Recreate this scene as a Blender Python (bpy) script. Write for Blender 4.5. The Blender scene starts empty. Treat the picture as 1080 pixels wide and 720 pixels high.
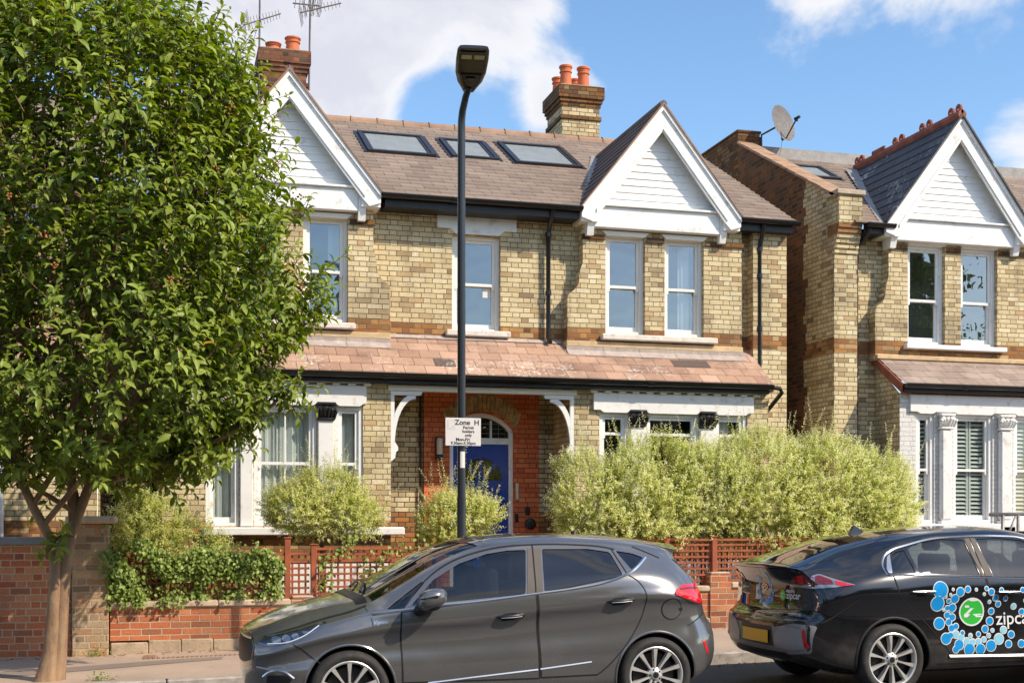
import bpy, bmesh, math, random
import numpy as np
from mathutils import Vector, Matrix, noise
from mathutils.bvhtree import BVHTree
from mathutils.geometry import delaunay_2d_cdt

random.seed(7)
RNG = np.random.default_rng(11)
SC = bpy.context.scene
COL = SC.collection
PI = math.pi
R = math.radians

# ------------------------------------------------------------------ scene layout constants (metres)
# X runs along the street to the right, Y away from the camera, Z up.
YAW = R(15.4)
HCAM = 1.6
Y_KERB, Y_WALL, Y_BAY, Y_MAIN, Y_GAB = 12.5, 15.2, 17.1, 17.8, 17.60
def gz(x): return 0.018 * (x - 1.4)          # the street climbs gently to the right

# ------------------------------------------------------------------ mesh builder
OFF = {}
def box_uv_vec(n):
    if abs(n.z) > 0.985:
        return Vector((1, 0, 0)), Vector((0, 1, 0))
    t = Vector((-n.y, n.x, 0)).normalized()
    return t, n.cross(t)

class MB:
    def __init__(self):
        self.v = []; self.f = []; self.uv = {}; self.mi = {}; self.cur = 0
    def verts(self, pts):
        i = len(self.v); self.v += [tuple(p) for p in pts]; return i
    def face(self, idx, uv=None):
        k = len(self.f); self.f.append(tuple(idx))
        if uv: self.uv[k] = uv
        if self.cur: self.mi[k] = self.cur
    def quad(self, pts, uv=None):
        i = self.verts(pts); self.face(range(i, i + len(pts)), uv)
    def box(self, x0, x1, y0, y1, z0, z1):
        i = self.verts([(x0,y0,z0),(x1,y0,z0),(x1,y1,z0),(x0,y1,z0),(x0,y0,z1),(x1,y0,z1),(x1,y1,z1),(x0,y1,z1)])
        for q in ((0,3,2,1),(4,5,6,7),(0,1,5,4),(1,2,6,5),(2,3,7,6),(3,0,4,7)):
            self.face([i + a for a in q])
    def cbox(self, x0, x1, y0, y1, z0, z1, c=0.006):
        """box with chamfered edges"""
        bm = bmesh.new(); bmesh.ops.create_cube(bm, size=1)
        for v in bm.verts:
            v.co = ((x0+x1)/2 + v.co.x*(x1-x0), (y0+y1)/2 + v.co.y*(y1-y0), (z0+z1)/2 + v.co.z*(z1-z0))
        bmesh.ops.bevel(bm, geom=list(bm.edges), offset=c, segments=1, affect='EDGES', profile=0.5)
        self.add_bm(bm)
    def add_bm(self, bm, mat=None):
        bm.verts.ensure_lookup_table()
        i = self.verts([(mat @ v.co if mat else v.co) for v in bm.verts])
        for f in bm.faces: self.face([i + v.index for v in f.verts])
        bm.free()
    def prism(self, poly, axis, a, b):
        """extrude a 2D polygon: axis 'y' -> poly in (x,z); 'x' -> (y,z); 'z' -> (x,y)"""
        area = sum(poly[k][0]*poly[(k+1)%len(poly)][1]-poly[(k+1)%len(poly)][0]*poly[k][1] for k in range(len(poly)))
        if area < 0: poly = list(reversed(poly))
        def mk(p, t):
            return {'y': (p[0], t, p[1]), 'x': (t, p[0], p[1]), 'z': (p[0], p[1], t)}[axis]
        n = len(poly)
        i = self.verts([mk(p, a) for p in poly] + [mk(p, b) for p in poly])
        flip = (axis == 'y') ^ (a > b)
        f0 = list(range(i, i+n)); f1 = list(range(i+n, i+2*n))
        if not flip:
            self.face(list(reversed(f0))); self.face(f1)
            for k in range(n): self.face([i+k, i+(k+1)%n, i+n+(k+1)%n, i+n+k])
        else:
            self.face(f0); self.face(list(reversed(f1)))
            for k in range(n): self.face([i+k, i+n+k, i+n+(k+1)%n, i+(k+1)%n])
    def tube(self, pts, rad, n=8, cap=True):
        pts = [Vector(p) for p in pts]
        if not hasattr(rad, '__len__'): rad = [rad]*len(pts)
        up = Vector((0, 0, 1)); prev = None; rings = []
        for k, p in enumerate(pts):
            d = (pts[min(k+1, len(pts)-1)] - pts[max(k-1, 0)]).normalized()
            if prev is None:
                a = d.cross(up)
                if a.length < 1e-3: a = d.cross(Vector((1, 0, 0)))
            else:
                a = prev - d*prev.dot(d)
            a.normalize(); prev = a; b = d.cross(a)
            rings.append(self.verts([p + (a*math.cos(t) + b*math.sin(t))*rad[k] for t in [2*PI*j/n for j in range(n)]]))
        for k in range(len(rings)-1):
            for j in range(n):
                self.face([rings[k]+j, rings[k]+(j+1)%n, rings[k+1]+(j+1)%n, rings[k+1]+j])
        if cap:
            self.face([rings[0]+j for j in reversed(range(n))]); self.face([rings[-1]+j for j in range(n)])
    def lathe(self, prof, c, n=24, axis='z'):
        """prof: list of (r, t) revolved about an axis through c"""
        rings = []
        for r, t in prof:
            pts = []
            for j in range(n):
                a = 2*PI*j/n; p, q = r*math.cos(a), r*math.sin(a)
                pts.append({'z': (c[0]+p, c[1]+q, c[2]+t), 'y': (c[0]+p, c[1]+t, c[2]-q), 'x': (c[0]+t, c[1]+p, c[2]+q)}[axis])
            rings.append(self.verts(pts))
        for k in range(len(rings)-1):
            for j in range(n):
                self.face([rings[k]+j, rings[k]+(j+1)%n, rings[k+1]+(j+1)%n, rings[k+1]+j])
    def wall(self, x0, x1, z0, z1, y, holes=(), depth=0.12, back=True):
        """front face at y looking to -Y, rectangular holes with reveals"""
        xs = sorted({x0, x1, *[h[0] for h in holes], *[h[1] for h in holes]})
        zs = sorted({z0, z1, *[h[2] for h in holes], *[h[3] for h in holes]})
        xs = [x for x in xs if x0 <= x <= x1]; zs = [z for z in zs if z0 <= z <= z1]
        for i in range(len(xs)-1):
            for j in range(len(zs)-1):
                cx, cz = (xs[i]+xs[i+1])/2, (zs[j]+zs[j+1])/2
                if any(h[0] < cx < h[1] and h[2] < cz < h[3] for h in holes): continue
                self.quad([(xs[i],y,zs[j]),(xs[i+1],y,zs[j]),(xs[i+1],y,zs[j+1]),(xs[i],y,zs[j+1])])
        for h in holes:
            a, b, c, d = h[:4]; yb = y + depth
            self.quad([(a,y,c),(a,y,d),(a,yb,d),(a,yb,c)]); self.quad([(b,y,d),(b,y,c),(b,yb,c),(b,yb,d)])
            self.quad([(a,y,d),(b,y,d),(b,yb,d),(a,yb,d)]); self.quad([(a,y,c),(a,yb,c),(b,yb,c),(b,y,c)])
    def build(self, name, mats, parent=None, smooth=False, angle=None):
        if not isinstance(mats, (list, tuple)): mats = [mats]
        me = bpy.data.meshes.new(name)
        off = Vector(OFF.get(parent.name, (0, 0, 0))) if parent else Vector((0, 0, 0))
        me.from_pydata(self.v, [], self.f); me.update()
        uvl = me.uv_layers.new(name='UVMap')
        for p in me.polygons:
            e = self.uv.get(p.index)
            if e:
                for li, u in zip(p.loop_indices, e): uvl.data[li].uv = u
            else:
                t, b = box_uv_vec(p.normal)
                for li in p.loop_indices:
                    co = me.vertices[me.loops[li].vertex_index].co
                    uvl.data[li].uv = (co.dot(t), co.dot(b))
            if p.index in self.mi: p.material_index = self.mi[p.index]
        if off.length: me.transform(Matrix.Translation(-off))
        for m in mats: me.materials.append(m)
        if smooth:
            me.polygons.foreach_set('use_smooth', [True]*len(me.polygons))
            if angle: me.set_sharp_from_angle(angle=R(angle))
        o = bpy.data.objects.new(name, me); COL.objects.link(o)
        if parent: o.parent = parent
        OFF[o.name] = tuple(off)
        return o

def tag(o, label=None, cat=None, group=None, kind=None):
    if label: o['label'] = label
    if cat: o['category'] = cat
    if group: o['group'] = group
    if kind: o['kind'] = kind
    return o
def thing(name, loc, label, cat, group=None):
    o = bpy.data.objects.new(name, None); COL.objects.link(o); o.location = loc
    o.empty_display_size = 0.2; OFF[o.name] = tuple(loc)
    return tag(o, label, cat, group)

# ------------------------------------------------------------------ materials
class NT:
    def __init__(self, nt): self.nt = nt
    def n(self, typ, **kw):
        nd = self.nt.nodes.new(typ)
        for k, v in kw.items(): setattr(nd, k, v)
        return nd
    def link(self, a, b): self.nt.links.new(a, b)
    def put(self, sock, v):
        if hasattr(v, 'is_linked') or isinstance(v, bpy.types.NodeSocket): self.link(v, sock)
        else: sock.default_value = v
    def m(self, op, a, b=0.0, c=None, clamp=False):
        nd = self.n('ShaderNodeMath', operation=op, use_clamp=clamp)
        self.put(nd.inputs[0], a)
        self.put(nd.inputs[1], b)
        if c is not None: self.put(nd.inputs[2], c)
        return nd.outputs[0]
    def mix(self, f, a, b, mode='MIX'):
        nd = self.n('ShaderNodeMix', data_type='RGBA', blend_type=mode)
        self.put(nd.inputs[0], f)
        for s, v in ((nd.inputs[6], a), (nd.inputs[7], b)):
            if isinstance(v, tuple): v = (*v[:3], 1)
            self.put(s, v)
        return nd.outputs[2]
    def noise(self, vec, scale, detail=3, rough=0.55, dim='3D'):
        nd = self.n('ShaderNodeTexNoise', noise_dimensions=dim)
        nd.inputs['Scale'].default_value = scale; nd.inputs['Detail'].default_value = detail
        nd.inputs['Roughness'].default_value = rough
        if vec is not None: self.link(vec, nd.inputs['Vector'])
        return nd.outputs['Fac']
    def ramp(self, f, stops, interp='LINEAR'):
        nd = self.n('ShaderNodeValToRGB'); cr = nd.color_ramp; cr.interpolation = interp
        while len(cr.elements) < len(stops): cr.elements.new(0.5)
        for e, (p, c) in zip(cr.elements, stops):
            e.position = p; e.color = (*c[:3], 1) if len(c) >= 3 else (c[0], c[0], c[0], 1)
        self.put(nd.inputs[0], f)
        return nd.outputs[0]
    def rng(self, v, a, b, c=0.0, d=1.0, smooth=True):
        nd = self.n('ShaderNodeMapRange', interpolation_type='SMOOTHSTEP' if smooth else 'LINEAR')
        self.put(nd.inputs[0], v); nd.inputs[1].default_value = a; nd.inputs[2].default_value = b
        nd.inputs[3].default_value = c; nd.inputs[4].default_value = d
        return nd.outputs[0]
    def bump(self, h, dist=0.005, strength=0.6):
        nd = self.n('ShaderNodeBump'); nd.inputs['Strength'].default_value = strength
        nd.inputs['Distance'].default_value = dist; self.link(h, nd.inputs['Height'])
        return nd.outputs[0]

def newmat(name):
    m = bpy.data.materials.new(name); m.use_nodes = True
    t = NT(m.node_tree); b = m.node_tree.nodes['Principled BSDF']
    return m, t, b

def plain(name, col, rough=0.5, metal=0.0, vary=0.15, scale=3.0, coat=0.0, bump=0.0, spec=0.5, dirt=None):
    m, t, b = newmat(name)
    geo = t.n('ShaderNodeTexCoord')
    f = t.noise(geo.outputs['Object'], scale, 5, 0.6)
    hi = tuple(min(1, c*(1+vary)) for c in col); lo = tuple(c*(1-vary) for c in col)
    c = t.ramp(f, [(0.3, lo), (0.7, hi)])
    if dirt:
        d = t.noise(geo.outputs['Object'], scale*2.3, 6, 0.7)
        c = t.mix(t.rng(d, 0.52, 0.75), c, dirt)
    t.link(c, b.inputs['Base Color'])
    b.inputs['Roughness'].default_value = rough; b.inputs['Metallic'].default_value = metal
    b.inputs['Coat Weight'].default_value = coat; b.inputs['Coat Roughness'].default_value = 0.03
    b.inputs['Specular IOR Level'].default_value = spec
    if bump:
        t.link(t.bump(t.noise(geo.outputs['Object'], scale*8, 4), bump, 0.5), b.inputs['Normal'])
    return m

def bond(t, S, H, ch, joint, wob=0.004, vonly=False, seed=0.0):
    """masonry bond on metre UVs: stretchers of length S (and headers H): returns mask (1 = unit), id vector, u, v"""
    uvn = t.n('ShaderNodeUVMap', uv_map='UVMap').outputs[0]
    nz = t.n('ShaderNodeTexNoise'); nz.inputs['Scale'].default_value = 9; nz.inputs['Detail'].default_value = 2
    t.link(uvn, nz.inputs['Vector'])
    sub = t.n('ShaderNodeVectorMath', operation='SUBTRACT'); t.link(nz.outputs['Color'], sub.inputs[0]); sub.inputs[1].default_value = (.5,.5,.5)
    mad = t.n('ShaderNodeVectorMath', operation='MULTIPLY_ADD'); t.link(sub.outputs[0], mad.inputs[0])
    mad.inputs[1].default_value = (wob*2,)*3; t.link(uvn, mad.inputs[2])
    sp = t.n('ShaderNodeSeparateXYZ'); t.link(mad.outputs[0], sp.inputs[0])
    u, v = sp.outputs[0], sp.outputs[1]
    P = S + H
    rowf = t.m('DIVIDE', v, ch); row = t.m('FLOOR', rowf)
    par = t.m('FLOORED_MODULO', row, 2.0)
    wn = t.n('ShaderNodeTexWhiteNoise', noise_dimensions='1D'); t.link(row, wn.inputs['W'])
    jit = t.m('MULTIPLY', wn.outputs['Value'], 0.12)
    xs = t.m('ADD', t.m('ADD', t.m('DIVIDE', u, P), t.m('MULTIPLY', par, 0.5)), jit)
    cell = t.m('FLOOR', xs); fx = t.m('MULTIPLY', t.m('FRACT', xs), P)
    if H > 0:
        isH = t.m('GREATER_THAN', fx, S)
        fs = t.m('SUBTRACT', fx, t.m('MULTIPLY', isH, S))
        w = t.m('ADD', S, t.m('MULTIPLY', isH, H - S))
        dx = t.m('MINIMUM', fs, t.m('SUBTRACT', w, fs))
        cid = t.m('MULTIPLY_ADD', cell, 2.0, isH)
    else:
        dx = t.m('MINIMUM', fx, t.m('SUBTRACT', P, fx)); cid = cell
    fy = t.m('MULTIPLY', t.m('FRACT', rowf), ch)
    dy = t.m('MINIMUM', fy, t.m('SUBTRACT', ch, fy))
    dist = dx if vonly else t.m('MINIMUM', dx, dy)
    mask = t.rng(dist, joint/2 - 0.0022, joint/2 + 0.0022)
    cmb = t.n('ShaderNodeCombineXYZ'); t.link(cid, cmb.inputs[0]); t.link(row, cmb.inputs[1]); cmb.inputs[2].default_value = seed
    return mask, cmb.outputs[0], u, v, uvn

def brick(name, palette, mortar, S=0.218, H=0.106, ch=0.0725, joint=0.011, bands=(), bandpal=None, soot=0.35, seed=0.0, side=None, low=None, wob=.004):
    m, t, b = newmat(name)
    mask, idv, u, v, uvn = bond(t, S, H, ch, joint, wob=wob, seed=seed)
    wn = t.n('ShaderNodeTexWhiteNoise', noise_dimensions='3D'); t.link(idv, wn.inputs['Vector'])
    col = t.ramp(wn.outputs['Value'], palette)
    tc = t.n('ShaderNodeTexCoord'); geo = t.n('ShaderNodeNewGeometry')
    pos = geo.outputs['Position']
    if bands:
        bc = t.ramp(wn.outputs['Value'], bandpal)
        for z0, z1 in bands:
            f = t.m('MULTIPLY', t.m('GREATER_THAN', v, z0), t.m('LESS_THAN', v, z1))
            col = t.mix(f, col, bc)
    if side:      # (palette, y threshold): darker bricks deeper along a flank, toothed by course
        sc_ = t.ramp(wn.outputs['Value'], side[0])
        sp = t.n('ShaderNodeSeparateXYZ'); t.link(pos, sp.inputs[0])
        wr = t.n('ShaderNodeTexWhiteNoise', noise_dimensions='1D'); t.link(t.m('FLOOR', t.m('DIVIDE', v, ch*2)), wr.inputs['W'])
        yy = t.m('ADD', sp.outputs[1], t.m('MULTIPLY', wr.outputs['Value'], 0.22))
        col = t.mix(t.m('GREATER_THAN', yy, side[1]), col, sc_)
    if low:       # (palette, z): different bricks below a height
        lc = t.ramp(wn.outputs['Value'], low[0])
        col = t.mix(t.m('LESS_THAN', v, low[1]), col, lc)
    # in-brick mottling, soot streaks, broad staining
    n1 = t.noise(uvn, 55, 4, 0.65)
    col = t.mix(t.rng(n1, 0.35, 0.75, 0, 0.45), col, (0.30, 0.22, 0.12), 'MULTIPLY')
    n2 = t.noise(pos, 1.1, 6, 0.62)
    col = t.mix(t.rng(n2, 0.45, 0.72, 0, soot), col, (0.10, 0.075, 0.05))
    n3 = t.noise(pos, 4.0, 5, 0.7)
    col = t.mix(t.rng(n3, 0.55, 0.8, 0, soot*0.9), col, (0.08, 0.06, 0.04))
    mp = t.n('ShaderNodeMapping'); mp.inputs['Scale'].default_value = (4.5, 4.5, .45); t.link(pos, mp.inputs[0])
    n4 = t.noise(mp.outputs[0], 1.0, 5, .6)
    col = t.mix(t.rng(n4, .52, .74, 0, soot*.8), col, (.13,.10,.07))
    mo = t.mix(t.noise(uvn, 30, 3), tuple(c*0.7 for c in mortar), tuple(min(1, c*1.2) for c in mortar))
    mo = t.mix(t.rng(n2, 0.45, 0.75, 0, 0.6), mo, (0.08, 0.065, 0.05))
    c = t.mix(mask, mo, col)
    t.link(c, b.inputs['Base Color']); b.inputs['Roughness'].default_value = 0.88
    b.inputs['Specular IOR Level'].default_value = 0.25
    h = t.m('ADD', mask, t.m('MULTIPLY', n1, 0.5))
    t.link(t.bump(h, 0.008, 0.8), b.inputs['Normal'])
    return m

def tiles(name, palette, W, ch, lichen=None, rough=0.8, joint=0.008, seed=0.0, odd=None, stain=0.3):
    m, t, b = newmat(name)
    mask, idv, u, v, uvn = bond(t, W, 0, ch, joint, wob=0.003, vonly=True, seed=seed)
    wn = t.n('ShaderNodeTexWhiteNoise', noise_dimensions='3D'); t.link(idv, wn.inputs['Vector'])
    col = t.ramp(wn.outputs['Value'], palette)
    pos = t.n('ShaderNodeNewGeometry').outputs['Position']
    if odd:   # a few replaced tiles
        col = t.mix(t.m('LESS_THAN', t.m('FRACT', t.m('MULTIPLY', wn.outputs['Value'], 7.13)), odd[1]), col, odd[0])
    n1 = t.noise(pos, 2.2, 6, 0.65); n2 = t.noise(pos, 16, 5, 0.7)
    col = t.mix(t.rng(n1, 0.4, 0.75, 0, stain), col, (0.10, 0.065, 0.05))
    col = t.mix(t.rng(n2, 0.5, 0.8, 0, 0.35), col, (0.14, 0.085, 0.06))
    if lichen:   # (colour, threshold, clump scale)
        a = t.noise(pos, lichen[2], 8, 0.75); bb = t.noise(pos, 1.3, 3, 0.5)
        f = t.rng(t.m('ADD', a, t.m('MULTIPLY', bb, 0.55)), lichen[1], lichen[1]+0.05)
        if len(lichen) > 3:   # only low courses
            zz = t.n('ShaderNodeSeparateXYZ'); t.link(pos, zz.inputs[0])
            f = t.m('MULTIPLY', f, t.rng(zz.outputs[2], lichen[3], lichen[3]+0.25, 1, 0.08))
        col = t.mix(f, col, lichen[0])
    col = t.mix(mask, tuple(0.25*x for x in palette[0][1]), col)
    t.link(col, b.inputs['Base Color']); b.inputs['Roughness'].default_value = rough
    t.link(t.bump(t.m('ADD', mask, t.m('MULTIPLY', n2, 0.4)), 0.006, 0.6), b.inputs['Normal'])
    return m

def glass(name, tint=(0.75,0.8,0.8), base=0.12, rough=0.0, dark=1.0, wav=0.0):
    m, t, b = newmat(name)
    t.nt.nodes.remove(b); out = t.nt.nodes['Material Output']
    tr = t.n('ShaderNodeBsdfTransparent'); tr.inputs[0].default_value = (*[c*dark for c in tint], 1)
    gl = t.n('ShaderNodeBsdfGlossy'); gl.inputs['Roughness'].default_value = rough; gl.inputs[0].default_value = (1, 1, 1, 1)
    fr = t.n('ShaderNodeFresnel'); geo = t.n('ShaderNodeNewGeometry')
    t.link(t.m('MULTIPLY_ADD', geo.outputs['Backfacing'], 1/1.5-1.5, 1.5), fr.inputs[0])
    f = t.m('ADD', fr.outputs[0], base, clamp=True)
    if wav:
        tc = t.n('ShaderNodeTexCoord')
        t.link(t.bump(t.noise(tc.outputs['Object'], 1.7, 2), wav, 0.4), gl.inputs['Normal'])
    mx = t.n('ShaderNodeMixShader'); t.link(f, mx.inputs[0]); t.link(tr.outputs[0], mx.inputs[1]); t.link(gl.outputs[0], mx.inputs[2])
    t.link(mx.outputs[0], out.inputs[0])
    return m

def leafmat(name, stops, rough=0.45, trans=0.3, spec=0.4):
    m, t, b = newmat(name)
    at = t.n('ShaderNodeAttribute', attribute_name='tint')
    col = t.ramp(at.outputs['Fac'], stops)
    geo = t.n('ShaderNodeNewGeometry')
    col = t.mix(t.m('MULTIPLY', geo.outputs['Backfacing'], 0.45), col, tuple(min(1, c*1.15+.02) for c in stops[len(stops)//2][1]))
    t.link(col, b.inputs['Base Color']); b.inputs['Roughness'].default_value = rough
    b.inputs['Specular IOR Level'].default_value = spec
    tl = t.n('ShaderNodeBsdfTranslucent')
    hs = t.n('ShaderNodeHueSaturation'); t.link(col, hs.inputs['Color']); hs.inputs['Value'].default_value = 1.3; hs.inputs['Saturation'].default_value = 1.15
    t.link(hs.outputs[0], tl.inputs[0])
    mx = t.n('ShaderNodeMixShader'); mx.inputs[0].default_value = trans
    out = t.nt.nodes['Material Output']
    t.link(b.outputs[0], mx.inputs[1]); t.link(tl.outputs[0], mx.inputs[2]); t.link(mx.outputs[0], out.inputs[0])
    return m

# ------------------------------------------------------------------ foliage as one mesh of leaf faces
def norm(a): return a/np.maximum(np.linalg.norm(a, axis=-1, keepdims=True), 1e-9)
def leaf_object(name, P, D, N, L, W, T, mat, parent=None, big=False, curl=0.12):
    n = len(P); D = norm(D); S_ = norm(np.cross(D, N)); N = norm(np.cross(S_, D))
    L = L[:, None]; W = W[:, None]
    if big:
        tpl = [(0,0,0),(.30,-.42,.10),(.66,-.36,.06),(1,0,-curl),(.66,.36,.06),(.30,.42,.10),(.5,0,-.02)]
        faces = [(0,1,6),(1,2,6),(2,3,6),(3,4,6),(4,5,6),(5,0,6)]
    else:
        tpl = [(0,0,0),(.45,-.5,.12),(1,0,-curl),(.45,.5,.12)]
        faces = [(0,1,2),(0,2,3)]
    k = len(tpl)
    V = np.empty((n, k, 3))
    for i, (a, s, h) in enumerate(tpl):
        V[:, i] = P + D*(a*L) + S_*(s*W) + N*(h*L)
    F = (np.arange(n)[:, None, None]*k + np.array(faces)[None]).reshape(-1, 3)
    off = np.array(OFF.get(parent.name, (0,0,0))) if parent else np.zeros(3)
    V = V.reshape(-1, 3) - off
    me = bpy.data.meshes.new(name)
    me.vertices.add(len(V)); me.vertices.foreach_set('co', V.astype(np.float32).ravel())
    me.loops.add(F.size); me.loops.foreach_set('vertex_index', F.astype(np.int32).ravel())
    me.polygons.add(len(F)); me.polygons.foreach_set('loop_start', np.arange(0, F.size, 3, dtype=np.int32))
    me.update(calc_edges=True); me.validate()
    at = me.attributes.new('tint', 'FLOAT', 'POINT'); at.data.foreach_set('value', np.repeat(T, k).astype(np.float32))
    me.materials.append(mat)
    o = bpy.data.objects.new(name, me); COL.objects.link(o)
    if parent: o.parent = parent
    OFF[o.name] = tuple(off)
    return o
# ------------------------------------------------------------------ palettes and shared materials
YEL = [(0.0,(0.608,0.479,0.269)),(0.16,(0.784,0.653,0.394)),(0.34,(0.706,0.571,0.331)),(0.50,(0.843,0.734,0.487)),(0.64,(0.647,0.510,0.291)),(0.76,(0.764,0.632,0.373)),(0.86,(0.470,0.367,0.218)),(0.94,(0.627,0.439,0.228)),(1.0,(0.274,0.204,0.124))]
BRN = [(0.0,(0.46,0.20,0.06)),(0.3,(0.26,0.11,0.045)),(0.5,(0.56,0.29,0.10)),(0.7,(0.15,0.075,0.04)),(0.83,(0.50,0.23,0.07)),(0.92,(0.58,0.40,0.20)),(1.0,(0.30,0.15,0.06))]
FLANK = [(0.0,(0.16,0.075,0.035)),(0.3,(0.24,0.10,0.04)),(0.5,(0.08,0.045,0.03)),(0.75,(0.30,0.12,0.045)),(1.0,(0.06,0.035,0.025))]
RED = [(0.0,(0.72,0.175,0.065)),(0.3,(0.80,0.22,0.085)),(0.6,(0.64,0.145,0.055)),(0.85,(0.84,0.28,0.11)),(1.0,(0.50,0.12,0.055))]
WRED = [(0.0,(0.46,0.13,0.06)),(0.3,(0.55,0.19,0.085)),(0.55,(0.38,0.11,0.05)),(0.75,(0.58,0.25,0.12)),(0.9,(0.25,0.09,0.05)),(1.0,(0.50,0.22,0.12))]
STK = [(0.0,(0.56,0.38,0.20)),(0.25,(0.38,0.26,0.16)),(0.45,(0.62,0.43,0.22)),(0.65,(0.28,0.20,0.13)),(0.85,(0.56,0.28,0.13)),(1.0,(0.46,0.36,0.24))]
M = {}
M['yellow'] = brick('yellow_stock_brick', YEL, (0.22,0.165,0.105), joint=0.010, bands=((4.22,4.435),(6.03,6.2)), bandpal=BRN, soot=0.42)
M['yellow_plain'] = brick('yellow_brick_plain', YEL, (0.22,0.17,0.11), joint=0.010, soot=0.45, seed=3.0, low=(BRN, 1.62))
M['porch_brick'] = brick('porch_yellow_brick', [(p, tuple(c*0.95 for c in k)) for p, k in YEL], (0.08,0.06,0.045), soot=0.5, seed=5.0, low=(BRN, 1.75))
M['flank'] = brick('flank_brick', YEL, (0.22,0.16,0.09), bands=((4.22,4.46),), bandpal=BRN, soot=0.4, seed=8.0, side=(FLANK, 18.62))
M['stack_yellow'] = brick('chimney_yellow_brick', YEL, (0.16,0.12,0.08), soot=0.35, seed=9.0)
M['stack_red'] = brick('chimney_red_brick', [(p, tuple(c*.55 for c in k)) for p, k in BRN], (0.06,0.045,0.035), soot=0.75, seed=10.0)
M['chim_red'] = brick('old_red_chimney_brick', [(0,(0.30,0.09,0.045)),(0.35,(0.13,0.05,0.03)),(0.6,(0.36,0.13,0.06)),(1,(0.07,0.04,0.03))], (0.14,0.11,0.085), soot=0.75, seed=11.0)
M['red'] = brick('red_facing_brick', RED, (0.16,0.06,0.035), joint=0.008, soot=0.15, seed=2.0)
M['garden_red'] = brick('garden_wall_red_brick', [(p, tuple(min(1,c*1.12) for c in k)) for p, k in WRED], (0.58,0.44,0.31), H=0, S=0.225, ch=0.075, joint=.012, soot=0.32, wob=.006, seed=4.0)
M['tall_red'] = brick('boundary_wall_red_brick', [(p, tuple(min(1,c*1.25) for c in k)) for p, k in WRED], (0.60,0.46,0.33), ch=0.078, joint=.014, soot=0.3, wob=.006, seed=6.0)
M['pillar'] = brick('weathered_pillar_brick', STK, (0.48,0.38,0.27), ch=0.08, joint=0.018, soot=0.4, wob=.011, seed=7.0)
M['white_brick'] = brick('white_painted_brick', [(0,(0.76,0.76,0.74)),(1,(0.82,0.81,0.79))], (0.66,0.65,0.62), soot=0.06, seed=1.0)
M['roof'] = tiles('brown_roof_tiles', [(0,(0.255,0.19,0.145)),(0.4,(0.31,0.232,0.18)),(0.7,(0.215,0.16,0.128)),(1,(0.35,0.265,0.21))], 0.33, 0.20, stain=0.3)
M['lean'] = tiles('pink_lean_to_tiles', [(0,(0.45,0.27,0.18)),(0.4,(0.54,0.34,0.235)),(0.7,(0.37,0.215,0.145)),(1,(0.59,0.39,0.275))], 0.29, 0.2, lichen=((0.70,0.63,0.56), 0.865, 19.0, 3.70), odd=((0.12,0.085,0.07), 0.03), stain=0.55)
M['lean_b'] = tiles('greyish_lean_to_tiles', [(0,(0.36,0.27,0.22)),(0.5,(0.42,0.32,0.26)),(1,(0.31,0.23,0.19))], 0.32, 0.2, lichen=((0.55,0.48,0.40), 0.95, 6.0), stain=0.45)
M['slate'] = tiles('dark_roof_slates', [(0,(0.045,0.04,0.04)),(0.5,(0.065,0.058,0.056)),(1,(0.035,0.032,0.034))], 0.3, 0.2, lichen=((0.50,0.49,0.44), 0.90, 16.0), rough=0.55)
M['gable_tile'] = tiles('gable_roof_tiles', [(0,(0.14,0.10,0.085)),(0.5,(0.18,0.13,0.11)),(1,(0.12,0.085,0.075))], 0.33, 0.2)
M['ridge'] = plain('ridge_tile_clay', (0.33,0.20,0.13), 0.85, vary=0.3, scale=2, bump=0.01)
M['ridge_red'] = plain('red_ridge_clay', (0.30,0.09,0.055), 0.8, vary=0.35, scale=4, bump=0.01, dirt=(0.10,0.06,0.05))
M['pot'] = plain('chimney_pot_terracotta', (0.62,0.17,0.07), 0.8, vary=0.2, scale=2.5, dirt=(0.38,0.10,0.05))
M['white'] = plain('white_gloss_paint', (0.84,0.83,0.805), 0.42, vary=0.05, dirt=(0.58,0.54,0.47), scale=2.2)
M['white_old'] = plain('white_masonry_paint', (0.80,0.785,0.76), 0.65, vary=0.05, scale=2.5, dirt=(0.50,0.45,0.38), bump=0.004)
M['cream'] = plain('cream_window_paint', (0.82,0.79,0.72), 0.45, vary=0.04, scale=3)
M['stone'] = plain('sandstone_sill', (0.60,0.43,0.24), 0.85, vary=0.18, scale=5, dirt=(0.35,0.27,0.19), bump=0.006)
M['weath_sill'] = plain('weathered_white_sill', (0.72,0.66,0.58), 0.8, vary=0.12, scale=6, dirt=(0.42,0.34,0.27), bump=0.005)
M['black'] = plain('black_gutter_plastic', (0.012,0.012,0.013), 0.28, vary=0.3, scale=6)
M['soffit'] = plain('black_fascia_board', (0.016,0.015,0.015), 0.5, vary=0.4, scale=4)
M['lead'] = plain('lead_flashing', (0.30,0.28,0.265), 0.6, vary=0.2, scale=7, dirt=(0.46,0.42,0.38))
M['flash'] = plain('pinkish_lead_flashing', (0.44,0.36,0.31), 0.7, vary=0.2, scale=7, dirt=(0.58,0.52,0.47))
M['cap_black'] = plain('black_painted_carving', (0.018,0.017,0.018), 0.35, vary=0.2)
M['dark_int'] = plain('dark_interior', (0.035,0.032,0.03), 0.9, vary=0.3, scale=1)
M['room_pale'] = plain('pale_room_wall', (.50,.52,.46), .9, vary=.15, scale=1)
M['sky_blind'] = plain('grey_rooflight_blind', (.34,.37,.38), .8, vary=.1)
M['curtain'] = plain('net_curtain', (0.82,0.83,0.79), 0.9, vary=0.05, scale=5)
M['curtain_d'] = plain('pale_curtain', (0.62,0.66,0.68), 0.9, vary=0.08, scale=3)
M['blind'] = plain('white_shutter_slat', (0.82,0.84,0.78), 0.55, vary=0.03)
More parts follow.
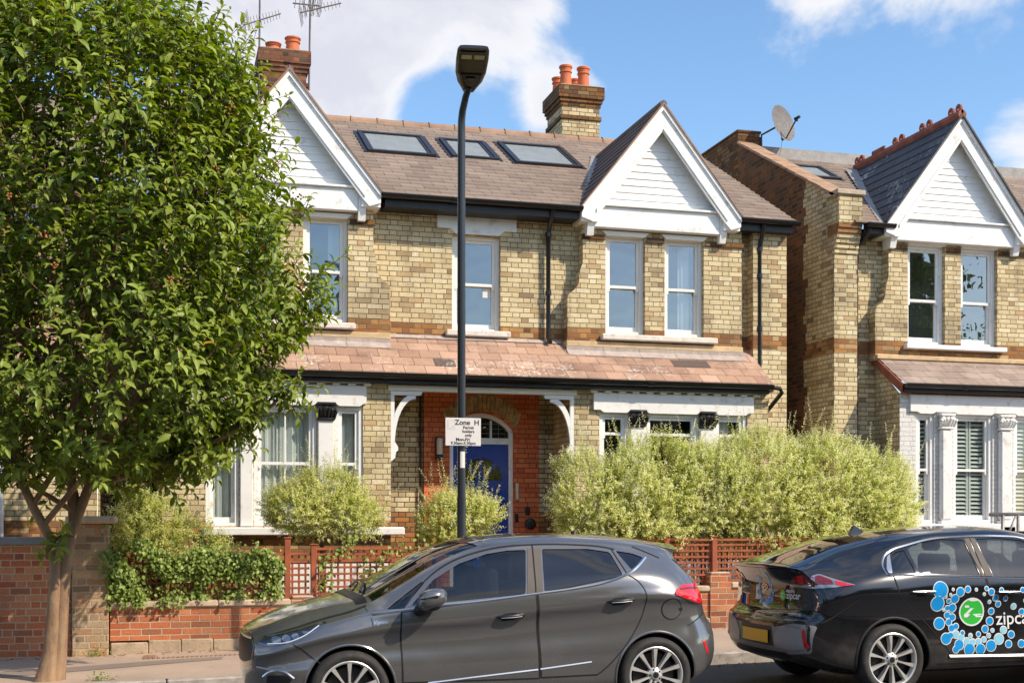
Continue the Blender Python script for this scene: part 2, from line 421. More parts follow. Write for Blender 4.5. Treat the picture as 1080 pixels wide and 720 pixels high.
M['blue'] = plain('blue_door_gloss', (0.012,0.052,0.34), 0.22, vary=0.08, coat=0.6)
M['brass'] = plain('aged_brass', (0.52,0.38,0.16), 0.35, 0.9, vary=0.1)
M['steel'] = plain('brushed_steel', (0.55,0.55,0.54), 0.35, 0.9, vary=0.1)
M['grey_metal'] = plain('dull_grey_metal', (0.30,0.29,0.28), 0.55, 0.5, vary=0.2, scale=6, dirt=(0.20,0.12,0.08))
M['aerial'] = plain('aerial_aluminium', (0.16,0.14,0.14), 0.5, 0.6, vary=0.3, scale=6)
M['dish'] = plain('satellite_dish_grey', (0.34,0.31,0.30), 0.6, vary=0.1, scale=5)
M['velux'] = plain('rooflight_dark_frame', (0.035,0.03,0.03), 0.35, 0.3, vary=0.2)
M['trellis'] = plain('red_brown_woodstain', (0.32,0.085,0.035), 0.7, vary=0.3, scale=5, bump=0.004)
M['coping'] = plain('stone_coping', (0.52,0.41,0.30), 0.9, vary=0.2, scale=5, dirt=(0.25,0.22,0.14), bump=0.008)
M['slate_cope'] = plain('grey_slate_coping', (0.22,0.24,0.25), 0.55, vary=0.15, scale=4)
M['render_low'] = plain('rough_cement_footing', (0.42,0.32,0.22), 0.95, vary=0.25, scale=4, dirt=(0.22,0.17,0.08), bump=0.015)
M['lamp_paint'] = plain('black_lamp_post_paint', (0.016,0.017,0.02), 0.3, vary=0.25, scale=4, coat=0.3)
M['sign_white'] = plain('sign_face', (0.74,0.70,0.66), 0.45, vary=0.04, scale=4)
M['sign_faint'] = plain('sunfaded_print', (0.66,0.62,0.60), 0.5, vary=0.02)
M['ink'] = plain('black_print', (0.03,0.03,0.035), 0.5, vary=0.1)
M['glass_win'] = glass('window_glass', base=0.18, dark=0.85, wav=0.02)
M['glass_low'] = glass('lower_window_glass', base=0.06, dark=0.95, wav=0.02)
M['glass_sky'] = glass('rooflight_glass', (0.42,0.47,0.50), base=0.14)

# ------------------------------------------------------------------ ground
def strip(name, y0, y1, dz, mat, x0=-90, x1=120, n=42, m_=1):
    mb = MB()
    for i in range(n):
        a = x0 + (x1-x0)*i/n; b = x0 + (x1-x0)*(i+1)/n
        mb.quad([(a,y0,gz(a)+dz),(b,y0,gz(b)+dz),(b,y1,gz(b)+dz),(a,y1,gz(a)+dz)])
    return tag(mb.build(name, mat), kind='structure')

def asphalt(name, base, patch=None, chips=(0.2,0.19,0.18), rough=0.85):
    m, t, b = newmat(name)
    pos = t.n('ShaderNodeNewGeometry').outputs['Position']
    n1 = t.noise(pos, 0.7, 6, 0.6); n2 = t.noise(pos, 120, 2, 0.5); n3 = t.noise(pos, 7, 5, 0.7)
    c = t.ramp(n1, [(0.3, tuple(x*0.8 for x in base)), (0.7, tuple(x*1.2 for x in base))])
    c = t.mix(t.rng(n2, 0.56, 0.7, 0, 0.55), c, chips)
    c = t.mix(t.rng(n2, 0.44, 0.3, 0, 0.5), c, tuple(x*0.4 for x in base))
    c = t.mix(t.rng(n3, 0.55, 0.75, 0, 0.35), c, tuple(x*0.55 for x in base))
    t.link(c, b.inputs['Base Color']); b.inputs['Roughness'].default_value = rough
    t.link(t.bump(n2, 0.006, 0.7), b.inputs['Normal'])
    return m
M['road'] = asphalt('road_asphalt', (0.052,0.050,0.050), chips=(0.14,0.13,0.12))
M['pave'] = asphalt('pavement_pinkish_asphalt', (0.47,0.345,0.26), chips=(0.62,0.50,0.40))
M['pave_patch'] = asphalt('pavement_darker_patch', (0.27,0.21,0.17), chips=(0.36,0.30,0.25))
M['kerb'] = plain('granite_kerb', (0.40,0.35,0.30), 0.85, vary=0.25, scale=9, bump=0.01, dirt=(0.20,0.17,0.14))
M['soil'] = plain('garden_soil', (0.09,0.065,0.045), 0.95, vary=0.4, scale=8, bump=0.02)

# one big ground sheet, then the street laid on it
mb = MB()
for i in range(24):
    a = -600 + 50*i; b = a + 50
    mb.quad([(a,-600,gz(max(-90,min(120,a)))-0.03),(b,-600,gz(max(-90,min(120,b)))-0.03),(b,600,gz(max(-90,min(120,b)))-0.03),(a,600,gz(max(-90,min(120,a)))-0.03)])
tag(mb.build('ground', M['soil']), kind='structure')
strip('road', 2.6, Y_KERB+0.02, 0.0, M['road'])
strip('pavement', Y_KERB+0.14, Y_WALL+0.05, 0.12, M['pave'])
strip('pavement', -3.4, 2.46, 0.12, M['pave'])
def kerb(name, y0, y1):
    mb = MB(); x = -40.0
    while x < 60:
        mb.cbox(x+0.004, x+0.906, y0, y1, -0.25, 0.124, 0.014); x += 0.91
    for k, (px, py, pz) in enumerate(mb.v): mb.v[k] = (px, py, pz + gz(px))
    tag(mb.build(name, M['kerb']), kind='structure')
kerb('kerb', Y_KERB, Y_KERB+0.14); kerb('kerb', 2.46, 2.6)
strip('garden_ground', Y_WALL+0.2, 40, 0.16, M['soil'], n=30)
# darker reinstated strip in the pavement
mb = MB()
mb.quad([(x, y, gz(x)+0.124) for x, y in ((-1.6,13.35),(0.30,14.05),(0.62,14.15),(0.66,14.42),(0.20,14.40),(-1.7,13.8))])
tag(mb.build('pavement_patch', M['pave_patch']), kind='structure')
# utility cover with ribbed edge
cv = thing('utility_cover', (0.55,14.7,gz(0.55)+0.12), 'rectangular pale utility cover with ribbed rim set in the pavement by the low wall', 'utility cover')
mb = MB(); mb.box(-0.05,1.17,14.58,14.86,0.10,0.128)
for k, p in enumerate(mb.v): mb.v[k] = (p[0], p[1], p[2]+gz(p[0]))
mb.build('lid', M['pave'], cv)
mb = MB()
for k in range(30):
    x = -0.20 + 1.5*k/29
    mb.box(x, x+0.026, 14.515, 14.575, 0.10, 0.134)
for k in range(7):
    y = 14.58 + 0.04*k
    for x in (-0.20, 1.18): mb.box(x, x+0.13, y, y+0.02, 0.10, 0.134)
for k, p in enumerate(mb.v): mb.v[k] = (p[0], p[1], p[2]+gz(p[0]))
mb.build('rim', M['ridge'], cv)
# ------------------------------------------------------------------ house components
ROOF_K = 0.554
def roof_z(y, z0=6.14, y0=17.4): return z0 + (y-y0)*ROOF_K

def course_roof(name, mat, parent, x0, x1, ye, ze, k, yr, gauge=0.2, th=0.02, skips=(), side=1):
    """lapped courses climbing from the eave (ye, ze) to yr; skips: (xc, half, ytop) gable notches"""
    mb = MB(); L = math.hypot(1, k); n = int((yr-ye)*L/gauge + 0.999); dy = gauge/L
    for c in range(n):
        ya = ye + dy*c; yb = min(yr, ya+dy)
        segs = [(x0, x1)]
        for xc, hw, yt in skips:
            h = hw*(1-(ya-ye)/(yt-ye)) - 0.06
            if h <= 0: continue
            out = []
            for a, b in segs:
                if xc+h <= a or xc-h >= b: out.append((a, b)); continue
                if a < xc-h: out.append((a, xc-h))
                if b > xc+h: out.append((xc+h, b))
            segs = out
        za, zb = ze+(ya-ye)*k, ze+(yb-ye)*k
        for a, b in segs:
            m_ = max(1, int((b-a)/1.3)); v0 = (c+0.06)*0.2; v1 = (c+0.94)*0.2
            for s in range(m_):
                p = a+(b-a)*s/m_; q = a+(b-a)*(s+1)/m_
                mb.quad([(p,ya,za+th),(q,ya,za+th),(q,yb,zb),(p,yb,zb)], [(p,v0),(q,v0),(q,v1),(p,v1)])
                mb.quad([(p,ya,za),(q,ya,za),(q,ya,za+th),(p,ya,za+th)], [(p,v0),(q,v0),(q,v0),(p,v0)])
    return mb.build(name, mat, parent)

def gable_roof(parent, xc, hw, y0, ze, zr, yr, mat, gauge=0.2, th=0.016, ridge=None):
    """two slopes of a small front gable dying into the main roof"""
    o = None
    mb = MB(); L = math.hypot(hw, zr-ze); n = int(L/gauge+0.999)
    for s in (-1, 1):
        nx, nz = s*(zr-ze)/L, hw/L
        for c in range(n):
            f0, f1 = c*gauge/L, min(1, (c+1)*gauge/L)
            pts = []
            for f, t in ((f0, th), (f1, 0)):
                x = xc+s*hw*(1-f); z = ze+(zr-ze)*f; yb = 17.4+(yr-17.4)*f+0.1
                pts.append(((x+nx*t, y0, z+nz*t), (x+nx*t, yb, z+nz*t), yb))
            v0, v1 = (c+.06)*.2, (c+.94)*.2
            q = [pts[0][0], pts[0][1], pts[1][1], pts[1][0]]; uv = [(y0,v0),(pts[0][2],v0),(pts[1][2],v1),(y0,v1)]
            if s > 0: pass
            else: q = [q[1], q[0], q[3], q[2]]; uv = [uv[1], uv[0], uv[3], uv[2]]
            mb.quad(q, uv)
            x = xc+s*hw*(1-f0); z = ze+(zr-ze)*f0
            mb.quad([(x, y0, z), (x+nx*th, y0, z+nz*th), pts[0][1], (x, pts[0][2], z)], [(y0,v0)]*4)
    # soffit underside of the verge
    return mb.build('gable_roof', mat, parent)

def barge(parent, xc, hw, ze, zr, y, clad_z, box_z0, bx0, bx1, wcol=None):
    """white barge boards, recessed lap cladding, boxed fascia with brackets"""
    L = math.hypot(hw, zr-ze); ux, uz = hw/L, (zr-ze)/L      # direction up the left slope is (ux, uz)
    bw = 0.235
    dz = bw/ux     # vertical depth of a raking board
    for s in (-1, 1):
        ex = xc+s*hw; ez = ze
        mb = MB()
        poly = [(xc, zr), (ex, ez), (ex, ez-0.15), (ex-s*0.16, ez-0.20), (ex-s*0.26, ez-dz*0.75+0.19), (xc, zr-dz)]
        mb.prism(poly, 'y', y, y+0.035)
        # raised moulding along top and inner edges of the board
        for o_, w_, pr in ((0.0, 0.045, 0.03), (bw-0.05, 0.035, 0.018)):
            a = (xc - s*0.0, zr - o_/ux); b = (ex, ez - o_/ux + (0.0))
            if o_ > 0: b = (ex-s*0.22, ez+0.22*uz/ux - o_/ux)
            mb.prism([a, b, (b[0], b[1]-w_/ux), (a[0], a[1]-w_/ux)], 'y', y-pr, y-0.001)
        mb.build('barge_board', M['white'], parent)
        # soffit between board and wall
        mb = MB(); yb = y+0.036
        mb.quad([(xc, yb, zr-0.03), (ex, yb, ez-0.03), (ex, Y_MAIN, ez-0.03), (xc, Y_MAIN, zr-0.03)])
        mb.box(min(ex, ex-s*0.26), max(ex, ex-s*0.26), yb, Y_MAIN+0.1, ez-0.20, ez-0.06)
        mb.build('soffit', M['white'], parent)
    # cladding laps
    mb = MB(); yc = y+0.17; zt = zr-dz*0.6; zz = clad_z; lap = 0.105; kx = hw/(zr-ze)
    while zz < zt:
        z1 = min(zz+lap, zt); h0 = max(0.0, (zr-0.06-zz)*kx); h1 = max(0.0, (zr-0.06-z1)*kx)
        mb.quad([(xc-h0,yc-0.014,zz),(xc+h0,yc-0.014,zz),(xc+h1,yc,z1),(xc-h1,yc,z1)])
        mb.quad([(xc-h0,yc,zz),(xc+h0,yc,zz),(xc+h0,yc-0.014,zz),(xc-h0,yc-0.014,zz)])
        zz += lap
    mb.build('lap_cladding', M['white'], parent)
    # box fascia below
    mb = MB(); yf = y+0.09
    mb.cbox(bx0, bx1, yf, Y_MAIN-0.05, box_z0, clad_z-0.035, 0.008)
    mb.cbox(bx0-0.03, bx1+0.03, yf-0.045, Y_MAIN-0.06, clad_z-0.033, clad_z-0.001, 0.006)
    mb.build('fascia', M['white'], parent)
    for s, ex in ((-1, bx0), (1, bx1)):
        mb = MB()
        a, b = (ex-0.105, ex-0.002) if s < 0 else (ex+0.002, ex+0.105)
        mb.prism([(yf-0.05, clad_z-0.04), (yf-0.05, clad_z-0.10), (yf-0.01, clad_z-0.16), (yf-0.01, box_z0+0.02), (yf+0.03, box_z0-0.12), (Y_MAIN-0.1, box_z0-0.12), (Y_MAIN-0.1, clad_z-0.04)], 'x', a, b)
        mb.build('bracket', M['white'], parent)

def pleats(mb, x0, x1, z0, z1, y, amp=0.022, step=0.022, freq=9.0, ph=0.0):
    n = max(2, int((x1-x0)/step)); pr = None
    for i in range(n+1):
        x = x0+(x1-x0)*i/n
        w = amp*math.sin(2*PI*freq*x+ph+1.2*math.sin(3.1*x+ph)) + amp*0.6*math.sin(2*PI*freq*2.3*x)
        cur = ((x, y+w, z0), (x, y+w*0.7, z1))
        if pr: mb.quad([pr[0], cur[0], cur[1], pr[1]])
        pr = cur

def sash_window(parent, x0, x1, z0, z1, y, rail, frame, gl, curtain=None, fw=0.055, sw=0.045, upvc=False, bars=0, fname='window'):
    """y = front of the masonry; frame sits in the reveal"""
    yf = y+0.075
    mb = MB()
    mb.box(x0+0.002, x0+fw, yf, yf+0.11, z0+0.002, z1-0.002); mb.box(x1-fw, x1-0.002, yf, yf+0.11, z0+0.002, z1-0.002)
    mb.box(x0+fw, x1-fw, yf+0.001, yf+0.109, z1-fw, z1-0.002); mb.box(x0+fw, x1-fw, yf+0.001, yf+0.109, z0+0.002, z0+0.05)
    w = mb.build(fname, frame, parent)
    for k, (za, zb, yy) in enumerate(((rail-0.02, z1-fw-0.002, yf+0.028), (z0+0.052, rail+0.02, yf+0.068))):
        mb = MB(); a, b = x0+fw+0.002, x1-fw-0.002
        bot = 0.07 if k == 1 else 0.04
        mb.box(a, a+sw, yy, yy+0.036, za, zb); mb.box(b-sw, b, yy, yy+0.036, za, zb)
        mb.box(a+sw, b-sw, yy+.001, yy+0.035, za, za+bot); mb.box(a+sw, b-sw, yy+.001, yy+0.035, zb-0.04, zb)
        for j in range(bars):
            xb = a+sw+(b-a-2*sw)*(j+1)/(bars+1); mb.box(xb-0.009, xb+0.009, yy+.004, yy+0.03, za+bot, zb-0.04)
        if k == 0:
            for hx in (a, b-0.05): mb.prism([(hx, za), (hx+0.05, za), (hx+0.04, za-0.05), (hx+0.01, za-0.05)], 'y', yy, yy+0.034)
        mb.build('sash', frame, w)
        mb = MB(); mb.quad([(a+sw-.004, yy+.02, za+bot-.004), (b-sw+.004, yy+.02, za+bot-.004), (b-sw+.004, yy+.02, zb-.036), (a+sw-.004, yy+.02, zb-.036)])
        mb.build('pane', gl, w)
    if curtain:
        mb = MB()
        for (c0, c1, mat) in curtain: pleats(mb, x0+(x1-x0)*c0, x0+(x1-x0)*c1, z0+0.03, z1-0.03, yf+0.17, ph=x0*3)
        mb.build('curtain', curtain[0][2], w)
    return w

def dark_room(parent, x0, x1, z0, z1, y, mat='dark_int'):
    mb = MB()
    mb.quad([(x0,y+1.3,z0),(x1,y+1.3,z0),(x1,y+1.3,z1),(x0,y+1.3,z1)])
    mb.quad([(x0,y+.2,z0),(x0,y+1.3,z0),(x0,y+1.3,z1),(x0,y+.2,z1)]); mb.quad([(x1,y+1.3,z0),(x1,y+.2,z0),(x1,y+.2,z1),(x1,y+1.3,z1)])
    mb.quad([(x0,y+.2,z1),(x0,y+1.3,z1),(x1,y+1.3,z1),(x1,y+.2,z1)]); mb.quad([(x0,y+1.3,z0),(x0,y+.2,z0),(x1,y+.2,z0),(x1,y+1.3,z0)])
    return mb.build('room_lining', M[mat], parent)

def gutter(parent, x0, x1, y, z, r=0.058, joints=True):
    mb = MB(); n = 10
    prof = [(-r*math.cos(PI*k/n), -r*math.sin(PI*k/n)) for k in range(n+1)]
    prof = [(-r-0.008, 0.006), (-r-0.008, -0.004)] + prof[1:] + [(r, 0.01)]
    for k in range(len(prof)-1):
        (a, b), (c, d) = prof[k], prof[k+1]
        mb.quad([(x0,y+a,z+b),(x1,y+a,z+b),(x1,y+c,z+d),(x0,y+c,z+d)])
    for x in (x0, x1):
        i = mb.verts([(x, y+a, z+b) for a, b in prof]); mb.face(range(i, i+len(prof)))
    x = x0+1.0
    while joints and x < x1-0.3:
        rr = r+0.009
        pp = [(-rr*math.cos(PI*k/n), -rr*math.sin(PI*k/n)) for k in range(n+1)]
        for k in range(n):
            (a, b), (c, d) = pp[k], pp[k+1]
            mb.quad([(x,y+a,z+b),(x+.07,y+a,z+b),(x+.07,y+c,z+d),(x,y+c,z+d)])
        x += 1.9
    return mb.build('gutter', M['black'], parent, smooth=True, angle=40)

def downpipe(parent, pts, r=0.034, collars=()):
    mb = MB(); mb.tube(pts, r, 10)
    for (x, y, z) in collars: mb.tube([(x,y,z),(x,y,z+0.06)], r+0.012, 10)
    return mb.build('downpipe', M['black'], parent, smooth=True, angle=40)

def rooflight(parent, x0, x1, y0, y1, z0=6.14):
    """rooflight lying on the roof plane, y0/y1 lower and upper edges"""
    k = ROOF_K; L = math.hypot(1, k); up = Vector((0, -k/L, 1/L)); al = Vector((0, 1/L, k/L))
    ln = (y1-y0)*L; o = Vector((x0, y0, roof_z(y0, z0)))
    def p(a, s, h): return o + Vector((a, 0, 0)) + al*s + up*h
    w = x1-x0
    def bar(mb, a0, a1, s0, s1, h0, h1):
        i = mb.verts([p(a0,s0,h0),p(a1,s0,h0),p(a1,s1,h0),p(a0,s1,h0),p(a0,s0,h1),p(a1,s0,h1),p(a1,s1,h1),p(a0,s1,h1)])
        for q in ((0,3,2,1),(4,5,6,7),(0,1,5,4),(1,2,6,5),(2,3,7,6),(3,0,4,7)): mb.face([i+a for a in q])
    mb = MB(); f = 0.058; h = 0.05
    bar(mb, 0, f, 0, ln, 0, h); bar(mb, w-f, w, 0, ln, 0, h); bar(mb, f, w-f, 0, f*1.2, 0, h-.002); bar(mb, f, w-f, ln-f*1.5, ln, 0, h-.002)
    bar(mb, -0.06, -0.003, -0.03, ln+0.05, 0.003, 0.022); bar(mb, w+.003, w+0.06, -0.03, ln+.05, .003, .022)
    r = mb.build('rooflight', M['velux'], parent)
    mb = MB(); bar(mb, f+.002, w-f-.002, f*1.2+.002, f*1.2+.05, h*0.5, h-.012); bar(mb, f+.002, f+.04, f*1.2+.052, ln-f*1.5, h*.5, h-.012); bar(mb, w-f-.04, w-f-.002, f*1.2+.052, ln-f*1.5, h*.5, h-.012)
    mb.build('sash', M['velux'], r)
    mb = MB(); mb.quad([p(f,f,h-.03),p(w-f,f,h-.03),p(w-f,ln-f,h-.03),p(f,ln-f,h-.03)]); mb.build('pane', M['glass_sky'], r)
    mb = MB(); mb.quad([p(f,f,.02),p(w-f,f,.02),p(w-f,ln-f,.02),p(f,ln-f,.02)]); mb.build('blind', M['sky_blind'], r)

def ridge_tiles(parent, x0, x1, y, z, mat, r=0.11, length=0.45):
    mb = MB(); x = x0; n = 7
    while x < x1-0.02:
        e = min(x+length, x1)
        for a0, a1, rr in ((x, e-0.02, r), (e-0.03, e, r+0.016)):
            for k in range(n):
                t0 = PI*k/n; t1 = PI*(k+1)/n
                mb.quad([(a0,y-rr*math.cos(t0),z+rr*math.sin(t0)-.06),(a1,y-rr*math.cos(t0),z+rr*math.sin(t0)-.06),(a1,y-rr*math.cos(t1),z+rr*math.sin(t1)-.06),(a0,y-rr*math.cos(t1),z+rr*math.sin(t1)-.06)])
            i = mb.verts([(a1, y-rr*math.cos(PI*k/n), z+rr*math.sin(PI*k/n)-.06) for k in range(n+1)]); mb.face(range(i, i+n+1))
        x = e
    return mb.build('ridge_tiles', mat, parent)

def carved_capital(mb, x0, x1, y, z0, z1):
    """small leafy bracket capital made of stacked mouldings and scrolls"""
    c = (x0+x1)/2; h = z1-z0
    mb.cbox(x0-0.03, x1+0.03, y-0.05, y+0.06, z1-h*0.17, z1, 0.01)
    mb.cbox(x0-0.02, x1+0.02, y-0.035, y+0.06, z0, z0+h*0.13, 0.01)
    for s in (-1, 1):
        mb.lathe([(0.0,-.03),(0.035,-.03),(0.045,-.015),(0.045,.02),(0.03,.04),(0,.04)], (c+s*(x1-x0)*0.42, y-0.03, z1-h*0.38), 12, 'y')
        for j in range(3):
            xx = c+s*(0.02+0.045*j)
            mb.tube([(xx, y-0.005, z0+h*0.12), (xx+s*0.01, y-0.045, z0+h*0.42), (xx+s*0.02, y-0.07, z0+h*(0.70-0.06*j)), (xx+s*0.015, y-0.085, z0+h*(0.6-0.06*j))], [0.02,0.026,0.02,0.008], 6)
    mb.lathe([(0.0,-.035),(0.03,-.03),(0.036,0),(0.03,.03),(0,.03)], (c, y-0.03, z1-h*0.36), 10, 'y')
    mb.box(x0, x1, y, y+0.05, z0+h*0.1, z1-h*0.1)

# ------------------------------------------------------------------ HOUSE A: the twin-gabled brick house with the blue door
A = thing('brick_house', (4.5, 19.5, 0.1), 'twin-gabled yellow brick house with blue front door and pink tiled lean-to roof', 'house')
AX0, AX1, EAVE = 0.0, 9.2, 6.14
GR, GL = 7.08, 1.66                     # gable centres
wins = {'mid': (4.01,4.73,4.34,5.72)}
# set-back upper wall in strips between the gable blocks
mb = MB(); mb.wall(2.84, 5.92, 3.5, 6.1, Y_MAIN, [wins['mid']], 0.18); mb.build('wall', M['yellow'], A)
mb = MB(); mb.wall(8.45, 8.64, 2.2, 6.1, Y_MAIN); mb.build('wall', M['yellow'], A)
for (x0, x1, holes) in ((5.92, 8.45, [(6.27,6.89,4.36,5.83),(7.20,7.83,4.36,5.83)]), (0.28, 2.84, [(0.93,1.56,4.36,5.83),(1.87,2.49,4.36,5.83)])):
    mb = MB(); mb.wall(x0, x1, 4.1, 6.0, Y_GAB, holes, 0.2)
    for x in (x0, x1): mb.quad([(x,Y_GAB,4.1),(x,Y_MAIN,4.1),(x,Y_MAIN,6.0),(x,Y_GAB,6.0)] if x == x0 else [(x,Y_MAIN,4.1),(x,Y_GAB,4.1),(x,Y_GAB,6.0),(x,Y_MAIN,6.0)])
    mb.build('gable_wall', M['yellow'], A)
# flared brick feet beside the gable blocks
for s, xe in ((-1, 5.92), (1, 2.84)):
    cur = [(0,5.38),(0.03,5.30),(0.05,5.20),(0.055,5.10),(0.09,5.02),(0.15,4.96),(0.21,4.92),(0.235,4.86),(0.235,4.12),(0,4.12)]
    mb = MB(); mb.prism([(xe+s*(a+0.0005), z) for a, z in cur], 'y', Y_GAB, Y_MAIN-0.001); mb.build('flared_pier', M['yellow'], A)
mb = MB(); mb.wall(8.64, AX1, 1.0, 6.08, Y_GAB, (), 0.1); mb.quad([(8.64,Y_MAIN,1.0),(8.64,Y_GAB,1.0),(8.64,Y_GAB,6.08),(8.64,Y_MAIN,6.08)][::-1]); mb.build('corner_pier', M['yellow'], A)
mb = MB(); mb.wall(AX0, 0.28, 1.0, 6.08, Y_GAB); mb.build('corner_pier', M['yellow'], A)
# flanks and rear
mb = MB()
for x, fl in ((AX1, False), (AX0, True)):
    pts = [(x,Y_GAB,0),(x,25.6,0),(x,25.6,6.1),(x,21.5,roof_z(21.5)-.02),(x,17.4+0.28,6.12)]
    mb.quad(pts[::-1] if fl else pts)
mb.quad([(AX1,25.6,0),(AX0,25.6,0),(AX0,25.6,6.1),(AX1,25.6,6.1)])
mb.build('flank_wall', M['yellow_plain'], A)
# corbel bricks at the pier heads
for a, b in ((5.90,6.25),(6.91,7.18),(7.85,8.47),(0.90-.62,.91),(1.58,1.85),(2.51,2.86)):
    mb = MB(); mb.box(a, b, Y_GAB-0.03, Y_GAB+0.02, 5.72, 5.79); mb.build('corbel_course', M['stack_red'], A)
# sandstone string under gable blocks, sills, lintels
for a, b in ((5.66,8.46),(0.26,3.08)):
    mb = MB(); mb.cbox(a, b, Y_GAB-0.03, Y_MAIN, 4.145, 4.235, 0.01); mb.build('string_course', M['stone'], A)
for a, b, y in ((6.19,8.02,Y_GAB),(0.85,2.58,Y_GAB),(3.91,4.86,Y_MAIN)):
    mb = MB(); mb.cbox(a, b, y-0.10, y+0.09, 4.26, 4.345, 0.012); mb.build('sill', M['weath_sill'], A)
mb = MB(); mb.prism([(3.79,6.0),(3.79,5.80),(3.98,5.80),(4.06,5.73),(4.70,5.73),(4.78,5.80),(4.96,5.80),(4.96,6.0)], 'y', Y_MAIN-0.045, Y_MAIN-.001); mb.build('lintel', M['white'], A)
for a, b in ((6.24,6.92),(7.17,7.86),(0.90,1.59),(1.84,2.52)):
    mb = MB(); mb.prism([(a-.03,5.86),(a+0.04,5.795),(b-0.04,5.795),(b+.03,5.86)], 'y', Y_GAB-0.03, Y_GAB+0.09); mb.build('lintel', M['cream'], A)
# upper windows
sash_window(A, *wins['mid'], Y_MAIN, 5.03, M['cream'], M['glass_win'])
sash_window(A, 6.27,6.89,4.36,5.83, Y_GAB, 5.07, M['cream'], M['glass_win'], [(0.04,0.22,M['curtain_d'])])
sash_window(A, 7.20,7.83,4.36,5.83, Y_GAB, 5.07, M['cream'], M['glass_win'], [(0.5,0.78,M['curtain_d'])])
sash_window(A, 1.87,2.49,4.36,5.83, Y_GAB, 5.07, M['cream'], M['glass_win'], [(0.6,0.98,M['curtain_d'])])
sash_window(A, 0.93,1.56,4.36,5.83, Y_GAB, 5.07, M['cream'], M['glass_win'], [(0.0,0.4,M['curtain_d'])])
dark_room(A, 3.5, 5.3, 3.9, 6.0, Y_MAIN+.05); dark_room(A, 6.0, 8.3, 3.9, 6.0, Y_MAIN); dark_room(A, 0.5, 2.8, 3.9, 6.0, Y_MAIN)
mb = MB(); mb.quad([(4.50,Y_MAIN+.155,4.86),(4.62,Y_MAIN+.155,4.86),(4.62,Y_MAIN+.155,5.0),(4.50,Y_MAIN+.155,5.0)]); mb.build('window_notice', M['sign_white'], A)

# roof
course_roof('roof', M['roof'], A, AX0-0.05, AX1+0.06, 17.4, 6.14, ROOF_K, 21.45, skips=((GR,1.24,20.2),(GL,1.24,20.2)))
mb = MB(); mb.quad([(AX0-.05,25.7,6.1),(AX0-.05,21.5,roof_z(21.5)),(AX1+.06,21.5,roof_z(21.5)),(AX1+.06,25.7,6.1)][::-1]); mb.build('rear_roof', M['roof'], A)
ridge_tiles(A, AX0-0.05, AX1+0.06, 21.48, roof_z(21.45)+.02, M['ridge'])
for xc in (GR, GL):
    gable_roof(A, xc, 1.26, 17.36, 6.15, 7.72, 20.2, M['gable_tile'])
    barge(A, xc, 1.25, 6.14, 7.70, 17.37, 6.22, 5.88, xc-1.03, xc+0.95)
    mb = MB()      # verge mortar and lead valley
    for s in (-1, 1):
        mb.quad([(xc+s*1.30,17.39,6.10),(xc+s*1.16,17.39,6.15),(xc-s*0.07,20.25,7.74),(xc+s*0.10,20.3,7.78)] if s > 0 else [(xc+s*1.16,17.39,6.15),(xc+s*1.30,17.39,6.10),(xc+s*0.10,20.3,7.78),(xc-s*0.07,20.25,7.74)])
    mb.build('valley_lead', M['lead'], A)
    mb = MB()
    L = math.hypot(1.25, 1.74)
    for s in (-1, 1):
        ex, ez = xc+s*1.27, 6.145
        mb.prism([(xc, 7.74), (ex, ez), (ex, ez-0.028), (xc, 7.70)], 'y', 17.32, 17.42)
    mb.build('verge', M['ridge'], A)
    mb = MB()
    mb.tube([(xc,17.34,7.715),(xc,20.25,7.72)], 0.055, 8); mb.build('gable_ridge', M['gable_tile'], A, smooth=True, angle=50)
rooflight(A, 3.06, 4.13, 19.47, 20.64); rooflight(A, 4.41, 5.17, 19.53, 20.60); rooflight(A, 5.43, 6.54, 19.46, 20.68)
# small vent above the first rooflight
# eaves boards and gutters
for a, b, g in ((2.98,5.80,(2.92,5.84)), (8.36,9.22,(8.34,9.30))):
    mb = MB(); mb.box(a, b, 17.44, 17.47, 5.97, 6.13); mb.box(a, b, 17.47, Y_MAIN-.003, 5.97, 5.99); mb.build('fascia_board', M['soffit'], A)
    gutter(A, g[0], g[1], 17.375, 6.125)
downpipe(A, [(5.40,17.40,6.07),(5.40,17.42,6.0),(5.43,17.66,5.88),(5.43,17.72,5.8),(5.43,17.72,4.28),(5.43,17.62,4.2)], collars=((5.43,17.72,5.75),(5.43,17.72,4.9)))
downpipe(A, [(8.72,17.40,6.07),(8.72,17.42,6.0),(8.75,17.55,5.86),(8.75,17.61,5.75),(8.75,17.61,3.75),(8.75,17.50,3.68)], collars=((8.75,17.61,5.7),(8.75,17.61,5.3),(8.75,17.61,4.5)))

# lean-to roof
LK = 0.72
course_roof('lean_to_roof', M['lean'], A, -0.05, 8.64, 16.93, 3.61, LK, 17.79, gauge=0.215, th=0.016)
mb = MB()
mb.quad([(8.64,16.93,3.60),(8.64,17.8,4.22),(8.64,17.8,3.5),(8.64,16.93,3.5)][::-1]); mb.build('lean_to_end', M['white_old'], A)
for a, b, y in ((-0.02,3.08,Y_GAB-.035),(5.66,8.48,Y_GAB-.035),(3.1,5.64,Y_MAIN-.012),):
    mb = MB(); n = 5
    for i in range(n):
        p = a+(b-a)*i/n; q = a+(b-a)*(i+1)/n-.006
        yy = y-0.115 if y < Y_MAIN-.02 else y-0.07
        mb.quad([(p,yy,3.61+(yy-16.93)*LK+.024),(q,yy,3.61+(yy-16.93)*LK+.024),(q,y,3.61+(y-16.93)*LK+.03),(p,y,3.61+(y-16.93)*LK+.03)])
        mb.quad([(p,y,3.61+(y-16.93)*LK+.03),(q,y,3.61+(y-16.93)*LK+.03),(q,y-.004,4.15),(p,y-.004,4.15)])
    mb.build('lead_flashing', M['flash'], A)
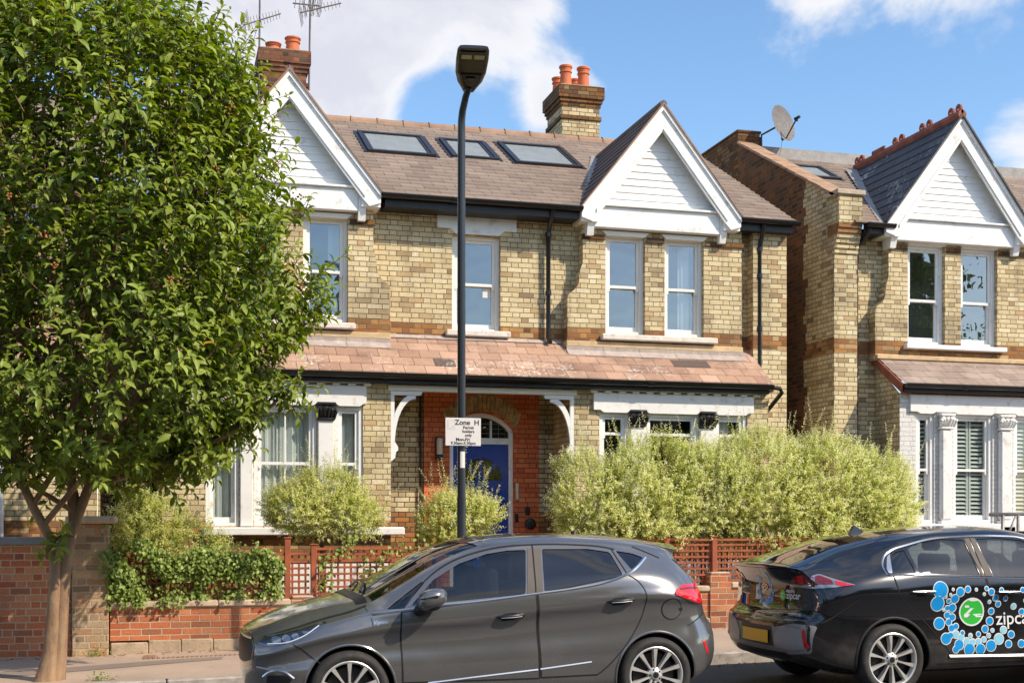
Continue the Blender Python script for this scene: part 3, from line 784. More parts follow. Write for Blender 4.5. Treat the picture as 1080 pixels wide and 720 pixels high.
gutter(A, -0.05, 8.60, 16.885, 3.585, 0.062)
mb = MB(); mb.box(-0.05, 8.58, 16.95, 16.98, 3.47, 3.60); mb.box(-0.05, 8.58, 16.98, Y_BAY-.003, 3.475, 3.49); mb.build('fascia_board', M['soffit'], A)
downpipe(A, [(8.60,16.885,3.56),(8.72,16.9,3.55),(8.80,16.98,3.50),(8.72,17.2,3.3),(8.66,17.5,3.1),(8.66,17.6,2.9),(8.66,17.6,0.4)], 0.032)

# ground-floor bays
def ground_bay(x0, xs, lights, pier, brick_end, mirror=False):
    holes = [(a, b, 1.54, 3.16) for a, b in lights]
    mb = MB(); lo = min(x0, brick_end, *pier); hi = max(x0, brick_end, *pier)
    mb.wall(lo, hi, 1.05, 3.49, Y_BAY, holes, 0.10)
    for x in (lo, hi):
        q = [(x,Y_BAY,0.0),(x,18.1,0.0),(x,18.1,3.49),(x,Y_BAY,3.49)]
        mb.quad(q if x == hi else q[::-1])
    mb.build('bay_wall', M['yellow_plain'], A)
    for a, b, mt in (((lo, 1.40, 'yellow_plain'), (1.402, hi, 'white_old')) if lo < 1 else ((lo, hi, 'white_old'),)):
        mb = MB(); mb.wall(a, b, -0.2, 1.06, Y_BAY-.012); mb.box(a, b, Y_BAY-.012, Y_BAY-.002, 1.04, 1.06); mb.build('plinth', M[mt], A)
    return holes
HB = ground_bay(0.0, None, ((0.55,0.98),(1.17,2.00),(2.24,2.62)), (2.62,3.0), 0.18)
ground_bay(8.64, None, ((6.00,6.45),(6.69,7.53),(7.77,8.30)), (5.62,8.64), 8.64)
for (w, c) in (((0.55,0.98), [(0.05,0.95,M['curtain'])]), ((1.17,2.00), [(0.03,0.97,M['curtain'])]), ((2.24,2.62), [(0.05,0.95,M['curtain'])])):
    sash_window(A, *w, 1.54, 3.16, Y_BAY-0.05, 2.38, M['white'], M['glass_low'], c, bars=1 if w[0] == 1.17 else 0)
for (w, c) in (((6.00,6.45), None), ((6.69,7.53), None), ((7.77,8.30), [(0.1,0.6,M['curtain'])])):
    sash_window(A, *w, 1.54, 3.16, Y_BAY-0.05, 2.86, M['white'], M['glass_low'], c)
dark_room(A, 0.3, 2.9, 1.2, 3.4, Y_BAY+.05); dark_room(A, 5.8, 8.5, 1.2, 3.4, Y_BAY+.05)
for posts in (((0.99,1.16),(2.01,2.23)), ((6.46,6.68),(7.54,7.76))):
    for k, (a, b) in enumerate(posts):
        mb = MB(); top = 3.18 if (k == 0 and a < 2) else 2.96
        mb.cbox(a, b, Y_BAY-0.035, Y_BAY+.02, 1.54, top, 0.01); mb.build('window_post', M['white_old'], A)
        if top < 3:
            mb = MB(); carved_capital(mb, a+.01, b-.01, Y_BAY-0.04, 2.96, 3.20); mb.build('capital', M['cap_black'], A, smooth=True, angle=40)
for a, b, wn_ in ((0.36,2.66,((0.55,0.98),(1.17,2.0),(2.24,2.62))), (5.90,8.38,((6.0,6.45),(6.69,7.53),(7.77,8.30)))):
    poly = [(a,3.43),(a,3.19)]
    for p, q in wn_: poly += [(p+.0,3.19),(p+.05,3.155),(q-.05,3.155),(q,3.19)]
    poly += [(b,3.19),(b,3.43)]
    cl = [poly[0]]
    for p in poly[1:]:
        if math.dist(p, cl[-1]) > 1e-4: cl.append(p)
    mb = MB(); mb.prism(cl, 'y', Y_BAY-0.055, Y_BAY-.002)
    mb.build('lintel', M['white_old'], A)
    mb = MB(); x = a-.05
    mb.box(a-.05, b+.05, Y_BAY-.075, Y_BAY-.002, 3.46, 3.488)
    while x < b+.03: mb.box(x, x+0.10, Y_BAY-.085, Y_BAY-.003, 3.432, 3.459); x += 0.21
    mb.build('dentil_course', M['cream'], A)
for a, b in ((0.50,3.17),(5.75,8.45)):
    mb = MB(); mb.cbox(a, b, Y_BAY-0.13, Y_BAY+.07, 1.42, 1.53, 0.015); mb.build('sill', M['weath_sill'] if a > 3 else M['white_old'], A)

# porch recess
mb = MB(); mb.wall(3.0, 3.648, 0.2, 3.6, 18.1); mb.wall(5.382, 5.62, 0.2, 3.6, 18.1)
mb.quad([(3.0,Y_BAY,3.47),(5.62,Y_BAY,3.47),(5.62,18.1,3.47),(3.0,18.1,3.47)][::-1])
mb.build('porch_wall', M['porch_brick'], A)
# red brick door surround with segmental opening
DX0, DX1, SPR, ARC = 4.03, 5.0, 2.93, 0.26
def arch_pts(x0, x1, zs, rise, n=16):
    w = (x1-x0)/2; r_ = (w*w+rise*rise)/(2*rise); cx = (x0+x1)/2; cz = zs+rise-r_
    a0 = math.acos(w/r_)
    return [(cx+r_*math.cos(PI-a0-(PI-2*a0)*k/n), cz+r_*math.sin(PI-a0-(PI-2*a0)*k/n)) for k in range(n+1)]
ap = arch_pts(DX0, DX1, SPR, ARC)
yr = 18.04
mb = MB()
mb.wall(3.65, DX0, 0.2, 3.5, yr); mb.wall(DX1, 5.38, 0.2, 3.5, yr)
for k in range(len(ap)-1):
    (a, b), (c, d) = ap[k], ap[k+1]
    mb.quad([(a,yr,b),(c,yr,d),(c,yr,3.5),(a,yr,3.5)]); mb.quad([(a,yr,b),(a,yr+.16,b),(c,yr+.16,d),(c,yr,d)])
mb.quad([(DX0,yr,.2),(DX0,yr,SPR),(DX0,yr+.16,SPR),(DX0,yr+.16,.2)]); mb.quad([(DX1,yr,.2),(DX1,yr+.16,.2),(DX1,yr+.16,SPR),(DX1,yr,SPR)])
for x in (3.65, 5.38): mb.quad([(x,yr,.2),(x,18.1,.2),(x,18.1,3.5),(x,yr,3.5)])
mb.build('door_surround', M['red'], A)
# gauged brick arch: one voussoir per mesh island
M['vous'] = plain('arch_voussoir_brick', (0.46,0.30,0.14), 0.85, vary=0.5, scale=9, dirt=(0.16,0.10,0.06))
mb = MB(); api = arch_pts(DX0-.03, DX1+.03, SPR+.03, ARC, 20); apo = arch_pts(DX0-.11, DX1+.11, SPR+.25, ARC+.02, 20)
for k in range(20):
    (a, b), (c, d) = api[k], api[k+1]; (e, f), (g, h) = apo[k], apo[k+1]
    s = .06
    L_ = lambda p, q, t: p+(q-p)*t
    mb.prism([(L_(a,c,s),L_(b,d,s)),(L_(a,c,1-s),L_(b,d,1-s)),(L_(e,g,1-s),L_(f,h,1-s)),(L_(e,g,s),L_(f,h,s))], 'y', yr-0.018, yr+.01)
mb.build('brick_arch', M['vous'], A)
# door frame, fanlight, door
yd = yr+0.06
mb = MB(); n = len(ap)
inn = arch_pts(DX0+.065, DX1-.065, SPR-.01, ARC-.05)
for k in range(n-1):
    mb.prism([ap[k], ap[k+1], inn[k+1], inn[k]], 'y', yd, yd+.08)
for a, b in ((DX0,DX0+.065),(DX1-.065,DX1)): mb.box(a, b, yd, yd+.08, .55, SPR-.012)
mb.box(DX0+.067, DX1-.067, yd+.004, yd+.08, 2.74, 2.83)
for x in (4.36, 4.67): mb.box(x-.014, x+.014, yd+.02, yd+.06, 2.832, SPR+ARC-.10)
df = mb.build('door_frame', M['white'], A)
mb = MB(); i = mb.verts([(x, yd+.05, z) for x, z in inn] + [(DX1-.066, yd+.05, 2.83), (DX0+.066, yd+.05, 2.83)]); mb.face(list(range(i, i+n+2))[::-1]); mb.build('fanlight', M['glass_low'], df)
mb = MB()
for k in range(1, 6):
    x = DX0+.07+(DX1-DX0-.14)*k/6; mb.box(x-.003, x+.003, yd+.044, yd+.049, 2.835, 3.08)
for z in (2.90, 2.97, 3.04): mb.box(DX0+.1, DX1-.1, yd+.044, yd+.049, z-.003, z+.003)
mb.build('leading', M['lead'], df)
mb = MB(); mb.quad([(DX0,yd+.5,.5),(DX1,yd+.5,.5),(DX1,yd+.5,3.3),(DX0,yd+.5,3.3)]); mb.build('hall_lining', M['dark_int'], A)
dx0, dx1 = DX0+.068, DX1-.068
cx = (dx0+dx1)/2
mb = MB(); mb.cbox(dx0, dx1, yd+.03, yd+.075, .60, 2.737, .004)
yp = yd+.03
def panel(x0, x1, z0, z1):
    mb.prism([(x0,z0),(x1,z0),(x1,z0+.02),(x0,z0+.02)], 'y', yp-.012, yp-.0005); mb.prism([(x0,z1-.02),(x1,z1-.02),(x1,z1),(x0,z1)], 'y', yp-.012, yp-.0005)
    mb.prism([(x0,z0+.02),(x0+.02,z0+.02),(x0+.02,z1-.02),(x0,z1-.02)], 'y', yp-.012, yp-.0005); mb.prism([(x1-.02,z0+.02),(x1,z0+.02),(x1,z1-.02),(x1-.02,z1-.02)], 'y', yp-.012, yp-.0005)
    mb.cbox(x0+.045, x1-.045, yp-.010, yp-.0005, z0+.045, z1-.045, .006)
for x0, x1 in ((dx0+.09, cx-.045), (cx+.045, dx1-.09)):
    panel(x0, x1, 1.66, 2.10); panel(x0, x1, .78, 1.50)
# sunburst light rims
fr_, fc = 0.325, (cx, 2.21)
for k in range(24):
    t0, t1 = PI*k/24, PI*(k+1)/24
    mb.prism([(fc[0]+r_*math.cos(t), fc[1]+r_*math.sin(t)) for r_, t in ((fr_,t0),(fr_+.028,t0),(fr_+.028,t1),(fr_,t1))], 'y', yp-.014, yp-.0005)
mb.box(fc[0]-fr_-.028, fc[0]+fr_+.028, yp-.014, yp-.0005, fc[1]-.03, fc[1]-.002)
for ang in (45, 90, 135):
    t = R(ang); c_, s_ = math.cos(t), math.sin(t); w_ = .02
    mb.prism([(fc[0]-s_*w_, fc[1]+c_*w_+.002), (fc[0]+s_*w_, fc[1]-c_*w_+.002), (fc[0]+c_*fr_+s_*w_, fc[1]+s_*fr_-c_*w_), (fc[0]+c_*fr_-s_*w_, fc[1]+s_*fr_+c_*w_)], 'y', yp-.0135, yp-.001)
for k in range(10):
    t0, t1 = PI*k/10, PI*(k+1)/10
    mb.prism([(fc[0], fc[1])]+[(fc[0]+.085*math.cos(t), fc[1]+.085*math.sin(t)) for t in (t0, t1)], 'y', yp-.0125, yp-.001)
door = mb.build('front_door', M['blue'], A)
M['door_glass'] = plain('dark_leaded_glass', (0.02,0.025,0.015), 0.06, vary=0.8, scale=12, spec=0.9)
mb = MB()
i = mb.verts([(fc[0]+fr_*math.cos(PI*k/24), yp-.004, fc[1]+fr_*math.sin(PI*k/24)) for k in range(25)]); mb.face(list(range(i, i+25))[::-1])
mb.build('sunburst_light', M['door_glass'], door)
mb = MB(); mb.cbox(dx1-.085, dx1-.045, yp-.022, yp-.001, 1.72, 1.86, .006); mb.lathe([(0,-.05),(.022,-.045),(.026,-.03),(.012,-.02),(.012,0)], (dx1-.065,yp-.022,1.79), 14, 'y'); mb.build('lock', M['brass'], door, smooth=True, angle=40)
mb = MB(); mb.cbox(cx-.13, cx+.13, yp-.014, yp-.001, 1.53, 1.60, .005); mb.build('letter_plate', M['brass'], door)
mb = MB(); mb.box(3.6, 5.4, 17.2, 18.2, .1, .58); mb.box(3.9, 5.1, 16.9, 17.2, .1, .40); mb.build('porch_step', M['coping'], A)
# keypad entries on the right reveal and the bracket timber
mb = MB(); mb.cbox(5.02, 5.065, yr-.03, yr-.001, 1.92, 2.17, .006); mb.build('intercom', M['steel'], A)
mb = MB(); mb.cbox(5.01, 5.06, yr-.03, yr-.001, 1.60, 1.72, .01); mb.cbox(5.17, 5.24, yr-.03, yr-.001, 1.70, 1.82, .01); mb.build('bell_push', M['cap_black'], A)
mb = MB(); mb.lathe([(0,-.02),(.05,-.02),(.075,-.012),(.085,0),(.085,.02)], (5.25,yr-.021,1.57), 20, 'y'); mb.build('door_chime', M['cap_black'], A, smooth=True, angle=40)
mb = MB(); mb.cbox(2.96, 5.66, Y_BAY-.02, Y_BAY+.08, 3.385, 3.468, .01); mb.build('porch_beam', M['cream'], A)
mb = MB(); mb.tube([(3.60,18.05,.3),(3.60,18.05,3.45)], .018, 8); mb.build('cable_duct', M['dark_int'], A)
def bracket(x, s):
    pts = []
    outer = [(0,3.38),(0.44,3.38),(0.42,3.33),(0.36,3.31),(0.35,3.25),(0.30,3.22)]
    arc_ = [(0.30-0.225*math.sin(R(t)), 2.70+0.52*math.cos(R(t))) for t in range(8, 90, 8)]
    tail = [(0.075,2.66),(0.10,2.62),(0.10,2.57),(0.075,2.55),(0.06,2.47),(0.0,2.42)]
    poly = [(x+s*a, z) for a, z in outer+arc_+tail]
    inner = [(x+s*a, z) for a, z in ((0.055,3.32),(0.055,2.95),(0.10,3.06),(0.19,3.19),(0.29,3.27),(0.30,3.32))]
    mb = MB()
    # board with a cut-out: stitched as a spandrel ring
    mb.prism([(x, 3.38), (x+s*.44, 3.38), (x+s*.42, 3.33), (x, 3.325)], 'y', Y_BAY+.0, Y_BAY+.055)
    mb.prism([(x, 3.324), (x+s*.05, 3.324), (x+s*.05, 2.70), (x+s*.075, 2.66), (x+s*.10, 2.62), (x+s*.10, 2.57), (x+s*.07, 2.55), (x+s*.06, 2.47), (x, 2.42)], 'y', Y_BAY+.001, Y_BAY+.054)
    for k in range(10):
        t0, t1 = R(90*k/10), R(90*(k+1)/10)
        q = []
        for t, rx, rz in ((t0,.29,.62),(t1,.29,.62),(t1,.36,.70),(t0,.36,.70)):
            q.append((x+s*(.345-rx*math.cos(t)), 2.66+rz*math.sin(t)))
        q = [(xx if s*(xx-x) > 0.0505 else x+s*.0505, min(zz, 3.323)) for xx, zz in q]
        if abs(q[0][0]-q[3][0])+abs(q[1][0]-q[2][0]) < 1e-4: continue
        mb.prism(q, 'y', Y_BAY+.002, Y_BAY+.053)
    mb.build('porch_bracket', M['white'], A)
bracket(3.001, 1); bracket(5.619, -1)

# chimneys
def stack(parent, x0, x1, y0, y1, z0, z1, mat, cap, pots, plain_to=None):
    mb = MB(); mb.box(x0, x1, y0, y1, z0, z1-0.36); ch = mb.build('chimney', mat, parent)
    mb = MB()
    for k, (a, b, e) in enumerate(((z1-.36,z1-.29,.02),(z1-.29,z1-.22,.045),(z1-.22,z1-.001,.075))): mb.box(x0-e, x1+e, y0-e, y1+e, a+.0005*k, b)
    mb.box(x0-.03, x1+.03, y0-.03, y1+.03, z1-.60, z1-.53)
    mb.build('corbelled_head', cap, ch)
    mb = MB(); mb.box(x0-.02, x1+.02, y0-.02, y1+.02, z1+.0005, z1+.03); mb.build('flaunching', M['render_low'], ch)
    for (px, py, r, h) in pots:
        mb = MB(); mb.lathe([(r*.95,0),(r*.98,h*.1),(r*.84,h*.62),(r*.86,h*.66),(r*1.0,h*.68),(r*1.0,h*.72),(r*.88,h*.75),(r*.92,h*.86),(r*1.06,h*.9),(r*1.08,h*.97),(r*.98,h),(r*.8,h),(r*.75,h*.5)], (px,py,z1+.02), 20); mb.build('chimney_pot', M['pot'], ch, smooth=True, angle=35)
    return ch
c2 = stack(A, 7.0, 7.72, 22.0, 22.9, 7.6, 9.52, M['stack_yellow'], M['stack_red'], ((7.13,22.18,.115,.40),(7.47,22.18,.115,.40),(7.13,22.66,.11,.34),(7.47,22.66,.11,.34)))
c1 = stack(A, 1.64, 2.38, 21.9, 22.8, 7.6, 9.62, M['chim_red'], M['chim_red'], ((1.84,22.1,.13,.15),(2.17,22.1,.13,.28),(1.84,22.6,.12,.22)))

# ------------------------------------------------------------------ HOUSE B: right-hand house
B = thing('brick_house', (14.5, 19.5, 0.2), 'right-hand yellow brick house with dark slate gable, red crested ridge and white painted bay', 'house')
BX0, BX1, BG = 10.01, 19.2, 12.10
mb = MB(); mb.wall(10.41, 10.96, 0.2, 6.2, Y_MAIN); mb.build('wall', M['yellow'], B)
mb = MB(); mb.wall(13.55, BX1, 3.5, 6.2, Y_MAIN); mb.build('wall', M['yellow'], B)
mb = MB(); holes = [(11.30,11.97,4.40,5.96),(12.26,12.93,4.40,5.96)]
mb.wall(10.96, 13.55, 4.1, 6.15, Y_GAB, holes, 0.2); mb.quad([(10.96,Y_MAIN,4.1),(10.96,Y_GAB,4.1),(10.96,Y_GAB,6.15),(10.96,Y_MAIN,6.15)][::-1]); mb.build('gable_wall', M['yellow'], B)
cur = [(0,5.42),(0.03,5.34),(0.05,5.24),(0.055,5.14),(0.09,5.06),(0.15,5.0),(0.21,4.96),(0.235,4.90),(0.235,4.12),(0,4.12)]
mb = MB(); mb.prism([(10.96-a-.0005, z) for a, z in cur], 'y', Y_GAB, Y_MAIN-.001); mb.build('flared_pier', M['yellow'], B)
# party pier with corbelled head
mb = MB(); mb.wall(BX0, 10.41, 0.2, 5.75, Y_GAB); mb.quad([(10.41,Y_GAB,.2),(10.41,Y_MAIN,.2),(10.41,Y_MAIN,5.75),(10.41,Y_GAB,5.75)])
for k in range(6):
    z = 5.75+.075*k; e = .035*(k+1); mb.box(BX0-.004, 10.41, Y_GAB-e*.7, Y_MAIN, z+.0004, z+.075)
mb.box(BX0-.004, 10.41, Y_GAB-.15, Y_MAIN+.05, 6.201, 6.62)
mb.build('corner_pier', M['yellow'], B)
mb = MB(); mb.cbox(BX0-.05, 10.45, Y_GAB-.19, Y_MAIN, 6.622, 6.70, .01); mb.build('pier_cap', M['coping'], B)
# flank with raking parapet
mb = MB()
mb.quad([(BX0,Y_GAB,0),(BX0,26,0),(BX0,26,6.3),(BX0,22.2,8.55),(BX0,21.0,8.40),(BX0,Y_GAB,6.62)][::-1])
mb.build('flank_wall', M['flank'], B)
mb = MB(); k_ = (8.40-6.62)/(21.0-Y_GAB)
mb.quad([(BX0,Y_GAB,6.621),(10.26,Y_GAB,6.621),(10.26,21.0,8.40),(BX0,21.0,8.40)]); mb.quad([(10.26,Y_GAB,6.0),(10.26,21,7.9),(10.26,21,8.40),(10.26,Y_GAB,6.621)]); mb.build('parapet', M['yellow_plain'], B)
mb = MB(); p = 17.5
while p < 20.9:
    q = min(p+.42, 20.95); za = 6.63+(p-Y_GAB)*k_; zb = 6.63+(q-.01-Y_GAB)*k_
    i = mb.verts([(BX0-.05,p,za+.01),(10.29,p,za+.01),(10.29,q-.01,zb+.01),(BX0-.05,q-.01,zb+.01),(BX0-.05,p,za+.06),(10.29,p,za+.06),(10.29,q-.01,zb+.05),(BX0-.05,q-.01,zb+.05)])
    for f in ((0,3,2,1),(4,5,6,7),(0,1,5,4),(1,2,6,5),(2,3,7,6),(3,0,4,7)): mb.face([i+a for a in f])
    p = q
mb.build('parapet_coping', plain('orange_clay_coping', (0.40,0.25,0.16), 0.9, vary=.3, scale=6, dirt=(0.50,0.27,0.07)), B)
mb = MB(); mb.box(BX0-.002, 10.44, 21.0, 24.2, 7.6, 8.62); mb.box(BX0-.02, 10.46, 20.98, 24.2, 8.621, 8.66); mb.build('chimney', M['stack_red'], B)
course_roof('roof', M['roof'], B, 10.27, BX1, 17.4, 6.2, ROOF_K, 21.1, skips=((BG,1.33,20.45),))
mb = MB(); mb.box(10.43, BX1, 21.05, 25, 8.15, 8.42); mb.build('roof_upstand', M['lead'], B)
gable_roof(B, BG, 1.33, 17.36, 6.23, 7.98, 20.45, M['slate'], gauge=.23, th=.012)
barge(B, BG, 1.32, 6.22, 7.96, 17.37, 6.34, 5.98, BG-1.08, BG+1.04)
mb = MB(); mb.tube([(BG,17.33,7.985),(BG,20.5,7.985)], .075, 8)
mb.prism([(17.33,8.0),(20.5,8.0),(20.5,8.06),(17.33,8.06)], 'x', BG-.02, BG+.02)
mb.build('gable_ridge', M['ridge_red'], B, smooth=True, angle=40)
for y in (17.42,17.62,18.22,18.42,19.02,19.22,20.3,20.45):
    mb = MB(); n = 14
    for k in range(n):
        t0, t1 = 2*PI*k/n, 2*PI*(k+1)/n
        mb.prism([(y+r_*math.cos(t), 8.10+r_*math.sin(t)) for r_, t in ((.03,t0),(.07,t0),(.07,t1),(.03,t1))], 'x', BG-.018, BG+.018)
    mb.build('ridge_crest', M['ridge_red'], B)
mb = MB(); mb.cbox(BG-.02, BG+.02, 19.55, 19.95, 8.06, 8.13, .008); mb.build('ridge_crest', M['ridge_red'], B)
mb = MB(); mb.prism([(BG, 8.0), (BG+1.34, 6.225), (BG+1.34, 6.19), (BG, 7.955)], 'y', 17.31, 17.42); mb.prism([(BG, 8.0), (BG-1.34, 6.225), (BG-1.34, 6.19), (BG, 7.955)], 'y', 17.31, 17.42); mb.build('verge', M['slate'], B)
mb = MB()
mb.quad([(BG-1.18,17.39,6.21),(BG-1.42,17.39,6.21),(BG-.22,20.5,7.97),(BG+.04,20.45,7.97)])
mb.build('valley_lead', M['lead'], B)
rooflight(B, 10.64, 11.40, 19.80, 20.55, 6.2)
mb = MB(); mb.box(10.44, 10.95, 17.44, 17.47, 6.05, 6.19); mb.box(10.44,10.95,17.47,Y_MAIN-.003,6.05,6.07); mb.box(13.45, BX1, 17.44, 17.47, 6.05, 6.19); mb.build('fascia_board', M['soffit'], B)
gutter(B, 10.44, 10.93, 17.375, 6.185, joints=False); gutter(B, 13.45, BX1, 17.375, 6.185)
downpipe(B, [(10.50,17.39,6.12),(10.50,17.42,6.05),(10.47,17.68,5.9),(10.47,17.74,5.8),(10.47,17.74,0.4)], collars=((10.47,17.74,5.7),(10.47,17.74,4.33),(10.47,17.74,2.8)))
sash_window(B, *holes[0], Y_GAB, 5.10, M['white'], M['glass_win']); sash_window(B, *holes[1], Y_GAB, 5.10, M['white'], M['glass_win'])
dark_room(B, 11.0, 13.3, 4.0, 6.1, Y_MAIN, 'room_pale')
mb = MB(); mb.cbox(11.22, 13.05, Y_GAB-.1, Y_GAB+.09, 4.31, 4.385, .01); mb.build('sill', M['white'], B)
mb = MB(); mb.cbox(10.74, 13.8, Y_GAB-.03, Y_MAIN, 4.14, 4.21, .01); mb.build('string_course', M['stone'], B)
for a, b in ((11.27,12.0),(12.23,12.96)):
    mb = MB(); mb.prism([(a-.03,6.03),(a+.04,5.955),(b-.04,5.955),(b+.03,6.03)], 'y', Y_GAB-.03, Y_GAB+.09); mb.build('lintel', M['white'], B)
for a, b in ((10.94,11.28),(11.99,12.24),(12.95,13.56)):
    mb = MB(); mb.box(a, b, Y_GAB-.03, Y_GAB+.02, 5.86, 5.93); mb.build('corbel_course', M['stack_red'], B)
# bay
bxl = 10.84
lts = ((11.12,11.44),(11.78,12.48),(12.86,13.3))
mb = MB(); mb.wall(bxl, BX1, 0.2, 3.56, Y_BAY, [(a,b,1.58,3.26) for a, b in lts], .1); mb.build('bay_wall', M['white_brick'], B)
mb = MB(); mb.quad([(bxl,Y_BAY+.001,.2),(bxl,Y_MAIN,.2),(bxl,Y_MAIN,4.1),(bxl,Y_BAY+.001,3.56)][::-1]); mb.build('bay_flank', M['yellow_plain'], B)
mb = MB(); mb.wall(bxl+.002, BX1, 3.561, 3.64, Y_BAY-.02); mb.box(bxl, BX1, Y_BAY-.02, Y_BAY, 3.555, 3.562); mb.build('brick_band', M['red'], B)
for (a, b) in lts:
    w = sash_window(B, a, b, 1.58, 3.26, Y_BAY-.05, 2.40, M['white'], M['glass_low'])
    mb = MB(); pans = [(a+.05, (a+b)/2-.01), ((a+b)/2+.01, b-.05)] if b-a > .6 else [(a+.05, b-.05)]
    for p0, p1 in pans:
        for e in (p0, p1-.03): mb.box(e, e+.03, Y_BAY+.12, Y_BAY+.15, 1.64, 3.2)
        z = 1.68
        while z < 3.18:
            mb.quad([(p0+.03, Y_BAY+.115, z),(p1-.03, Y_BAY+.115, z),(p1-.03, Y_BAY+.155, z+.042),(p0+.03, Y_BAY+.155, z+.042)]); z += .064
    mb.build('shutter', M['blind'], w)
dark_room(B, 11.0, 13.6, 1.3, 3.5, Y_BAY+.15)
for a, b in ((11.51,11.71),(12.56,12.78)):
    mb = MB(); mb.cbox(a, b, Y_BAY-.09, Y_BAY-.001, 1.62, 3.02, .03); mb.cbox(a-.03, b+.03, Y_BAY-.12, Y_BAY-.002, 1.44, 1.53, .01); mb.cbox(a-.02, b+.02, Y_BAY-.105, Y_BAY-.002, 1.531, 1.619, .01); mb.build('column', M['white_old'], B)
    mb = MB(); carved_capital(mb, a, b, Y_BAY-.08, 3.02, 3.26); mb.build('capital', M['white_old'], B, smooth=True, angle=40)
poly = [(11.0,3.54),(11.0,3.285)]
for p, q in lts: poly += [(p,3.285),(p+.05,3.255),(q-.05,3.255),(q,3.285)]
poly += [(14.5,3.285),(14.5,3.54)]
mb = MB(); mb.prism(poly, 'y', Y_BAY-.05, Y_BAY-.002); mb.build('lintel', M['white_old'], B)
mb = MB(); mb.cbox(11.0, 14.5, Y_BAY-.12, Y_BAY+.05, 1.44, 1.57, .012); mb.build('sill', M['white_old'], B)
course_roof('lean_to_roof', M['lean_b'], B, 10.80, BX1, 16.93, 3.70, LK-.08, 17.79, gauge=.215, th=.012)
mb = MB(); mb.prism([(16.93,3.69),(17.79,4.24),(17.79,4.10),(16.97,3.56)], 'x', 10.77, 10.80); mb.build('verge', M['ridge_red'], B)
gutter(B, 10.80, BX1, 16.885, 3.68, .06); mb = MB(); mb.box(10.82, BX1, 16.95, 16.98, 3.56, 3.69); mb.build('fascia_board', M['soffit'], B)

# ------------------------------------------------------------------ HOUSE C: neighbour mostly behind the street tree
Cc = thing('brick_house', (-5, 19.5, 0), 'left-hand yellow brick house almost wholly hidden behind the street tree', 'house')
mb = MB(); mb.wall(-9.8, -0.8, 3.5, 6.1, Y_MAIN, [(-3.2,-2.5,4.4,5.8),(-2.2,-1.5,4.4,5.8)], .2); mb.quad([(-.8,Y_BAY,0),(-.8,25.6,0),(-.8,25.6,6.1),(-.8,21.5,8.4),(-.8,17.4,6.12),(-.8,17.4,3.6)]); mb.build('wall', M['yellow'], Cc)
mb = MB(); mb.wall(-9.8, -.8, 0, 3.5, Y_BAY, [(-6.4,-4.5,1.5,3.1)], .12); mb.build('bay_wall', M['yellow_plain'], Cc)
for w in ((-3.2,-2.5,4.4,5.8),(-2.2,-1.5,4.4,5.8)): sash_window(Cc, *w, Y_MAIN, 5.05, M['cream'], M['glass_win'])
sash_window(Cc, -6.4,-4.5,1.5,3.1, Y_BAY, 2.4, M['white'], M['glass_low'])
dark_room(Cc, -3.6, -1.2, 3.9, 6, Y_MAIN); dark_room(Cc, -6.6, -4.2, 1.2, 3.4, Y_BAY)
course_roof('roof', M['roof'], Cc, -9.8, -.75, 17.4, 6.14, ROOF_K, 21.45); course_roof('lean_to_roof', M['lean'], Cc, -9.8, -.75, 16.93, 3.61, LK, 17.79, gauge=.215)
gutter(Cc, -9.8, -.75, 17.375, 6.125); gutter(Cc, -9.8, -.75, 16.885, 3.585)
mb = MB(); mb.tube([(-1.95,17.0,0.2),(-1.95,17.0,3.5)], .04, 10); mb.build('downpipe', M['white'], Cc, smooth=True)

mb = MB(); mb.wall(-.8, 0, 0.1, 6.4, 19.4, [(-.72,-.06,.3,2.3)], .1); mb.build('link_wall', M['porch_brick'], Cc)
mb = MB(); mb.cbox(-.715, -.065, 19.46, 19.5, .3, 2.295, .01)
for z in (.5, 1.25, 2.05): mb.box(-.70, -.08, 19.44, 19.459, z, z+.09)
mb.build('side_gate', M['soffit'], Cc)
# ------------------------------------------------------------------ garden walls, pillar, trellis
def text_faces(s, size, align='LEFT', bold=0.0, width=1.0):
    """flat glyph triangles of a string in (x, y) with the baseline at 0"""
    cu = bpy.data.curves.new('glyphs', 'FONT'); cu.body = s; cu.size = size; cu.align_x = align; cu.offset = bold; cu.resolution_u = 4
    o = bpy.data.objects.new('glyphs', cu); COL.objects.link(o)
    me = bpy.data.meshes.new_from_object(o.evaluated_get(bpy.context.evaluated_depsgraph_get()))
    V = [(v.co.x*width, v.co.y) for v in me.vertices]; F = [tuple(p.vertices) for p in me.polygons]
    COL.objects.unlink(o); bpy.data.objects.remove(o); bpy.data.curves.remove(cu); bpy.data.meshes.remove(me)
    return V, F
def put_text(mb, s, size, ox, oz, y, **kw):
    V, F = text_faces(s, size, **kw)
    i = mb.verts([(ox+a, y, oz+b) for a, b in V])
    for f in F: mb.face([i+k for k in f])

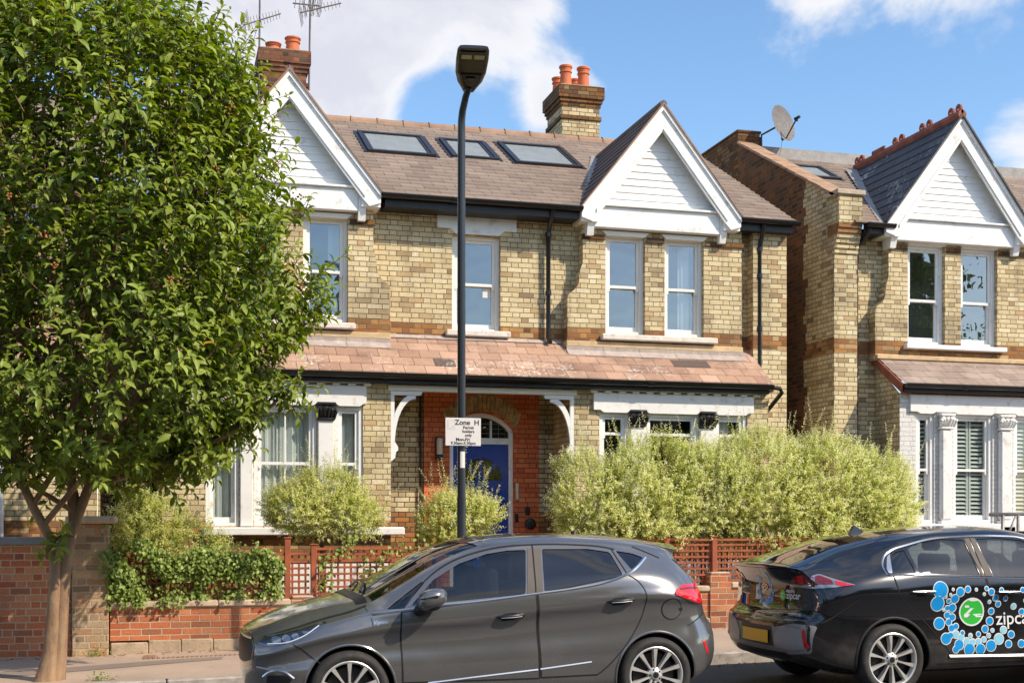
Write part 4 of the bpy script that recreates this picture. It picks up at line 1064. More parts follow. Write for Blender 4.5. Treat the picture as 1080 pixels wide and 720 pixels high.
def low_wall(x0, x1, top, label, cope=True):
    w = thing('garden_wall', ((x0+x1)/2, Y_WALL, 0.1), label, 'garden wall')
    mb = MB(); mb.wall(x0, x1, 0.24, top, Y_WALL); mb.quad([(x1,Y_WALL,.1),(x1,Y_WALL+.22,.1),(x1,Y_WALL+.22,top),(x1,Y_WALL,top)]); mb.quad([(x0,Y_WALL+.22,.1),(x0,Y_WALL,.1),(x0,Y_WALL,top),(x0,Y_WALL+.22,top)])
    mb.quad([(x0,Y_WALL,top),(x1,Y_WALL,top),(x1,Y_WALL+.22,top),(x0,Y_WALL+.22,top)]); mb.quad([(x1,Y_WALL+.22,.1),(x0,Y_WALL+.22,.1),(x0,Y_WALL+.22,top),(x1,Y_WALL+.22,top)])
    mb.build('brickwork', M['garden_red'], w)
    mb = MB(); x = x0; j = 0
    while x < x1-.02:      # rough cement footing with an irregular top
        e = min(x+.35+.2*random.random(), x1); h = gz(x)+.12+.13+.035*random.random()
        mb.cbox(x+.003, e, Y_WALL-.03-.012*random.random(), Y_WALL+.05, -.1, h, .012); x = e
    mb.build('footing', M['render_low'], w)
    if cope:
        mb = MB(); x = x0
        while x < x1-.02:
            e = min(x+.6, x1); mb.cbox(x+.002, e-.002, Y_WALL-.035, Y_WALL+.255, top+.001, top+.075, .014); x = e
        mb.build('coping', M['coping'], w)
    return w
low_wall(-0.57, 1.47, .615, 'low red brick wall with stone coping beneath the ivy')
low_wall(1.75, 3.30, .55, 'low red brick wall under the open trellis, behind the grey hatchback')
low_wall(5.30, 6.84, .70, 'red brick wall under the willow hedge, left of the short pier')
low_wall(7.14, 10.4, .74, 'red brick wall behind the black car')
def stub(x0, x1, top, label):
    w = thing('brick_pier', ((x0+x1)/2, Y_WALL, 0.1), label, 'brick pier')
    mb = MB(); mb.box(x0, x1, Y_WALL-.03, Y_WALL+.25, -.1, top); mb.build('brickwork', M['garden_red'], w)
    mb = MB(); mb.cbox(x0+.01, x1-.01, Y_WALL-.02, Y_WALL+.24, top+.001, top+.03, .01); mb.build('cap', M['coping'], w)
stub(1.475, 1.745, .695, 'short brick pier between two trellis posts, beside the low wall')
stub(6.845, 7.135, .92, 'short brick pier in front of the trellis, left of the black car')
# tall wall and pillar on the left
w = thing('boundary_wall', (-3, Y_WALL, 0), 'tall red brick boundary wall with grey slate coping behind the tree trunk', 'garden wall')
mb = MB(); mb.wall(-9, -1.0, -.3, 1.34, Y_WALL+.05); mb.quad([(-1.0,Y_WALL+.05,0),(-1.0,Y_WALL+.28,0),(-1.0,Y_WALL+.28,1.34),(-1.0,Y_WALL+.05,1.34)]); mb.build('brickwork', M['tall_red'], w)
mb = MB(); mb.cbox(-9, -.985, Y_WALL+.01, Y_WALL+.32, 1.341, 1.43, .01); mb.build('coping', M['slate_cope'], w)
w = thing('gate_pillar', (-.79, Y_WALL, 0), 'square weathered brick pillar with stone cap beside the ivy', 'gate pillar')
mb = MB(); mb.cbox(-.985, -.585, Y_WALL-.06, Y_WALL+.34, -.1, 1.58, .012)
mb.build('brickwork', M['pillar'], w)
mb = MB(); mb.cbox(-1.05, -.50, Y_WALL-.13, Y_WALL+.41, 1.581, 1.665, .02); mb.build('cap', M['coping'], w)

def trellis(x0, x1, z0, z1, posts, label):
    w = thing('trellis', ((x0+x1)/2, Y_WALL+.12, z0), label, 'trellis')
    y = Y_WALL+.12
    mb = MB(); x = x0+.02
    while x < x1: mb.box(x, x+.024, y, y+.012, z0, z1-.012); x += .078
    mb.build('upright_laths', M['trellis'], w)
    mb = MB(); z = z0+.02
    while z < z1-.04: mb.box(x0, x1, y-.013, y-.001, z, z+.026); z += .078
    mb.cbox(x0-.01, x1+.01, y-.03, y+.03, z1-.011, z1+.02, .004)
    mb.build('cross_laths', M['trellis'], w)
    for px, pt in posts:
        mb = MB(); mb.cbox(px-.035, px+.035, y-.05, y+.02, z0-.1, pt, .005); mb.cbox(px-.048, px+.048, y-.063, y+.033, pt+.001, pt+.018, .006); mb.build('post', M['trellis'], w)
trellis(-.56, 1.70, .70, 1.21, ((-.5,1.25),(1.44,1.40)), 'red-brown trellis panel smothered in ivy')
trellis(1.78, 3.28, .63, 1.27, ((1.75,1.32),(3.27,1.31)), 'open red-brown trellis panel above the grey car bonnet')
trellis(5.45, 9.6, .80, 1.36, ((5.5,1.38),(6.28,1.40),(6.95,1.40),(7.9,1.40),(8.8,1.4)), 'red-brown trellis panel below the willow hedge')

# ------------------------------------------------------------------ street lamp with permit sign
LX, LY = 3.03, 13.0
lamp = thing('street_lamp', (LX, LY, gz(LX)+.12), 'tall black street lamp on the pavement in front of the blue door', 'street lamp')
mb = MB(); z0 = gz(LX)+.1
mb.lathe([(.085,z0),(.085,1.18),(.083,1.36),(.070,1.415),(.052,1.43),(.047,1.45),(.047,1.85),(.043,1.87),(.042,4.0),(.040,5.68)], (LX,LY,0), 20)
mb.tube([(LX,LY,5.68),(LX,LY-.005,5.80),(LX+.005,LY-.03,5.90),(LX+.025,LY-.09,6.03),(LX+.045,LY-.15,6.11)], [.040,.040,.038,.036,.034], 14)
mb.build('pole', M['lamp_paint'], lamp, smooth=True, angle=45)
mb = MB(); mb.cbox(LX-.05,LX+.05,LY-.095,LY-.078,.45,1.02,.006); mb.build('access_door', M['lamp_paint'], lamp)
# LED head: tapered shell tipped up, seen from below
hd = bmesh.new()
rings = []
prof = [(-.08,.055,.03),( .0,.085,.045),(.10,.13,.052),(.24,.158,.055),(.46,.165,.05),(.60,.160,.038),(.645,.145,.024)]
for l, wd, th in prof:
    r_ = []
    for k in range(20):
        a = 2*PI*k/20; c_, s_ = math.cos(a), math.sin(a)
        sx = math.copysign(abs(c_)**.55, c_)*wd; sz = math.copysign(abs(s_)**.6, s_)*(th if s_ > 0 else th*.55)
        r_.append(hd.verts.new((sx, -l, sz)))
    rings.append(r_)
for a, b in zip(rings, rings[1:]):
    for k in range(20): hd.faces.new((a[k], a[(k+1)%20], b[(k+1)%20], b[k]))
hd.faces.new(rings[0]); hd.faces.new(list(reversed(rings[-1]))); bmesh.ops.recalc_face_normals(hd, faces=hd.faces)
HM = Matrix.Translation((LX+.045, LY-.15, 6.12)) @ Matrix.Rotation(R(-9), 4, 'Z') @ Matrix.Rotation(R(-16), 4, 'X')
mb = MB(); mb.add_bm(hd, HM); head = mb.build('lamp_head', M['lamp_paint'], lamp, smooth=True, angle=45)
M['lamp_lens'] = plain('brown_lens_plate', (0.035,0.028,0.024), 0.25, vary=.2, scale=10)
M['led'] = plain('led_lens_yellowish', (0.42,0.36,0.22), 0.3, vary=.1, scale=40)
mb = MB()
def hp(x, l, h): return HM @ Vector((x, -l, h))
def slab(mb, x0, x1, l0, l1, h0, h1):
    i = mb.verts([hp(x0,l0,h0),hp(x1,l0,h0),hp(x1,l1,h0),hp(x0,l1,h0),hp(x0,l0,h1),hp(x1,l0,h1),hp(x1,l1,h1),hp(x0,l1,h1)])
    for q in ((0,3,2,1),(4,5,6,7),(0,1,5,4),(1,2,6,5),(2,3,7,6),(3,0,4,7)): mb.face([i+a for a in q])
slab(mb, -.135, .135, .26, .605, -.034, -.028); mb.build('lens_plate', M['lamp_lens'], head)
for a, b in ((-.115,-.012),(.012,.115)):
    mb = MB(); slab(mb, a, b, .505, .565, -.039, -.035); mb.build('led_module', M['led'], head)
mb = MB(); slab(mb, -.11, .11, .255, .262, -.05, -.034); slab(mb, -.05, .05, .10, .2, -.045, -.03); mb.build('driver_cover', M['lamp_paint'], head)
# permit sign
sg = thing('parking_sign', (LX+.0, LY-.06, 2.4), 'white Zone H permit holders only sign strapped to the street lamp', 'parking sign')
sx0, sx1, sz0, sz1, sy = 2.845, 3.225, 2.395, 2.685, LY-.062
mb = MB(); mb.cbox(sx0, sx1, sy, sy+.004, sz0, sz1, .0015); mb.build('plate', M['sign_white'], sg)
mb = MB()
yy = sy-.0015
put_text(mb, 'Zone  H', .076, sx1-.018, sz1-.072, yy, align='RIGHT', bold=.0018)
for k, (s, q) in enumerate((('Permit', .060), ('holders', .060), ('only', .060))): put_text(mb, s, .043, sx0+.245, sz1-.114-.040*k, yy, align='CENTER', bold=.0012)
put_text(mb, 'Mon-Fri', .046, sx0+.185, sz0+.050, yy, align='CENTER', bold=.0014)
put_text(mb, '9.30am-5.30pm', .043, sx0+.19, sz0+.012, yy, align='CENTER', bold=.0012)
mb.build('lettering', M['ink'], sg)
mb = MB(); mb.quad([(sx0+.02,yy,sz1-.125),(sx0+.105,yy,sz1-.125),(sx0+.105,yy,sz1-.02),(sx0+.02,yy,sz1-.02)]); mb.build('faded_panel', M['sign_faint'], sg)
mb = MB(); put_text(mb, 'P', .10, sx0+.034, sz1-.110, yy-.001, bold=.002); mb.build('faded_letter', plain('faded_letter_print', (.76,.74,.72), .5, vary=.02), sg)
mb = MB()
for z in (sz0+.07, sz1-.07): mb.lathe([(.0435,-.012),(.049,-.012),(.049,.012),(.0435,.012)], (LX,LY,z), 18); mb.box(LX-.03,LX+.03,sy+.005,LY-.04,z-.011,z+.011)
mb.build('clip', M['steel'], sg)
st = MB(); n = 8
for k in range(n):
    t0, t1 = R(-120+70*k/n), R(-120+70*(k+1)/n)
    st.quad([(LX+.0445*math.cos(t0),LY+.0445*math.sin(t0),2.165),(LX+.0445*math.cos(t1),LY+.0445*math.sin(t1),2.165),(LX+.0445*math.cos(t1),LY+.0445*math.sin(t1),2.335),(LX+.0445*math.cos(t0),LY+.0445*math.sin(t0),2.335)])
tag(st.build('sticker', M['sign_white'], smooth=True), 'small white paper sticker on the lamp post below the permit sign', 'sticker')
mb = MB(); mb.lathe([(.0455,0),(.0455,.02),(.0455,.3)], (LX,LY,5.45), 18)

# wall light by the door
wl = thing('wall_light', (3.86, 18.03, 2.55), 'small dark wall light with pale glass left of the blue door', 'wall light')
mb = MB(); mb.cbox(3.81,3.91,17.99,18.035,2.50,2.83,.006); mb.cbox(3.815,3.905,17.93,17.989,2.50,2.57,.01); mb.build('backplate', M['cap_black'], wl)
mb = MB(); mb.lathe([(.038,.0),(.045,.02),(.045,.22),(.036,.235),(0,.24)], (3.86,17.945,2.571), 16); mb.build('lamp_shade', plain('frosted_glass_shade', (.58,.52,.42), .3, vary=.05), wl, smooth=True, angle=40)

# ------------------------------------------------------------------ aerials and dish
def aerial(x, y, z0, z1, booms, label):
    t = thing('tv_aerial', (x, y, z0), label, 'tv aerial')
    mb = MB(); mb.tube([(x,y,z0),(x+.03,y,z1)], .019, 6); mb.build('mast', M['aerial'], t)
    for (bx, bz, ang, tilt, ln, n, el, dens) in booms:
        d = Vector((math.cos(R(ang))*math.cos(R(tilt)), math.sin(R(ang))*math.cos(R(tilt)), math.sin(R(tilt)))); p = Vector((x+bx, y-.03, bz))
        e = Vector((-math.sin(R(ang)), math.cos(R(ang)), 0))
        if dens: e = (e*.35+Vector((0,0,1))*.94).normalized()
        mb = MB(); a, b = p-d*ln*.5, p+d*ln*.5; mb.tube([a, b], .013, 6)
        for k in range(n):
            q = a+(b-a)*(k+.5)/n; l_ = el*(1-.35*k/n); mb.tube([q-e*l_, q+e*l_], .0055, 5)
        c_ = a+d*.05; e2 = e.cross(d)
        for s in (-1,1):
            for j in (-1,0,1): mb.tube([c_-e*.18+e2*(s*.12+j*.05), c_+e*.18+e2*(s*.12+j*.05)], .0055, 5)
        mb.build('antenna', M['aerial'], t)
aerial(1.58, 21.95, 8.2, 11.2, ((.06,10.12,25,28,.8,12,.13,True),), 'thin TV aerial on the left of the red chimney stack')
aerial(2.43, 21.95, 9.0, 10.75, ((.2,10.42,20,24,.85,11,.11,True),(-.05,10.45,200,-8,.5,6,.11,True)), 'TV aerial with two antennas on the right of the red chimney stack')
ds = thing('satellite_dish', (10.76, 20.85, 8.75), 'round grey satellite dish on the right-hand house parapet chimney', 'satellite dish')
nrm = Vector((.42,-.87,.22)).normalized(); rotm = nrm.to_track_quat('Z','Y').to_matrix().to_4x4()
bm = bmesh.new(); rr = []
for k in range(8):
    r_ = .32*k/7; rr.append([bm.verts.new((r_*math.cos(2*PI*j/28), 1.08*r_*math.sin(2*PI*j/28), .55*r_*r_)) for j in range(28)] if k else [bm.verts.new((0,0,0))])
for j in range(28): bm.faces.new((rr[0][0], rr[1][j], rr[1][(j+1)%28]))
for a, b in zip(rr[1:], rr[2:]):
    for j in range(28): bm.faces.new((a[j], b[j], b[(j+1)%28], a[(j+1)%28]))
ret = bmesh.ops.solidify(bm, geom=bm.faces[:], thickness=.006)
cd = Vector((10.76,20.80,8.76))
mb = MB(); mb.add_bm(bm, Matrix.Translation(cd) @ rotm); mb.build('dish', M['dish'], ds, smooth=True, angle=50)
low = cd + rotm.to_3x3() @ Vector((0,0,0)) + Vector((0,0,-.30)) ; fp = cd+nrm*.36+Vector((0,0,-.05))
mb = MB(); mb.tube([low+nrm*.03, low+nrm*.12, fp], .013, 8); mb.tube([low+nrm*.03, cd-nrm*.03], .015, 8); mb.build('feed_arm', M['cap_black'], ds)
mb = MB(); mb.tube([fp-nrm*.05, fp+nrm*.06], [.03,.026], 10); mb.tube([fp, fp+Vector((0,0,-.06))], .015, 6); mb.build('receiver', M['cap_black'], ds)
mb = MB(); mb.tube([cd-nrm*.02, cd-nrm*.12, (10.50,21.05,8.62), (10.50,21.05,8.38)], .018, 8); mb.cbox(10.44,10.47,20.97,21.1,8.34,8.56,.004); mb.build('bracket', M['cap_black'], ds)
mb = MB(); mb.tube([low+nrm*.03, low+Vector((.0,.03,-.2)), low+Vector((-.03,.1,-.42))], .004, 5); mb.build('cable', M['grey_metal'], ds)
# cycle stand / rail in front of the white bay
rl = thing('metal_rail', (11.5, 15.3, .3), 'dull grey tubular rail in front of the white bay at the right edge', 'railing')
mb = MB(); mb.tube([(11.12,15.3,1.70),(13.6,15.3,1.74)], .026, 8); mb.build('top_rail', M['grey_metal'], rl, smooth=True)
mb = MB(); mb.tube([(11.12,15.3,.8),(13.6,15.3,.84)], .02, 8); mb.build('lower_rail', M['grey_metal'], rl, smooth=True)
for x in (11.33, 11.58, 11.83, 12.2, 12.6): mb = MB(); mb.tube([(x,15.3,.2),(x,15.3,1.71)], .024, 8); mb.build('upright', M['grey_metal'], rl, smooth=True)
mb = MB(); mb.tube([(11.36,15.27,1.35),(11.52,15.27,1.68)], .016, 8); mb.build('brace', M['grey_metal'], rl, smooth=True)
# ------------------------------------------------------------------ vegetation
def rot_about(d, n, rng):  # random unit vectors
    v = rng.normal(size=(n, 3)); return norm(v)

M['bark'] = None
def bark(name, a, b_, c_):
    m, t, b = newmat(name)
    tc = t.n('ShaderNodeTexCoord'); mp = t.n('ShaderNodeMapping'); mp.inputs['Scale'].default_value = (9, 9, 2.2); t.link(tc.outputs['Object'], mp.inputs[0])
    n1 = t.noise(mp.outputs[0], 1.0, 6, .65); n2 = t.noise(tc.outputs['Object'], 4.0, 5, .6); n3 = t.noise(tc.outputs['Object'], 26, 4, .7)
    col = t.ramp(n1, [(.3, c_), (.5, a), (.7, b_)])
    col = t.mix(t.rng(n2, .55, .75, 0, .7), col, (.40,.21,.07))
    col = t.mix(t.rng(n3, .58, .75, 0, .6), col, (.10,.075,.055))
    t.link(col, b.inputs['Base Color']); b.inputs['Roughness'].default_value = .85
    t.link(t.bump(t.m('ADD', n1, t.m('MULTIPLY', n3, .5)), .02, .6), b.inputs['Normal'])
    return m
M['bark'] = bark('whitebeam_bark', (.30,.185,.105), (.40,.265,.16), (.17,.10,.06))
M['twig'] = plain('twig_bark', (.16,.085,.05), .8, vary=.3, scale=6)
M['leaf'] = leafmat('whitebeam_leaf', [(0,(.035,.068,.010)),(.35,(.095,.152,.016)),(.7,(.185,.255,.026)),(.93,(.30,.37,.055)),(.965,(.36,.40,.08)),(.985,(.55,.20,.03)),(1,(.60,.35,.04))], .42, .34, .35)
M['willow'] = leafmat('dappled_willow_leaf', [(0,(.10,.15,.022)),(.22,(.30,.38,.055)),(.45,(.56,.60,.15)),(.7,(.80,.79,.40)),(1,(.92,.90,.68))], .55, .42, .25)
M['willow_y'] = leafmat('sunny_willow_leaf', [(0,(.14,.19,.03)),(.3,(.32,.38,.07)),(.55,(.54,.58,.14)),(.8,(.74,.72,.32)),(1,(.88,.84,.56))], .55, .38, .25)
M['ivy'] = leafmat('ivy_leaf', [(0,(.035,.070,.012)),(.4,(.105,.175,.03)),(.75,(.27,.35,.07)),(1,(.52,.56,.20))], .45, .25, .35)
M['rose'] = leafmat('rose_leaf', [(0,(.05,.10,.02)),(.5,(.18,.24,.04)),(.88,(.36,.36,.07)),(.9,(.30,.05,.05)),(1,(.42,.10,.08))], .5, .3)

def shoots(rng, base, dirs, lens, step, leaf_l, leaf_w, spread=0.9, droop=0.0, tip_bias=1.0, tint0=0.3, tint1=0.9, tvar=.2, curve=.25):
    """leaves set alternately along many shoots; returns arrays and the shoot polylines"""
    Ps, Ds, Ns, Ls, Ws, Ts, lines = [], [], [], [], [], [], []
    for b, d, ln in zip(base, dirs, lens):
        n = max(3, int(ln/step)); side = norm(np.cross(d, rng.normal(size=3)))
        bend = norm(rng.normal(size=3)+np.array([0,0,.6]))*curve
        k = (np.arange(n)+.6)/n
        pts = b + np.outer(k*ln, d) + np.outer((k*ln)**2, bend)
        lines.append(np.vstack([b, pts[n//2], pts[-1]]))
        ang = np.arange(n)*2.4 + rng.uniform(0, 6)
        up = np.cross(d, side)
        out = np.outer(np.cos(ang), side)+np.outer(np.sin(ang), up)
        ld = norm(d[None]*(.35+.6*k[:, None]**3) + out*spread + rng.normal(size=(n,3))*.25 + np.array([0,0,-droop]))
        nn = norm(d[None]*.8 + rng.normal(size=(n,3))*.35 + np.array([0,0,.8]))
        Ps.append(pts); Ds.append(ld); Ns.append(nn)
        sz = rng.uniform(.55,1.25,n)*(1-.35*k**4)
        Ls.append(leaf_l*sz); Ws.append(leaf_w*sz)
        Ts.append(np.clip(tint0+(tint1-tint0)*(k**1.3)*tip_bias+rng.normal(size=n)*tvar, 0, .96))
    return [np.concatenate(a) for a in (Ps, Ds, Ns, Ls, Ws, Ts)] + [lines]

def twig_mesh(name, lines, r, mat, parent):
    mb = MB()
    for ln in lines: mb.tube(ln, [r, r*.7, r*.3], 3, cap=False)
    return mb.build(name, mat, parent, smooth=True)

# ---- the street tree
rng = np.random.default_rng(5)
TX, TY = -.80, 12.95
tree = thing('street_tree', (TX-.22, TY, gz(TX)+.12), 'large leafy street tree with twin fused trunks on the left pavement', 'tree')
gzt = gz(TX)+.10
stemA = [(-1.09,12.95,gzt-.05),(-1.06,12.95,gzt+.10),(-1.03,12.95,gzt+.32),(-1.01,12.95,.70),(-.995,12.95,1.05),(-1.0,12.95,1.33),(-1.09,12.93,1.55),(-1.21,12.9,1.80),(-1.36,12.86,2.25),(-1.45,12.8,3.1),(-1.45,12.8,4.2)]
radA = [.15,.105,.078,.068,.062,.056,.050,.046,.040,.032,.018]
stemB = [(-1.01,12.99,gzt-.05),(-.975,12.985,gzt+.12),(-.945,12.98,gzt+.36),(-.93,12.98,.72),(-.91,12.98,1.05),(-.875,12.98,1.35),(-.80,12.98,1.62),(-.70,12.98,1.90),(-.56,12.97,2.3),(-.32,12.95,3.1),(-.15,12.9,4.4)]
radB = [.13,.092,.072,.066,.064,.062,.057,.052,.045,.035,.018]
stemC = [(-.82,12.98,1.55),(-.84,13.0,1.85),(-.85,13.05,2.3),(-.82,13.1,2.9),(-.75,13.1,3.7),(-.65,13.0,5.0)]
radC = [.055,.05,.045,.04,.03,.015]
def smooth_path(pts, rad, m=4):
    P = [Vector(p) for p in pts]; out, ro = [], []
    for i in range(len(P)-1):
        p0, p1, p2, p3 = P[max(i-1,0)], P[i], P[i+1], P[min(i+2,len(P)-1)]
        for k in range(m):
            t = k/m
            out.append(.5*((2*p1)+(-p0+p2)*t+(2*p0-5*p1+4*p2-p3)*t*t+(-p0+3*p1-3*p2+p3)*t**3)); ro.append(rad[i]+(rad[i+1]-rad[i])*t)
    out.append(P[-1]); ro.append(rad[-1]); return out, ro
mb = MB()
for s_, r_ in ((stemA,radA),(stemB,radB),(stemC,radC)):
    p, r = smooth_path(s_, r_); mb.tube(p, [q*.9 for q in r], 14)
# branches from the stems out into the crown
CC = np.array([-.66, 12.95]); 
RP = [(1.9,.5),(2.2,1.1),(2.7,1.62),(3.3,1.94),(3.9,2.06),(4.6,2.02),(5.2,1.92),(5.7,1.70),(6.1,1.36),(6.38,.85),(6.52,0)]
def crown_r(z): return np.interp(z, [a for a, b in RP], [b for a, b in RP])
def stem_at(st, t):
    i = min(int(t*(len(st)-1)), len(st)-2); f = t*(len(st)-1)-i
    return Vector(st[i])*(1-f)+Vector(st[i+1])*f
tips = []
for k in range(38):
    st = (stemA, stemB, stemC)[k % 3]; t = rng.uniform(.6, .98); b = stem_at(st, t)
    z = rng.uniform(2.6, 6.0); a = rng.uniform(0, 2*PI); r = crown_r(z)*rng.uniform(.55,.85)
    e = Vector((CC[0]+r*math.cos(a), CC[1]+r*math.sin(a), max(z, b.z+.2)))
    mid = b.lerp(e, .5)+Vector((0,0,-.12+.1*rng.normal()))
    mb.tube([b, b.lerp(mid,.5), mid, mid.lerp(e,.5)+Vector((0,0,.06)), e], [.03,.026,.02,.015,.008], 6); tips.append((b, mid, e))
# low limbs that show under the crown
for pts in ([(-.66,12.98,1.95),(.0,12.7,2.15),(.45,12.5,2.35),(.9,12.4,2.62),(1.15,12.35,2.85)], [(-.3,12.96,2.3),(.1,13.1,2.7),(.5,13.2,3.2),(.9,13.2,3.9)]):
    p, r = smooth_path(pts, [.035,.03,.025,.02,.01][:len(pts)]); mb.tube(p, r, 7)
mb.build('trunk', M['bark'], tree, smooth=True, angle=60)
# dark seam between the fused stems
base, dirs, lens = [], [], []
n_s = 4700
while len(base) < n_s:
    z = rng.uniform(1.95, 6.4); a = rng.uniform(0, 2*PI)
    d3 = noise.noise(Vector((math.cos(a)*1.6, math.sin(a)*1.6, z*1.1)))*.28 + noise.noise(Vector((math.cos(a)*4, math.sin(a)*4, z*2.7+9)))*.14
    f = rng.uniform(0, 1)**.45
    rr = crown_r(z)*(1+d3)*(.34+.66*f)*.93
    if rng.uniform() > (crown_r(z)+.35)/2.4: continue
    out = np.array([math.cos(a), math.sin(a), 0])
    p = np.array([CC[0]+rr*out[0], CC[1]+rr*out[1], z])
    # gaps: leave some clumps open
    if noise.noise(Vector(p*1.35)) < -.30 and rng.uniform() < .75: continue
    upf = .35+.75*max(0, min(1, (z-2.4)/3))
    if z < 2.7: upf = -.1+rng.uniform(0,.6)
    d = norm(out*(.55*f+.2) + np.array([0,0,upf]) + rng.normal(size=3)*.32)
    base.append(p); dirs.append(d); lens.append(rng.choice([rng.uniform(.16,.3), rng.uniform(.3,.6)]))
# leading shoots standing above the top
for k in range(120):
    a = rng.uniform(0, 2*PI); r = 1.55*math.sqrt(rng.uniform()); z = 6.32-.30*(r/1.5)**2*2.2-.2
    base.append(np.array([CC[0]+r*math.cos(a), CC[1]+r*math.sin(a), z])); dirs.append(norm(np.array([.12*math.cos(a), .12*math.sin(a), 1])+rng.normal(size=3)*.1)); lens.append(rng.uniform(.35,.62))
# hanging sprays on the low limbs
for k in range(70):
    t = rng.uniform(.3,1); p = Vector((-.5,12.9,2.0)).lerp(Vector((1.2,12.35,2.85)), t)
    base.append(np.array(p)+rng.normal(size=3)*.07); dirs.append(norm(rng.normal(size=3)*.6+np.array([.3,-.2,-.1]))); lens.append(rng.uniform(.2,.4))
# leafy sucker at the fork
for k in range(5): base.append(np.array([-.95,12.86,1.45])); dirs.append(norm(rng.normal(size=3)*.5+np.array([-.1,-.3,.1]))); lens.append(.3)
P, D, N, L, W, T, lines = shoots(rng, base, dirs, lens, .036, .128, .063, spread=.95, droop=.25, tint0=.30, tint1=.86, tvar=.20)
zt = (P[:,2]-2.0)/4.6
T = np.clip(T+.12*(zt-.45)+np.array([.30*noise.noise(Vector(q*1.7))+.16*noise.noise(Vector(q*5.0)) for q in P]), 0, .955)
odd = rng.uniform(size=len(T)) < .0008; T[odd] = .99
leaf_object('crown', P, D, N, L, W, T, M['leaf'], tree, big=True, curl=.22)
twig_mesh('twigs', lines, .006, M['twig'], tree)
# orange berry clusters
mb = MB()
for k in range(20):
    z = rng.uniform(3.4,6.4); a = rng.uniform(PI*1.0, PI*2.05); r = crown_r(z)*1.0
    c = Vector((CC[0]+r*math.cos(a), CC[1]+r*math.sin(a), z))
    for j in range(9):
        q = c+Vector(rng.normal(size=3)*.03); mb.lathe([(0,-.011),(.009,-.006),(.011,0),(.009,.006),(0,.011)], q, 5)
mb.build('berries', plain('orange_berry', (.34,.13,.035), .5, vary=.4, scale=20), tree, smooth=True)['kind'] = 'stuff'
for s, (px, pz) in enumerate(((-1.32,3.35),(-1.38,3.2))):
    pass

# ---- willow shrubs
def willow(name, blobs, n, mat, label, seed, leaf=(.037,.0195), ln=(.08,.21), stem=None, group=None, up=.55, sprig=0, step=.0115, t0=.20, t1=1.0):
    rng = np.random.default_rng(seed)
    c0 = blobs[0][0]
    t = thing(name, (c0[0], c0[1], gz(c0[0])+.16), label, 'shrub', group)
    wts = np.array([b[1][0]*b[1][2] for b in blobs]); wts = wts/wts.sum()
    base, dirs, lens = [], [], []
    while len(base) < n:
        c, r = blobs[rng.choice(len(blobs), p=wts)]
        v = norm(rng.normal(size=3))
        if v[1] > .45: continue
        p = np.array(c)+np.array(r)*v*(rng.uniform(.45,1)**.6)
        p = p*1.0
        dd = noise.noise(Vector(p*2.3))*.10
        p = p+v*dd
        if p[2] < gz(p[0])+.25: continue
        if noise.noise(Vector(p*3.1)) < -.40: continue
        d = norm(v*.75+np.array([0,0,up])+rng.normal(size=3)*.35)
        base.append(p); dirs.append(d); lens.append(rng.uniform(*ln))
    for k in range(sprig):     # long whippy shoots on the outline
        c, r = blobs[rng.choice(len(blobs), p=wts)]; v = norm(rng.normal(size=3)+np.array([0,0,1.3]))
        base.append(np.array(c)+np.array(r)*v*.85); dirs.append(norm(v*.5+np.array([0,0,.9])+rng.normal(size=3)*.25)); lens.append(rng.uniform(.35,.62))
    P, D, N, L, W, T, lines = shoots(rng, base, dirs, lens, step, leaf[0], leaf[1], spread=1.0, droop=.05, tint0=t0, tint1=t1, tvar=.17, curve=.35)
    T = np.clip(T+np.array([.20*noise.noise(Vector(q*2.1))+.26*noise.noise(Vector(q*7.5)) for q in P])+.09, 0, 1)
    leaf_object('foliage', P, D, N, L, W, T, mat, t)
    twig_mesh('twigs', lines[::3], .0025, M['twig'], t)
    mb = MB()
    for c, r in (blobs if stem is None else [stem]):
        g0 = gz(c[0])+.1
        if stem is not None: mb.tube([(c[0],c[1],g0),(c[0]+.01,c[1],(g0+c[2])/2),(c[0],c[1],c[2])], [.035,.03,.025], 8)
        for k in range(10 if stem is None else 9):
            v = norm(rng.normal(size=3)+np.array([0,-.2,.6])); s = Vector(c) if stem is not None else Vector((c[0]+.1*rng.normal(), c[1], g0))
            e = Vector(c)+Vector(np.array(r)*v*.8); mb.tube([s, s.lerp(e,.5)+Vector((0,0,.05)), e], [.011,.008,.004], 5)
    mb.build('stems', M['twig'], t, smooth=True)
    return t
YH = 15.62
hx = lambda u, Y: Y*(math.sin(YAW)+math.cos(YAW)*(u-540)/1340)/(math.cos(YAW)-math.sin(YAW)*(u-540)/1340)
willow('willow_shrub', [((5.55,YH,1.95),(.75,.42,.62)),((6.25,YH,1.98),(.78,.45,.74)),((7.15,YH,2.0),(.6,.42,.66)),((5.9,YH-.05,1.55),(.95,.4,.42)),((6.9,YH,1.95),(.5,.42,.62))], 7600, M['willow'], 'large dappled willow shrub left of the porch bracket end, beside the door', 21, sprig=45)
willow('willow_shrub', [((7.75,YH,2.02),(.85,.48,.80)),((8.75,YH,2.0),(.85,.48,.78)),((9.5,YH,1.85),(.62,.42,.72)),((8.4,YH-.05,1.5),(1.35,.4,.45))], 8600, M['willow'], 'widest dappled willow shrub behind the black car', 22, sprig=60)
willow('willow_shrub', [((1.86,15.75,1.74),(.66,.40,.30)),((1.65,15.7,1.66),(.42,.35,.24)),((2.2,15.7,1.66),(.40,.35,.24)),((1.92,15.75,1.92),(.40,.32,.30))], 2300, M['willow_y'], 'small ball-shaped pale willow on a stem before the left bay window', 23, leaf=(.036,.017), ln=(.08,.22), stem=((1.9,15.75,1.6),(.5,.35,.3)), sprig=46, t0=.2)
